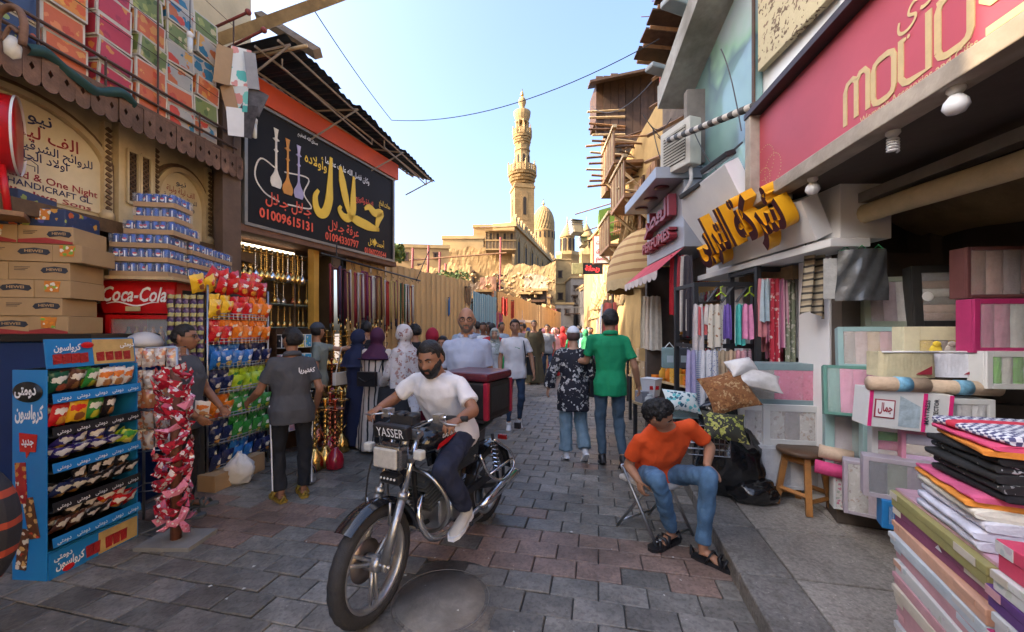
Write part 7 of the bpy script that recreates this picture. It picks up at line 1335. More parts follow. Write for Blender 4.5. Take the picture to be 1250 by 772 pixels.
giftset(1094, 545, 40, 46, 2.45, WB, [(.1, .45, .1), (.6, .2, .3), (.55, .5, .45)], 'small box with green strip and pink doll set, left of the pink edged box', -30, border=.1, vert=False)
giftset(1124, 550, 32, 48, 2.35, M('pink_box_card', (.6, .25, .35), .5), [(.45, .4, .5), (.6, .5, .4), (.5, .3, .5)], 'small pink edged box beside the doll set', -30, vert=False)
giftset(1095, 586, 52, 50, 2.35, LIL, [(.05, .05, .07), (.12, .14, .1), (.2, .15, .2)], 'lilac framed box with dark patterned contents at knee height', -35)
giftset(1060, 598, 38, 66, 2.7, LIL, [flor, (.55, .45, .52)], 'upright lilac pack of bedding behind the blue strip', -35, border=.06)
giftset(1087, 628, 15, 34, 2.35, M('bright_blue_card', (.02, .2, .5), .5), [(.02, .2, .5)], 'narrow bright blue box on the pavement behind the box stack', -30, border=.3)
giftset(1176, 512, 60, 50, 2.3, WB, [(.6, .6, .6), (.65, .62, .6), (.6, .6, .6)], 'white box with magenta edge behind the folded linen stack', -8, border=.1, cat='box')
giftset(1036, 600, 28, 46, 2.95, WB, [spots('pink_leaf_print', (.6, .58, .55), [(.5, .1, .2), (.3, .35, .3)], 40, .4, .5)], 'pink leaf printed cloth pack leaning at the stool', -25, border=.04)
giftset(962, 470, 106, 52, 3.45, GREYT, [(.36, .33, .3), pinkf, pinkf], 'wide grey teal bedding box with pink quilt and gold diamond badge', -12, border=.14, logo=(.32, .75, .03, SIGNG), d=.2)
giftset(976, 520, 80, 50, 3.4, WB, [flor, (.3, .27, .26), flor, (.55, .52, .48)], 'white framed bedding box with beige floral pieces above the stool', -12, border=.14, d=.25)
giftset(921, 520, 34, 50, 3.5, WB, [(.55, .52, .5), flor], 'white framed bedding box behind the black bin bags', -12, border=.14, d=.25)
giftset(965, 571, 92, 52, 3.4, M('pale_grey_card', (.5, .52, .54), .5), [(.5, .52, .54), (.56, .56, .57)], 'pale grey bedding box at the bottom, right behind the stool', -12, border=.06, d=.25)
giftset(912, 572, 26, 50, 3.6, M('pale_grey_card', (.5, .52, .54), .5), [(.5, .52, .54)], 'pale grey bedding box at the bottom behind the black bags', -12, border=.06, d=.25)
# mattress protector box
t = thing('mattress_protector_box', 'white mattress protector box with magenta edges and dark lettering', 'box', P(1108, 526, 2.3), (0, R(4), R(-16))); b = B(); b.slab(-.2, .2, 0, .16, 0, .23); b.build('box', WB, t, bevel=.004); b = B(); [b.slab(x, x+.018, -.004, -.001, .003, .227) for x in (-.197, .06, .18)]; b.build('magenta_edge', M('magenta_print', (.7, .03, .2), .5), t)
text('MATTRESS', t, INK, .09, .05, .03, y=-.005, rot=R(-90)*1, width=.14, bold=.02); text('PROTECTOR', t, INK, .13, .05, .03, y=-.005, rot=R(-90), width=.15, bold=.02)
b = B(); b.slab(-.17, -.07, -.004, -.001, .06, .17); b.build('logo_frame', M('maroon_print', (.3, .03, .05), .5), t); b = B(); b.slab(-.163, -.077, -.006, -.004, .067, .163); b.build('logo_panel', WHITEP, t); text('جمال', t, M('maroon_print', (.3, .03, .05), .5), -.155, .1, .07, y=-.008, width=.07, bold=.03)
b = B(); b.grid(lambda u, v: (-.05+.1*u, -.003, .02+.18*v*(1-.3*u)), 4, 4); b.build('bed_picture', M('pale_blue_print', (.4, .5, .56), .5, 0, .4, 20), t)
for i, (px, c, l) in enumerate(((1104, (.62, .56, .36), 'cream'), (1161, (.66, .68, .75), 'white'))):
    t = thing('quilted_pouch', l+' zipped quilted bedding pouch below the baby gift box', 'bedding pouch', P(px, 460, 2.4), R(-10)); b = B(); b.grid(lambda u, v: ((u-.5)*.29*(1-.05*v), -.05*math.sin(math.pi*u)**.3-.006*abs(math.sin(u*50)), .155*v), 40, 6); b.slab(-.14, .14, 0, .1, 0, .15); b.build('pouch', fm(c), t); b = B(); b.tube([(-.145, -.04, .152), (0, -.06, .155), (.145, -.04, .152)], .006, 6); b.build('zip_edge', WHITE, t); b = B(); b.prism([(.02, .02), (.1, .02), (.1, .07)], -.06, -.056); b.build('red_tag', M('maroon_print', (.3, .03, .05), .5), t)
for i, (px, py, l, c) in enumerate(((1092, 470, 'left', (.62, .46, .32)), (1165, 474, 'right', (.64, .5, .36)))):
    t = thing('rolled_towel', 'cream rolled towel in clear wrap, %s of the two above the protector box' % l, 'towel', P(px, py+8, 2.32), R(-12)); b = B(); b.tube([(-.13-.03*i, 0, .045), (.16+.05*i, 0, .04)], .042, 14); b.build('roll', fm(c), t); b = B(); b.tube([(.0, 0, .044), (.07, 0, .043)], .0435, 14); b.build('paper_band', M('blue_print_band', (.15, .35, .5), .5, 0, .4, 40), t)
for i, (px, py, l, c) in enumerate(((1020, 553, 'cream', (.6, .45, .33)), (1015, 572, 'hot pink', (.75, .08, .25)))):
    t = thing('rolled_towel', l+' rolled towel lying beside the stool top', 'towel', P(px, py, 2.98), R(-35)); b = B(); b.tube([(-.1, 0, .0), (.1, 0, -.02)], .05, 14); b.build('roll', fm(c), t)
# hanging grey bagged garment
t = thing('hanging_garment_bag', 'grey clothes in shiny clear bags hanging at the gift shop jamb', 'clothes', P(1052, 305, 2.85), R(-15)); b = B(); b.grid(lambda u, v: ((u-.5)*.33*(1-.12*(1-v)), -.04*math.sin(math.pi*u)+.006*math.sin(u*17+v*9), -.37*v), 24, 16); b.build('grey_clothes', M('grey_bagged_cloth', (.07, .075, .08), .3, 0, .4, 12, 1, bs=9, coat=.7), t); b = B(); b.grid(lambda u, v: ((u-.75)*.3, .03, -.05-.3*v), 6, 6); b.build('pale_clothes', M('pale_bagged_cloth', (.5, .5, .48), .3, 0, .2, 12, .6), t)
for x in (-.1, .0, .1): b = B(); b.tube([(x, 0, .03), (x+.03, 0, .0), (x-.03, 0, 0)], .006, 5, closed=True); b.build('hanger_clip', M('green_hanger_plastic', (.05, .35, .15), .4), t)
# shelf steps that carry the sets
t = thing('display_steps', 'dark stepped trestle under the stacked gift sets', 'stand', (2.75, 2.75, ZP), R(-25)); b = B(); b.slab(-.35, 1.3, .12, .6, 0, .55); b.slab(-.35, 1.3, .3, .9, .55, .95); b.slab(-.3, 1.3, .4, 1.0, .95, 1.3); b.build('steps', DK, t)
# big box stacks at the bottom right
prints = [('floral white', spots('white_floral_carton', (.6, .6, .58), [(.45, .5, .5), (.55, .45, .5), (.5, .52, .45)], 18, .3, .5)), ('cream', M('cream_carton_card', (.62, .56, .46), .5)), ('peach', M('peach_carton_card', (.6, .35, .24), .5)), ('grey white', spots('grey_swirl_carton', (.55, .55, .54), [(.42, .44, .46)], 14, .3, .5)), ('pale blue', M('pale_blue_card', (.5, .56, .6), .5)), ('rose', M('rose_card', (.6, .33, .36), .5))]
def boxstack(fr, n, L_, D_, z0, heights, tops, where):
    z = z0; k = 0; tot = sum(heights)
    for i, hh in enumerate(heights):
        nm, m_ = tops[i] if tops[i] else prints[rnd.randrange(len(prints))]; t = thing('linen_box', '%s linen box, %s in the box stack %s' % (nm, ['bottom one', 'second from the bottom', 'third from the bottom', 'fourth from the bottom', 'fifth from the bottom', 'sixth from the bottom', 'seventh from the bottom', 'eighth from the bottom', 'ninth from the bottom', 'second from the top', 'topmost'][i if n > 9 or i < n-2 else 11-n+i], where), 'box', fr.at(rnd.uniform(-.02, .03), rnd.uniform(-.012, .012), z), fr.rz+rnd.uniform(-.03, .03))
        b = B(); b.slab(0, L_, 0, D_, .001, hh*.55); b.slab(-.004, L_+.004, -.004, D_, hh*.56, hh-.001); b.build('box', m_, t, bevel=.004)
        b = B(); b.slab(.0, .07, -.0065, -.0045, hh*.58, hh*.96); b.slab(L_*.75, L_*.93, -.0065, -.0045, hh*.58, hh*.96); b.build('printed_label', prints[rnd.randrange(len(prints))][1], t)
        if i == n-2 and where.startswith('under'):
            b = B(); b.prism([(L_*.5, hh*.6), (L_*.53, hh*.9), (L_*.56, hh*.6)], -.008, -.0065); b.build('peak_logo', WHITEP, t)
        z += hh
    return z
FX1 = frame(1.86, 1.92, 1.585, 1.29); OLV = M('olive_gold_card', (.34, .31, .12), .45); PLU = M('plum_card', (.23, .07, .14), .45)
zt = boxstack(FX1, 11, .68, .5, ZP, [.07, .06, .065, .06, .055, .065, .06, .055, .06, .07, .075], [None]*9+[('plum', PLU), ('olive gold', OLV)], 'under the folded linen')
FX2 = frame(1.55, 1.27, 1.3, .7); boxstack(FX2, 11, .6, .5, ZP, [.07, .08, .07, .08, .07, .075, .07, .065, .07, .065, .1], [None]*6+[('magenta', MAG), None, ('violet', M('violet_card', (.12, .05, .2), .5)), None, ('coral pink', M('coral_card', (.68, .07, .14), .45))], 'nearest the camera')
b = B(); b.slab(.0, .68, .01, .49, 0, .012); tag(b.build('pink_wrapping', M('pink_wrap_film', (.62, .36, .45), .2, 0, .3, 9, .8, bs=14, coat=.6), None, FX1.at(0, 0, zt+.001), FX1.rz), 'glossy pink wrapped sheet on top of the olive gold box', 'wrapping')
# linen stack
def folded(fr, x, y, z, w, d, h, m_, label, rz=0):
    seed = rnd.random()*10; b = B()
    def g(u, v):
        a = 2*math.pi*v; X_ = (abs(math.cos(a))**.35)*(1 if math.cos(a) > 0 else -1); Z_ = (abs(math.sin(a))**.5)*(1 if math.sin(a) > 0 else -1)
        return (X_*d/2+.004*noise.noise(Vector((u*6, a, seed))), (u-.5)*w+.004*math.sin(v*20), h/2+Z_*h/2+.006*noise.noise(Vector((u*7, v*7, seed)))*(1 if Z_ > 0 else 0))
    b.grid(g, 12, 24); q = len(b.v)
    for e, s in ((0, 1), (12, -1)): idx = [j*13+e for j in range(24)]; b.f.append(tuple(idx[::s])); b.m.append(0); b.s.append(False)
    return tag(b.build('folded_linen', m_, None, fr.at(x, y, z), fr.rz+rz+R(90)), label, 'folded cloth', 'folded linen on the box stack')
LW = [('white', (.62, .62, .7)), ('white', (.6, .6, .68)), ('white', (.64, .63, .68)), ('ivory', (.62, .58, .48)), ('orange', (.75, .28, .04)), ('pink', (.7, .12, .25)), ('black', (.015, .015, .017)), ('black patterned', 0), ('black', (.02, .02, .02)), ('black patterned', 0), ('black', (.015, .015, .015)), ('orange', (.8, .28, .04)), ('coral pink', (.7, .08, .18)), ('checked', 1)]
bp_ = spots('black_white_scribble', (.015, .015, .015), [(.35, .35, .35), (.2, .2, .2)], 14, .25, .8, dist=1.5)
def checks():
    m = stripes('navy_white_check', [(.7, .7, .72), (.7, .7, .72), (.7, .7, .72), (.08, .08, .16)], .022, 0); t_, b_ = nodes_of(m); L = t_.links.new; rm = [n for n in t_.nodes if n.type == 'VALTORGB'][0]; tc = [n for n in t_.nodes if n.type == 'TEX_COORD'][0]
    ck = t_.nodes.new('ShaderNodeTexChecker'); ck.inputs['Scale'].default_value = 60; ck.inputs[1].default_value = (.7, .7, .72, 1); ck.inputs[2].default_value = (.08, .08, .18, 1); L(tc.outputs['Object'], ck.inputs[0])
    sx = [n for n in t_.nodes if n.type == 'SEPXYZ'][0]; c1 = t_.nodes.new('ShaderNodeMath'); c1.operation = 'GREATER_THAN'; c1.inputs[1].default_value = .05; L(sx.outputs[1], c1.inputs[0]); mx = t_.nodes.new('ShaderNodeMix'); mx.data_type = 'RGBA'
    c2 = t_.nodes.new('ShaderNodeMath'); c2.operation = 'GREATER_THAN'; c2.inputs[1].default_value = .1; L(sx.outputs[1], c2.inputs[0]); c3 = t_.nodes.new('ShaderNodeMath'); c3.operation = 'SUBTRACT'; L(c1.outputs[0], c3.inputs[0]); L(c2.outputs[0], c3.inputs[1]); L(c3.outputs[0], mx.inputs[0]); L(ck.outputs[0], mx.inputs[6]); mx.inputs[7].default_value = (.6, .03, .06, 1); L(mx.outputs[2], b_.inputs['Base Color']); return m
z = zt+.014
pos_ = {'white': 'at the bottom of the pile', 'ivory': 'above the white ones', 'orange': 'in the pile', 'pink': 'just below the black ones', 'black': 'in the middle of the pile', 'black patterned': 'among the black ones', 'coral pink': 'under the checked top cloth', 'checked': ''}
for i, (nm, c) in enumerate(LW):
    h = .036 if i < 4 else (.022 if i in (4, 5, 11, 12) else .032); m_ = bp_ if c == 0 else checks() if c == 1 else fm(c); sft = 0 if i < 6 else (.03 if i < 11 else .06)
    folded(FX1, .40+sft+rnd.uniform(-.015, .015), .2+rnd.uniform(-.015, .015), z, .36+.04*(i < 6), .34+.05*(i < 6), h, m_, ('red and navy checked folded cloth topping the linen pile' if c == 1 else '%s folded cloth, %s from the bottom of the linen pile' % (nm, ['first', 'second', 'third', 'fourth', 'fifth', 'sixth', 'seventh', 'eighth', 'ninth', 'tenth', 'eleventh', 'twelfth', 'thirteenth'][i])), rnd.uniform(-.12, .12)); z += h*.97
# stool, bin bags, cushions, basket
sp = G(986, 622, ZP); t = thing('wooden_stool', 'worn wooden stool with round seat on the pavement', 'stool', (sp.x, sp.y+.05, ZP), R(20)); b = B(); b.lathe([(.0, .445), (.17, .445), (.19, .455), (.19, .475), (.18, .485), (0, .48)], 28); b.build('seat', M('dark_stool_seat', (.1, .055, .03), .45, 0, .35, 14, .3, dirt=.3), t)
SW_ = M('orange_brown_wood', (.34, .15, .04), .5, 0, .35, 12, .3, dirt=.35)
for a in range(4): c, s = math.cos(a*math.pi/2+.785), math.sin(a*math.pi/2+.785); b = B(); b.tube([(c*.19, s*.19, 0), (c*.12, s*.12, .443)], .03, 4); b.build('leg', SW_, t)
for a in range(4): c, s = math.cos(a*math.pi/2+.785), math.sin(a*math.pi/2+.785); c2, s2 = math.cos(a*math.pi/2+2.356), math.sin(a*math.pi/2+2.356); b = B(); z_ = .1+.04*(a % 2); b.tube([(c*.175, s*.175, z_), (c2*.175, s2*.175, z_)], .02, 4); b.tube([(c*.13, s*.13, .4), (c2*.13, s2*.13, .4)], .028, 4); b.build('stretcher', SW_, t)
PB = M('black_bin_bag', (.012, .012, .013), .18, 0, .2, 9, 1, bs=9, coat=.5)
p = G(898, 606, ZP); blob('bin_bag', 'largest shiny black bin bag standing behind the sitting man', 'bag', (p.x, p.y+.1, ZP), (.28, .25, .37), PB, 5, .16, 40, 30, 1.5, top=1.2); blob('bin_bag', 'small black bin bag lying in front of the largest one', 'bag', (p.x+.1, p.y-.1, ZP), (.2, .14, .12), PB, 9, .2, 36, 24, 1.8); blob('bin_bag', 'upper black bin bag under the patterned cushion', 'bag', (p.x-.02, p.y+.2, ZP+.5), (.2, .18, .2), PB, 13, .16, 36, 24, 1.5)
def cushion(px, py, Y, w, h, mat, label, rx=0, rz=0, ry=0, d=.08):
    b = B(); n = 16
    for s in (-1, 1): b.grid(lambda u, v: ((u-.5)*w*(1-.12*math.sin(math.pi*v)), s*d*(math.sin(math.pi*u)*math.sin(math.pi*v))**.5*(1+.1*noise.noise(Vector((u*5, v*5, px)))), (v-.5)*h*(1-.12*math.sin(math.pi*u))), n, n)
    return tag(b.build('cushion', mat, None, P(px, py, Y), (R(rx), R(ry), R(rz))), label, 'cushion')
cushion(889, 478, 3.3, .38, .36, spots('brown_fur_fabric', (.22, .09, .03), [(.3, .14, .05), (.15, .06, .02), (.4, .25, .12)], 25, .45, .9, dist=1, bump=1), 'brown furry cushion on top of the goods behind the sitting man', -30, -10, -18)
cushion(884, 521, 3.15, .34, .25, spots('black_lime_fabric', (.03, .03, .02), [(.3, .32, .06), (.4, .38, .1)], 16, .42, .8, dist=1), 'black and olive patterned cushion over the bin bags', -35, -10, 5)
cushion(832, 490, 3.6, .34, .22, spots('turquoise_lattice_fabric', (.55, .62, .6), [(.03, .1, .15), (.1, .4, .42)], 26, .42, .8), 'turquoise lattice cushion just above the sitting man shoulder', -40, 0, 8)
cushion(925, 464, 3.3, .36, .2, M('clear_wrapped_white_cushion', (.6, .58, .56), .25, 0, .25, 9, .9, bs=10, coat=.7), 'white cushion in shiny clear wrap on the pink quilt box', -50, -15, 12)
cushion(905, 448, 3.35, .26, .16, M('white_bag_film', (.7, .68, .66), .3, 0, .1, 8, .5), 'crumpled white plastic wrap beside the brown fur cushion', -40, 10, -8)
t = thing('wire_basket', 'grey wire basket behind the sitting man elbow', 'basket', P(862, 552, 3.35), R(-15)); b = B(); [b.tube([(-.16, -.1, z), (.16, -.1, z), (.16, .1, z), (-.16, .1, z)], .004, 5, closed=True) for z in (0, .05, .1, .15, .2)]; [b.tube([(x, -.1, 0), (x, -.1, .2)], .003, 4) for x in [-.16+i*.04 for i in range(9)]]; b.build('wire_mesh', STEEL, t)
giftset(842, 505, 80, 12, 3.7, TEAL, [(.3, .5, .5)], 'flat pale turquoise box under the lattice cushion', 0, border=.1, d=.3, cat='box')
# clothes racks
def hcloth(b_, x, z, w, L_, y=0, n=3, seed=0):
    b_.grid(lambda u, v: (x+(u-.5)*w*(1-.25*(1-v)**3), y+.018*math.sin(u*n*6.28+seed)*(.3+.7*v), z-L_*v+.008*math.sin(u*9+seed)), 18, 10)
def crack(px0, px1, zt_, Y, label, bars):
    x0, x1 = (px0-625)/FPX*Y, (px1-625)/FPX*Y; t = thing('clothes_rack', label, 'clothes rack', (x0, Y, ZP if x0 > curbx(Y) else 0)); w = x1-x0; z0 = t.location.z; b = B(); [b.slab(x-.022, x+.022, y-.02, y+.02, 0, zt_-z0) for x in (0, w) for y in (0, .45)]; [b.slab(.022, w-.022, -.018, .018, z-z0-.022, z-z0+.022) for z in bars]; [b.slab(x-.018, x+.018, .021, .43, z-z0-.02, z-z0+.018) for x in (0, w) for z in bars]; b.build('black_frame', DARK, t); return t, x0, w
t, X0, WW = crack(849, 920, 2.07, 3.95, 'black square tube clothes rack with two rails of cloths beside the white shop', (2.05, 1.43))
for x_ in (.2, .38, .56): b = B(); b.tube([(x_*WW*1.4+.08, .0, 1.93), (x_*WW*1.4-.06, -.02, 1.75)], .014, 4); b.build('sloping_arm', DARK, t)
up = [(856, (.62, .12, .12), .28, .13, 'coral red towel'), (866, (.6, .55, .5), .2, .1, 'white lace cloth'), (874, 0, .42, .15, 'cream cloth with brown pattern'), (888, (.2, .12, .42), .34, .09, 'purple folded cloth'), (903, (.08, .45, .4), .4, .1, 'turquoise and orange scarf'), (912, (.8, .3, .5), .34, .12, 'bright pink cloth'), (852, (.55, .5, .48), .5, .12, 'long beige cloth')]
crp = spots('cream_pattern_fabric', (.6, .55, .45), [(.3, .15, .08), (.5, .4, .3)], 22, .3, .85)
for i, (px, c, L_, w, l) in enumerate(up):
    b = B(); hcloth(b, 0, 0, w, L_, 0, 2, i); tag(b.build('hanging_cloth', crp if c == 0 else fm(c), None, P(px, 372 if i else 375, 3.88-.03*(i % 3))), l+' on the upper rail of the black clothes rack', 'cloth')
lo = [(852, 'blue checked', stripes('blue_check', [(.6, .6, .62), (.25, .3, .45)], .02, 2)), (862, 'white', fm((.6, .6, .62))), (871, 'blue dotted', spots('blue_dots', (.6, .6, .62), [(.1, .15, .35)], 60, .3, .8)), (882, 'beige', fm((.55, .42, .28))), (893, 'tan', fm((.5, .36, .24))), (903, 'pink', fm((.6, .3, .32))), (912, 'plum checked', stripes('plum_check', [(.55, .4, .42), (.2, .05, .1)], .02, 2)), (844, 'lavender', fm((.35, .32, .5)))]
for i, (px, nm, m_) in enumerate(lo): b = B(); hcloth(b, 0, 0, .11, .55, 0, 2, i); tag(b.build('hanging_cloth', m_, None, P(px, 428, 3.86-.03*(i % 3))), nm+' cloth on the lower rail of the black clothes rack', 'cloth')
for px in (880, 915): b = B(); b.tube([(-.05, 0, 0), (0, 0, .04), (.05, 0, 0)], .008, 5); b.tube([(0, 0, .04), (0, 0, .09), (.02, 0, .1)], .004, 5); tag(b.build('coat_hanger', M('lime_hanger', (.45, .65, .03), .4), None, P(px, 362, 3.86)), 'lime green hanger at the %s of the black rack' % ('middle' if px < 900 else 'right end'), 'hanger')
t, X0, WW = crack(925, 975, 2.2, 3.75, 'taller black clothes rack with red and floral cloths at the white shop door', (2.17,))
rp = spots('red_floral_fabric', (.4, .02, .04), [(.6, .5, .45), (.5, .2, .2)], 22, .3, .8); sheets = [('coral pink', fm((.6, .22, .24)), .55), ('pale blue', fm((.4, .5, .55)), .4), ('rose', fm((.55, .2, .28)), .6), ('red floral', rp, .95), ('maroon', fm((.3, .03, .06)), .7), ('pink striped', stripes('pink_stripe', [(.6, .35, .42), (.4, .12, .22)], .03, 0), .65), ('mint', fm((.4, .52, .46)), .6), ('olive print', spots('olive_print', (.2, .22, .15), [(.5, .48, .4)], 25, .35, .8), .85), ('white', fm((.6, .6, .6)), .75)]
for i, (nm, m_, L_) in enumerate(sheets+sheets[:5]): b = B(); hcloth(b, 0, 0, .1, L_*(1 if i < 9 else 1.3), 0, 2, i*2); tag(b.build('hanging_cloth', m_, None, P(930+(i % 9)*5.2, 341, 3.72+(.18 if i > 8 else 0)-.03*(i % 2))), nm+(' cloth on the taller black rack' if i < 9 else ' long cloth behind on the taller black rack'), 'cloth')
# ---- white shop with tilted fascia and yellow relief letters
t = thing('white_shop_building', 'white shop with tilted fascia, yellow relief lettering and glassy upper panel', 'building'); zv = Vector((-.4, 0, .81)).normalized(); Lv = math.hypot(.4, .81); PX = Matrix(((0, .897, zv.x, 2.3), (-1, 0, 0, 4.36), (0, .443, zv.z, 2.27), (0, 0, 0, 1)))
poly = [(4.36, 0), (2.97, 0), (2.94, .36), (3.52, .42), (3.52, 1.0), (4.42, 1.0), (4.58, .8)]; WF = M('white_fascia_paint', (.8, .8, .8), .5, 0, .08, 2, .08, dirt=.12)
b = B(); b.prism([(4.36-y, v*Lv) for y, v in poly], 0, .14, PX); fa = b.build('fascia', WF, t, bevel=.004)
vs, fs = text_geo('شركة الترابى', .52, bold=.035, ext=.0, width=1.4); YL = M('yellow_letter_acrylic', (.75, .36, .015), .35, 0, .08); MR = M('maroon_letter_face', (.06, .012, .015), .4)
n = len(vs); b = B(); V2 = [(x-.02, -.13, z+.2) for x, y, z in vs]+[(x-.02, -.02, z+.2) for x, y, z in vs]; ed = {}
for f in fs:
    for i in range(len(f)): e = (f[i], f[(i+1) % len(f)]); ed[e] = 1
F2_ = [tuple(f) for f in fs]; S2 = [(a, c, c+n, a+n)[::-1] for (a, c) in ed if (c, a) not in ed]
b.add(V2, F2_, 1, False, PX); b.add(V2, S2, 0, False, PX); b.build('relief_lettering', (YL, MR), fa)
b = B(); b.slab(2.31, 2.6, 2.85, 4.9, 2.2, 2.26); b.slab(2.6, 2.75, 4.43, 4.92, ZP, 2.199); b.slab(2.6, 2.8, 3.22, 3.57, ZP, 2.199); b.slab(2.42, 2.8, 2.9, 4.9, 2.27, 4.2); b.build('white_wall', WF, t, bevel=.004)
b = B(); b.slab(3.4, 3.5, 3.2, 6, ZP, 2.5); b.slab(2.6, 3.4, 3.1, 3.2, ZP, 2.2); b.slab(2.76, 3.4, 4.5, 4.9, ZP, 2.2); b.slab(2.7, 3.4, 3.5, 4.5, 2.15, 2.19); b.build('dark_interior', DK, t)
b = B(); b.slab(2.55, 2.62, 3.58, 4.42, 2.06, 2.18); b.build('lintel_board', M('brown_lintel', (.2, .14, .08), .7, 0, .4, 8, .4), t)
b = B(); b.slab(2.7, 2.76, 4.92, 5.95, 0, 2.9); yw = b.build('yellow_wall', M('mustard_wall', (.58, .37, .12), .6, 0, .1, 2, .08, dirt=.12), t)
text('مصطفى كرامة', yw, M('red_wall_print', (.5, .03, .03), .6), 0, 0, .2, width=.72, bold=.02, X=Matrix.Translation((2.694, 5.78, 2.28)) @ Matrix.Rotation(R(-90), 4, 'Z'))
# upper glass panel, plaque, slab, cables, lamps
def marble():
    m = M('green_marbled_glass', (.25, .38, .36), .12, 0, .3, 1.2, .03, coat=.5); t_, b_ = nodes_of(m); L = t_.links.new; tc = [n for n in t_.nodes if n.type == 'TEX_COORD'][0]; w = t_.nodes.new('ShaderNodeTexWave'); w.inputs['Scale'].default_value = .55; w.inputs['Distortion'].default_value = 9; w.inputs['Detail'].default_value = 4; L(tc.outputs['Object'], w.inputs[0])
    r = t_.nodes.new('ShaderNodeValToRGB'); e = r.color_ramp.elements; e[0].color = (.22, .36, .33, 1); e[1].color = (.42, .5, .5, 1); x = e.new(.45); x.color = (.16, .24, .27, 1); x = e.new(.7); x.color = (.3, .48, .36, 1); L(w.outputs[0], r.inputs[0]); L(r.outputs[0], b_.inputs['Base Color']); return m
b = B(); b.slab(2.33, 2.41, 3.78, 5.15, 3.12, 8.5); gp = b.build('glass_panel', marble(), t)
b = B(); [b.slab(2.315, 2.328, y-.02, y+.02, 3.1, 8.5) for y in (3.78, 5.15)]; b.slab(2.315, 2.328, 3.8, 5.13, 3.1, 3.14); b.build('panel_edge', WOODD, gp)
b = B(); b.slab(2.34, 2.4, 2.85, 3.74, 4.05, 8); pq = b.build('peeling_board', spots('peeling_yellow_paint', (.5, .42, .25), [(.14, .09, .05), (.2, .13, .08)], 9, .33, .8, dist=1.2, bump=.5), t); text('سعودي', pq, INK, 0, 0, .28, width=.5, bold=-.005, X=Matrix.Translation((2.335, 3.6, 4.75)) @ Matrix.Rotation(R(-90), 4, 'Z'))
b = B(); b.grid(lambda u, v: (1.95+.42*v, 5.25-2.0*u, 4.55+.015*noise.noise(Vector((u*20, v*5, 0)))+.9*u), 30, 6); b.grid(lambda u, v: (1.95+.012*noise.noise(Vector((u*30, v*5, 2))), 5.25-2.0*u, 4.55+.28*v+.9*u), 30, 5); b.slab(1.95, 2.37, 5.25, 5.27, 4.55, 4.85); b.build('balcony_slab', M('stained_plaster', (.36, .34, .3), .9, 0, .3, 5, .7, bs=14, dirt=.6), t)
for i, (px, py, Y) in enumerate(((889, 222, 3.7), (855, 262, 4.2))):
    q = P(px, py, Y); tt = thing('fascia_floodlight', ('upper' if i == 0 else 'lower left')+' slim dark floodlight on top of the white fascia', 'lamp', (1.93, Y, 3.17 if i == 0 else 3.09), (0, R(-20), R(4))); b = B(); b.box(0, 0, 0, .1, .42, .05); b.build('lamp_body', DARK, tt, bevel=.008); b = B(); b.box(.0, 0, -.027, .08, .38, .004); b.build('lamp_glass', M('dull_lamp_glass', (.3, .3, .28), .2), tt); b = B(); b.tube([(.05, 0, 0), (.3, 0, .1)], .01, 5); b.build('lamp_arm', DARK, tt)
t = thing('striped_pole', 'black and white taped pole reaching out over the white fascia', 'pole', P(815, 172, 4.7)); v = P(925, 128, 3.55)-t.location; b = B(); b.tube([(0, 0, 0), v], .035, 10); b.build('taped_pole', stripes('tape_stripes', [(.5, .45, .38), (.05, .045, .04)], .12, 1, .6, .05), t)
# air conditioner
t = thing('air_conditioner', 'beige outdoor air conditioner unit hanging above the white fascia', 'air conditioner', P(830, 210, 4.8), R(-72)); t.scale = (.85, .6, .95); b = B(); b.slab(-.3, .3, -.14, .14, 0, .58); b.build('casing', M('aged_beige_casing', (.5, .47, .4), .6, 0, .15, 4, .1, dirt=.3), t, bevel=.015); b = B(); b.slab(-.22, .22, -.148, -.142, .08, .5); b.build('grille_recess', HOLE, t)
for i in range(11): B().box(0, -.16, .1+i*.038, .44, .02, .02, rx=.5).build('slat', M('aged_beige_casing', (.5, .47, .4), .6, 0, .15, 4, .1, dirt=.3), t)
b = B(); b.tube(smooth_path([(.2, 0, 0), (.25, -.05, -.2), (.1, -.05, -.35), (.2, 0, -.5)], 5), .03, 6); b.build('wrapped_pipe', M('grey_wrap', (.4, .38, .36), .8), t)
# ---- building 2: grey sign with red letters, striped red awning, cosmetics shop
f = frame(2.18, 6.35, 2.12, 4.85); t = thing('cosmetics_shop_building', 'grey clad shop with dark red relief letters and red scalloped awning', 'building', f.o, f.rz); GP_ = M('grey_cladding', (.33, .34, .37), .4, .2, .1, 2, .05, dirt=.1)
b = B(); b.slab(0, 1.5, 0, .5, 2.62, 3.45); b.slab(-.02, 1.52, -.35, .5, 3.46, 3.6); sg = b.build('sign_block', GP_, t, bevel=.006)
RL = M('dark_red_letters', (.26, .035, .045), .4, 0, .15)
text('العطر', sg, RL, .2, 3.08, .36, y=-.06, width=1.1, bold=.03, ext=.05); text('PERFUMES', sg, RL, .12, 2.78, .2, y=-.06, width=1.2, bold=.03, ext=.05)
for x in (.3, .75, 1.2): b = B(); b.lathe([(0, 0), (.09, .0), (.1, .01)], 16, (x, -.17, 3.445)); b.build('downlight', M('bronze_downlight', (.12, .05, .04), .3, .5), sg)
b = B(); b.slab(-.05, 1.55, .5, .6, 2.3, 5.8); b.slab(1.5, 1.6, -.0, .6, 3.61, 4.5); b.build('wall', M('brown_grey_wall', (.22, .19, .16), .85, 0, .3, 3, .4, dirt=.4), t)
b = B(); b.slab(-.0, 1.55, 1.2, 1.3, 0, 2.6); b.slab(-.1, 0, .0, 1.3, 0, 2.6); b.build('back_wall', DK, t)
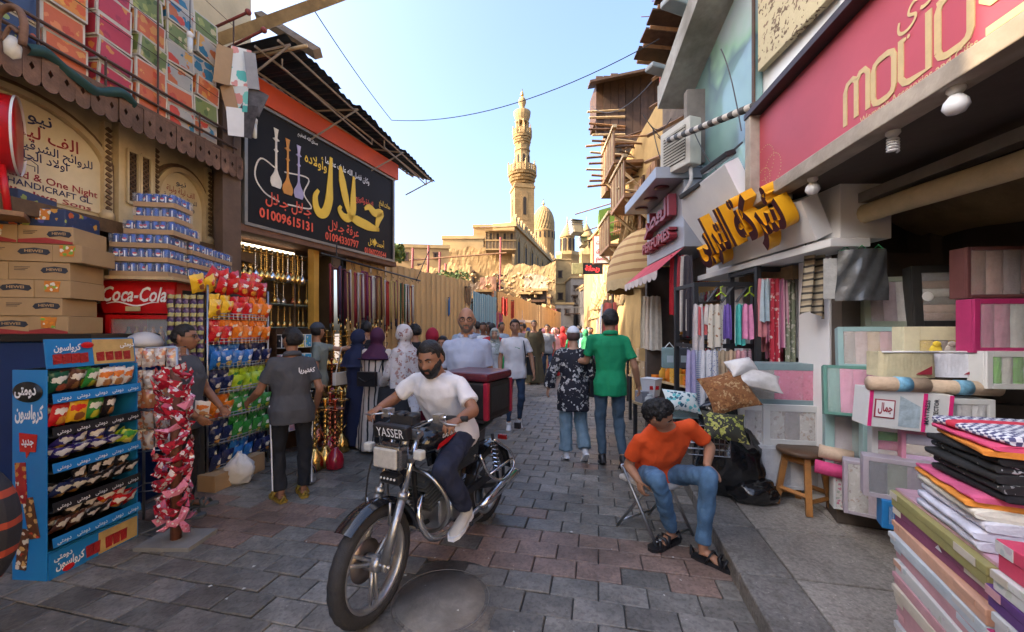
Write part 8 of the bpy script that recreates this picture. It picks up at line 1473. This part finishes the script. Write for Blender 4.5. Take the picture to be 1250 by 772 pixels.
aw2 = thing('scalloped_awning', 'red awning with white scalloped edge over the cosmetics shop', 'awning', f.at(-.05, -.0, 0), f.rz)
for k in range(8):
    b = B(); x = k*.2; b.grid(lambda u, v: (x+.2*u, -.02-.32*v, 2.6-.28*v), 3, 3); b.build('awning_panel', M('faded_red_canvas', (.5, .06, .08), .75, 0, .15, 5, .3), aw2); b = B(); b.prism([(x, 2.32)]+[(x+.1-.1*math.cos(math.pi*j/8), 2.27-.06*math.sin(math.pi*j/8)) for j in range(9)]+[(x+.2, 2.32)], -.345, -.34); b.build('scallop', M('pale_canvas', (.6, .5, .45), .8), aw2)
for i, (px, c) in enumerate(((823, (.5, .02, .03)), (828, (.05, .04, .05)), (832, (.45, .05, .06)), (836, (.6, .55, .5)), (840, (.06, .05, .06)))):
    b = B(); hcloth(b, 0, 0, .12, .75+.06*i, 0, 2, i); tag(b.build('hanging_cloth', fm(c), None, P(px, 312, 4.95-.04*i), R(-30)), ['red cloth', 'black striped cloth', 'dark red cloth', 'pale cloth', 'charcoal cloth'][i]+' hanging at the near end of the red awning', 'cloth')
t = thing('perfume_shelves', 'dark shelves of perfume bottles under the red awning', 'shelving', f.at(.35, .4, 0), f.rz); b = B(); [b.slab(0, 1.15, 0, .3, z, z+.015) for z in (.9, 1.2, 1.45, 1.7, 1.95)]; b.slab(0, 1.15, .3, .32, 0, 2.3); b.build('shelf', BLACK, t)
for zi, z in enumerate((.915, 1.215, 1.465, 1.715, 1.965)):
    for j in range(13):
        c = rnd.choice([(.05, .05, .05), (.5, .5, .52), (.4, .05, .08), (.4, .42, .45)]); b = B(); b.lathe([(.028, 0), (.03, .09), (.012, .11), (.014, .14), (0, .145)], 8); tag(b.build('perfume_bottle', M('bottle_glass_%g_%g' % c[:2], c, .12), None, f.at(.4+j*.085, .5, z+.001)), 'small bottle on the %s shelf under the red awning' % ['lowest', 'second', 'third', 'fourth', 'top'][zi], 'bottle', 'bottles on the perfume shelves, row '+'abcde'[zi])
for i, (px, c, l) in enumerate(((818, (.2, .3, .3), 'grey green'), (835, (.09, .1, .12), 'dark grey'))):
    t = thing('storage_bag', l+' square storage bag with round badge hanging beside the black rack', 'bag', P(px, 450, 4.6), R(-12)); b = B(); b.slab(-.075, .075, 0, .15, 0, .24); b.build('bag_body', fm(c), t, bevel=.01); b = B(); b.slab(-.035, .035, -.004, -.001, .07, .15); b.build('badge', M('pale_blue_print', (.4, .5, .56), .5), t); b = B(); b.tube([(-.05, .05, .24), (0, .05, .3), (.05, .05, .24)], .006, 5); b.build('handle', WHITE, t)
# stall tables with goods between the shops and the walkers
def stall(px, Y, w, d, h, label, rz=-75):
    p = P(px, 402, Y); t = thing('stall_table', label, 'table', (p.x, Y, 0), R(rz)); b = B(); b.slab(-w/2, w/2, 0, d, h-.03, h); b.build('table_top', WOODP, t)
    for x in (-w/2+.03, w/2-.03):
        for y in (.03, d-.03): B().slab(x-.02, x+.02, y-.02, y+.02, 0, h-.031).build('leg', DARK, t)
    return Fr(p.x, Y, h, R(rz))
goods = [('pink', (.55, .2, .28)), ('white', (.6, .6, .58)), ('maroon', (.25, .02, .04)), ('grey', (.3, .3, .32)), ('teal', (.2, .4, .4)), ('orange', (.75, .22, .02)), ('amber', (.75, .4, .05)), ('tan', (.5, .35, .2))]
def stock(fr, w, d, n, cl, where, hmx=.16, rows=2):
    for r_ in range(rows):
        for i in range(n):
            nm, c = goods[rnd.choice(cl)]; ww = w/n*.85; h = rnd.uniform(.06, hmx); m_ = spots('goods_print_'+nm, c, [(.6, .58, .52), tuple(q*.4 for q in c)], 22, .28, .5)
            if rnd.random() < .6: o = inst('small_box', carton(round(ww, 2), round(h, 2), .12, m_, fm(c), .01), fr.at(-w/2+(i+.5)*w/n, .08+r_*.16, 0), fr.rz+rnd.uniform(-.2, .2), nm+' printed box '+where, 'box', 'boxes '+where)
            else: b = B(); b.lathe([(ww*.3, 0), (ww*.45, h*.3), (ww*.42, h*.75), (ww*.2, h), (ww*.25, h*1.1)], 14); tag(b.build('small_pot', fm(c), None, fr.at(-w/2+(i+.5)*w/n, .08+r_*.16, 0)), nm+' pot '+where, 'pot', 'pots '+where)
f1 = stall(808, 4.75, 1.3, .5, .62, 'low stall table right of the man in green polo'); stock(f1, 1.25, .4, 7, [0, 1, 2, 3], 'on the low stall right of the green polo man')
f3 = stall(800, 6.2, 1.6, .5, .8, 'stall table with orange goods beyond the low stall'); stock(f3, 1.5, .4, 10, [5, 6, 6, 7, 5], 'on the orange goods stall', .26, 3)
f4 = stall(797, 7.8, 2.0, .6, .95, 'far stall with amber goods under the striped dome awning'); stock(f4, 1.9, .4, 12, [5, 6, 6, 7], 'on the far amber stall', .3, 3)
for z, k_ in ((1.15, 0), (1.5, 1), (1.85, 2)):
    q = thing('goods_shelf', ['lowest', 'middle', 'upper'][k_]+' wooden shelf of amber goods behind the orange stall', 'shelf', f3.at(0, .45, 0), f3.rz); q.location.z = z; b = B(); b.slab(-.8, .9, 0, .25, 0, .02); b.build('shelf_board', WOODP, q); B().slab(-.8, -.77, .2, .24, -.35, 0).build('bracket', DARK, q); fr_ = Fr(f3.at(0, .45).x, f3.at(0, .45).y, z+.021, f3.rz); stock(fr_, 1.6, .2, 9, [5, 6, 7, 6], 'on the %s shelf behind the orange stall' % ['lowest', 'middle', 'upper'][k_], .28, 1)
t = thing('price_bucket', 'white square tub with red print at the stall edge', 'tub', P(795, 470, 5.3)); b = B(); b.lathe([(.11, -.15), (.15, .08), (.16, .09)], 4, sm=False); b.build('tub', WHITE, t); b = B(); b.slab(-.06, .06, -.115, -.11, -.05, .0); b.build('red_print', RED, t)
for i, (px, c) in enumerate(((789, (.62, .55, .42)), (794, (.58, .48, .38)), (800, (.62, .58, .5)))): b = B(); hcloth(b, 0, 0, .2, .85, 0, 2, i); tag(b.build('hanging_cloth', fm(c), None, P(px, 362, 6.4-.1*i), R(-40)), ['leftmost', 'middle', 'rightmost'][i]+' pale shawl hanging beside the red awning', 'shawl')
# ---- building 3 and upper storeys, sunlit
YW = M('sunlit_yellow_plaster', (.42, .27, .1), .85, 0, .25, 2, .4, dirt=.35)
f = frame(2.75, 9.6, 2.6, 6.4); t = thing('old_yellow_house', 'old yellow plastered house with timber balconies behind the tarpaulins', 'building', f.o, f.rz); b = B(); b.slab(0, 3.2, .01, 3, 0, 5.7); b.build('wall', YW, t)
for x in (.5, 1.4, 2.3): b = B(); b.slab(x-.3, x+.3, -.04, -.0, 3.6, 4.7); w = b.build('window', WOODD, t); [B().slab(x+k*.29-.27+.0, x+k*.29-.02, -.07, -.041, 3.65, 4.65).build('shutter', WOOD, w) for k in (0, 1)]
for i, (x, z) in enumerate(((.5, 3.4), (1.9, 4.0), (1.0, 5.0))):
    q = thing('timber_balcony', ['low', 'middle', 'highest'][i]+' rickety timber balcony on the old yellow house', 'balcony', f.at(x, 0, z), f.rz); b = B(); b.slab(-.6, .6, -.6, 0, 0, .06); b.build('balcony_floor', WOOD, q)
    for j in range(9): B().slab(-.6+j*.14, -.55+j*.14, -.6, -.57, .061, .7).build('slat', WOODP if j % 2 else WOOD, q)
    b = B(); b.slab(-.65, .65, -.63, -.55, .701, .76); [b.tube([(xx, 0, -.5), (xx, -.55, 0)], .03, 4) for xx in (-.5, .5)]; b.build('rail', WOODP, q)
for i in range(26):
    p = P(rnd.uniform(762, 800), rnd.uniform(150, 250), rnd.uniform(7.5, 9)); b = B(); v = Vector((rnd.uniform(-.6, -.1), rnd.uniform(-.3, .3), rnd.uniform(-.15, .15))); b.tube([p-v*.7, p+v*.7], .022, 4); tag(b.build('loose_plank', rnd.choice([WOOD, WOODP, WOODD]), None), 'loose plank sticking out among the broken balconies', 'plank', 'loose planks on the broken balconies')
DBR = M('dark_brown_cladding', (.075, .042, .026), .8, 0, .4, 5, .4, dirt=.3)
# dark end face with sheets, roof over the street
t = thing('dark_upper_storey', 'dark timber clad upper storey jutting over the street at the right', 'building', P(728, 402, 9.6)); t.location.z = 0; k = 9.6/FPX; zb, ztp = CH+(402-158)*k, CH+(402-96)*k
for i in range(9): B().slab(i*.18, i*.18+.17, rnd.uniform(0, .03), .08, zb-rnd.uniform(0, .5), ztp+rnd.uniform(0, .1)+.02*i).build('cladding_board', DBR if i % 3 else WOODD, t)
b = B(); b.slab(.02, 2.6, .1, .9, zb+.3, ztp-.05); b.build('storey_wall', WOODD, t)
for i in range(14): b = B(); z_ = zb-1.4+i*.14; b.tube([(-.1-rnd.random()*.2, 0, z_), (.7, .0, z_+rnd.uniform(-.1, .1))], .03, 4); b.build('broken_lath', rnd.choice([WOOD, WOODP, RUST]), t)
b = B(); b.slab(.25, 1.1, .05, .6, zb-1.5, zb-.02); b.build('broken_bay', M('bay_boards', (.2, .12, .06), .8, 0, .35, 5, .4, dirt=.4), t)
for i in range(4): B().slab(.3+.2*i, .42+.2*i, .02, .048, zb-.8, zb-.2).build('window', HOLE, t)
for i in range(7): B().slab(.25+.13*i, .29+.13*i, .0, .04, zb-1.5, zb-.9).build('slat', WOODP if i % 2 else WOOD, t)
b = B(); b.add([(-.25, -.5, ztp-.35), (1.9, -.5, ztp+.1), (1.9, .6, ztp+.5), (-.1, .6, ztp+.15), (-.25, -.5, ztp-.4), (1.9, -.5, ztp+.04), (1.9, .6, ztp+.44), (-.1, .6, ztp+.1)], [(0, 1, 2, 3), (7, 6, 5, 4), (0, 4, 5, 1), (1, 5, 6, 2), (2, 6, 7, 3), (3, 7, 4, 0)]); b.build('sloping_roof', DBR, t)
t = thing('roof_overhang', 'weathered tin and timber eave running above the glass panel', 'roof'); 
for i in range(11):
    y0 = 6.4-i*.3; b = B(); b.box(2.35, y0-.15, 5.95+.05*i, .75, .28, .03, ry=.12, rz=rnd.uniform(-.03, .03)); b.build('roof_sheet', RUST if i % 2 else WOODD, t)
    b = B(); b.tube([(2.0, y0-.1, 5.88+.05*i), (2.8, y0-.1, 5.8+.05*i)], .03, 4); b.build('rafter', WOOD, t)
b = B(); b.slab(2.45, 2.7, 4.9, 6.4, 3.6, 5.85); b.build('upper_wall', M('grimy_upper_wall', (.12, .09, .07), .9, 0, .4, 4, .5, dirt=.5), t)
for i in range(4): b = B(); b.tube([(2.0, 5.9-.1*i, 4.1+.35*i), (2.45, 4.9, 4.0+.4*i)], .03, 4); b.build('cross_beam', WOOD, t)
t = thing('street_lamp_head', 'grey street lamp head under the eave', 'lamp', P(803, 85, 5.2), R(20)); b = B(); b.box(0, 0, 0, .3, .16, .07); b.build('lamp_body', M('grey_lamp_body', (.3, .32, .32), .5), t, bevel=.02); b = B(); b.tube([(.12, 0, 0), (.45, .1, .0)], .015, 6); b.build('lamp_arm', STEEL, t)
t = thing('street_lamp_head', 'lamp head at the top edge of the picture beside the eave', 'lamp', P(826, 6, 4.6), R(20)); b = B(); b.box(0, 0, 0, .34, .18, .08); b.build('lamp_body', M('grey_lamp_body', (.3, .32, .32), .5), t, bevel=.02); b = B(); b.tube([(.12, 0, 0), (.5, .1, .0)], .015, 6); b.build('lamp_arm', STEEL, t)
# tarpaulins and dome awning
t = thing('dome_awning', 'cream and brown striped quarter dome awning catching the sun', 'awning', P(765, 344, 7.4)); n = 9
for k in range(n):
    def g(u, v, k=k): a = math.pi*(k+u)/n; e = v*math.pi/2*.98; r = 1.0; return (-math.sin(a)*math.cos(e)*r*.75+.4, -math.cos(a)*math.cos(e)*r*.85, math.sin(e)*1.0-.02*math.sin(math.pi*u)*math.cos(e))
    b = B(); b.grid(g, 5, 10); b.build('awning_gore', stripes('dome_stripes', [(.45, .3, .13), (.45, .3, .13), (.26, .13, .05)], .16, 2, .85, .02), t)
b = B(); 
def g(u, v): a = math.pi*u; return (-math.sin(a)*.752+.4, -math.cos(a)*.852, -.16*v-.03*abs(math.sin(u*28))*v)
b.grid(g, 60, 3); b.build('scalloped_valance', M('cream_valance', (.45, .32, .16), .85), t)
def tarp(label, pts, mat, fold=.08, nf=9, name='tarpaulin'):
    a, c, d, e = [P(*q) for q in pts]; b = B(); nrm = ((c-a).cross(d-a)).normalized()
    b.grid(lambda u, v: tuple(a.lerp(c, u).lerp(e.lerp(d, u), v)+nrm*(fold*1.3*math.sin(u*nf*6.28)+fold*.5*noise.noise(Vector((u*6, v*4, a.x))))-Vector((0, 0, .25*math.sin(math.pi*v)))), 50, 12); return tag(b.build(name, mat), label, 'tarpaulin')
TC = stripes('tarp_pleat_shade', [(.46, .32, .15), (.40, .27, .12), (.46, .33, .17), (.27, .17, .07)], .19, 1, .85, .22, .3)  # dark stripes paint the shade of the pleats into the cloth
tarp('tall pleated cream tarpaulin hanging left of the dome awning', [(768, 252, 8.8), (784, 262, 8.2), (772, 350, 8.2), (742, 352, 9.6)], TC, .1, 11)
tarp('second cream tarpaulin sloping over the far stalls', [(752, 300, 11), (772, 300, 10), (760, 372, 10), (724, 380, 12.5)], TC, .08, 8)
tarp('low cream tarpaulin sagging over the stalls left of the green polo man', [(728, 352, 13), (760, 346, 10.5), (748, 384, 10.5), (718, 392, 14)], TC, .06, 7)
tarp('far pale tarpaulin over the crowd at the street end', [(726, 335, 18), (742, 325, 15), (740, 372, 15), (720, 380, 19)], TC, .1, 7)
t = thing('green_canopy', 'dark green sloping canopy with brown slatted underside', 'awning', P(745, 272, 10.5), R(-10)); b = B(); b.add([(-.25, 0, -.45), (-.3, 0, .35), (.35, 0, .5), (.3, .0, -.25), (-.25, .8, -.45), (-.3, .8, .35), (.35, .8, .5), (.3, .8, -.25)], [(0, 3, 2, 1), (0, 1, 5, 4), (1, 2, 6, 5), (2, 3, 7, 6), (3, 0, 4, 7), (4, 5, 6, 7)]); b.build('canopy_side', M('green_canvas', (.08, .15, .02), .7), t)
for i in range(5): B().box(.12+.05*i, -.03, .0, .03, .03, .7, ry=.1).build('slat', WOOD, t)
wn = ['nearest', 'second', 'third', 'fourth', 'fifth', 'sixth', 'seventh', 'eighth', 'ninth', 'tenth', 'eleventh', 'farthest']
for i in range(12):
    Y = 8.2+i*.75; x = 2.05+.22*(Y-8.2)*.9; c = [(.5, .1, .08), (.12, .07, .04), (.5, .4, .28), (.08, .12, .2), (.45, .25, .08), (.5, .45, .38)][i % 6]; b = B(); hcloth(b, 0, 0, .34, .8+.2*(i % 3), 0, 2, i)
    tag(b.build('hanging_cloth', fm(c), None, (x, Y, 2.15+.12*(i % 2)), R(-35)), '%s %s garment hung in front of the right stalls under the tarpaulins' % (wn[i], ['red', 'dark brown', 'beige', 'navy', 'amber', 'cream'][i % 6]), 'garment', 'garments under the right tarpaulins')
    if i % 3 == 0: b = B(); b.tube([(x+.05, Y, 0), (x+.05, Y, 3.1)], .03, 6); b.tube([(x+.05, Y, 2.5), (x+.9, Y, 2.6)], .025, 5); tag(b.build('stall_pole', WOODD, None), '%s dark timber pole holding up the right tarpaulins' % wn[i], 'pole')
f5 = stall(777, 9.6, 2.2, .6, .9, 'crowded stall under the pleated cream tarpaulin'); stock(f5, 2.1, .4, 12, [5, 6, 7, 1], 'on the crowded stall under the pleated tarpaulin', .35, 3)
# street end right side masses, floodlights and small signs
FB_('street_side_house', 'sunlit yellow house rising behind the green canopy', 765, 800, 245, 13, 6, YW, [(.15, 262, 4, 8), (.5, 262, 4, 8), (.15, 290, 4, 8)], top=.1)
FB_('street_side_house', 'tan house on the right beyond the tarpaulins', 745, 790, 310, 22, 8, SAND, [(.12, 325, 3, 6), (.3, 325, 3, 6), (.12, 345, 3, 7), (.3, 345, 3, 7), (.6, 330, 4, 7), (.12, 370, 4, 10)], top=.2)
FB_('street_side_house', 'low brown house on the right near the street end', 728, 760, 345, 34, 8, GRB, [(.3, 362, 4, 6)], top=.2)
for i, (px, py, Y) in enumerate(((703, 278, 10.8), (711, 296, 11))):
    t = thing('floodlight', ['larger upper', 'small lower'][i]+' floodlight on long rods over the street', 'lamp', P(px, py, Y), R(20)); s = 1-.35*i; b = B(); b.box(0, 0, 0, .34*s, .2, .42*s, rx=-.3); b.build('lamp_body', M('grey_lamp_body', (.3, .32, .32), .5), t, bevel=.02); b = B(); b.box(0, -.11, 0, .27*s, .02, .33*s, rx=-.3); b.build('lamp_glass', M('warm_lamp_glass', (.6, .5, .3), .3), t)
    for j in range(5): B().box(0, .0, -.12*s+j*.07*s, .36*s, .22, .015, rx=-.3).build('cooling_fin', STEEL, t)
for i, (a, c) in enumerate((((702, 262), (775, 240)), ((712, 283), (760, 268)), ((712, 296), (765, 278)))): b = B(); b.tube([P(*a, 10.9), P(*c, 10.2)], .018, 5); tag(b.build('support_rod', RUST), ['top', 'middle', 'lowest'][i]+' thin rod carrying the floodlights from the right houses', 'rod')
t = thing('hanging_sign', 'small cream sign with red lines and brown frame below the green canopy', 'sign', P(736, 305, 10), R(-4)); b = B(); b.slab(-.26, .2, 0, .05, -.38, .38); b.build('sign_board', M('brown_sign_frame', (.25, .08, .04), .6), t, bevel=.05); b = B(); b.slab(-.22, .16, -.01, -.001, -.34, .34); fc = b.build('sign_face', WHITEP, t)
for i, s_ in enumerate(('ساعات', 'الغورى', 'خصم')): text(s_, fc, RED, -.18, .14-.2*i, .16, y=-.015, width=.3, bold=.02)
t = thing('hanging_sign', 'black sign with red script lettering hanging over the far street', 'sign', P(722, 328, 14), R(-3)); b = B(); b.slab(-.35, .4, 0, .06, -.2, .2); q = b.build('sign_board', BLACK, t); text('ريحانة', q, glow('red_sign_letters', (.8, .03, .03), .6), -.22, -.08, .26, y=-.01, width=.5, bold=.02)
t = thing('hanging_sign', 'square olive coloured sign left of the black sign', 'sign', P(705, 328, 14), R(-3)); b = B(); b.slab(-.2, .2, 0, .06, -.2, .2); b.build('sign_board', M('olive_sign', (.3, .27, .12), .6, 0, .4, 9), t, bevel=.02)
# wires over the street and red drum at the left edge
def wire(a, c, sag, r, label):
    pts = [a.lerp(c, i/20)-Vector((0, 0, sag*4*(i/20)*(1-i/20))) for i in range(21)]; b = B(); b.tube(pts, r, 5); tag(b.build('wire', DARK), label, 'wire')
wire(P(478, 147, 8.0), P(805, 48, 5.6), .35, .007, 'thin wire crossing the sky from the tin awning to the right eave'); wire(P(383, 12, 5.2), P(478, 147, 8.0), .05, .007, 'thin wire running down from the timber beam to the awning corner')
wire(P(800, 95, 5.6), P(722, 130, 9.6), .3, .006, 'loose wire between the eave and the dark upper storey'); wire(P(843, 150, 4.6), P(915, 215, 3.7), .25, .006, 'cable drooping across the glass panel'); wire(P(880, 60, 3.8), P(905, 160, 3.7), -.1, .006, 'dark cable curling down the glass panel')
for i in range(7): a = P(785+6*i, 140+9*i, 5.3); wire(a, a+Vector((rnd.uniform(.1, .5), -.2, rnd.uniform(-.7, .1))), rnd.uniform(.05, .2), .006, '%s tangled cable beside the air conditioner' % ['first', 'second', 'third', 'fourth', 'fifth', 'sixth', 'lowest'][i])
b = B()
for i, (x, z) in enumerate(((.1, .5), (.3, .3), (-.1, .2), (.5, .6))): b.tube([(x, 0, z-.35), (x+.02, 0, z+.25)], .008, 4); b.tube([(x-.25, 0, z+.1), (x+.25, 0, z+.12)], .008, 4)
b.tube([(0, 0, -1.4), (.05, 0, .5)], .012, 5); tag(b.build('roof_antenna', M('red_brown_iron', (.25, .05, .04), .6), None, P(805, 40, 7.5)), 'spiky red television antenna above the right eave', 'antenna')
t = thing('red_lantern_drum', 'red metal drum lamp with pale rim at the left edge', 'lamp', P(-10, 160, 3.0), R(44)); b = B(); b.tube([(-.3, 0, 0), (.12, 0, 0)], .29, 32); b.build('drum', RED, t); b = B(); b.tube([(.121, 0, 0), (.135, 0, 0)], .3, 32, caps=False); b.build('rim', WHITE, t); b = B(); [b.tube([(x, -.1, -.27), (x+.03, -.1, -.62)], .022, 8) for x in (-.04, .06)]; b.build('leg', RED, t); b = B(); b.slab(-.2, .18, -.2, .1, -.66, -.625); b.build('bracket_plate', WOOD, t)
t = thing('wall_lantern', 'curled iron bracket with small glass lamp at the top left', 'lamp', P(12, 30, 2.8)); b = B(); b.tube(smooth_path([(-.1, 0, -.1), (-.08, 0, .08), (.04, 0, .12), (.1, 0, .02), (.09, 0, -.15)], 6), .022, 8); b.tube(smooth_path([(-.05, 0, -.12), (.0, 0, -.02), (.06, 0, -.06)], 5), .014, 6); b.build('iron_scroll', RUST, t); b = B(); b.lathe([(.0, -.3), (.04, -.27), (.045, -.2), (.02, -.14)], 12, (.02, 0, .05)); b.build('glass_shade', M('milky_glass', (.6, .58, .5), .2), t)
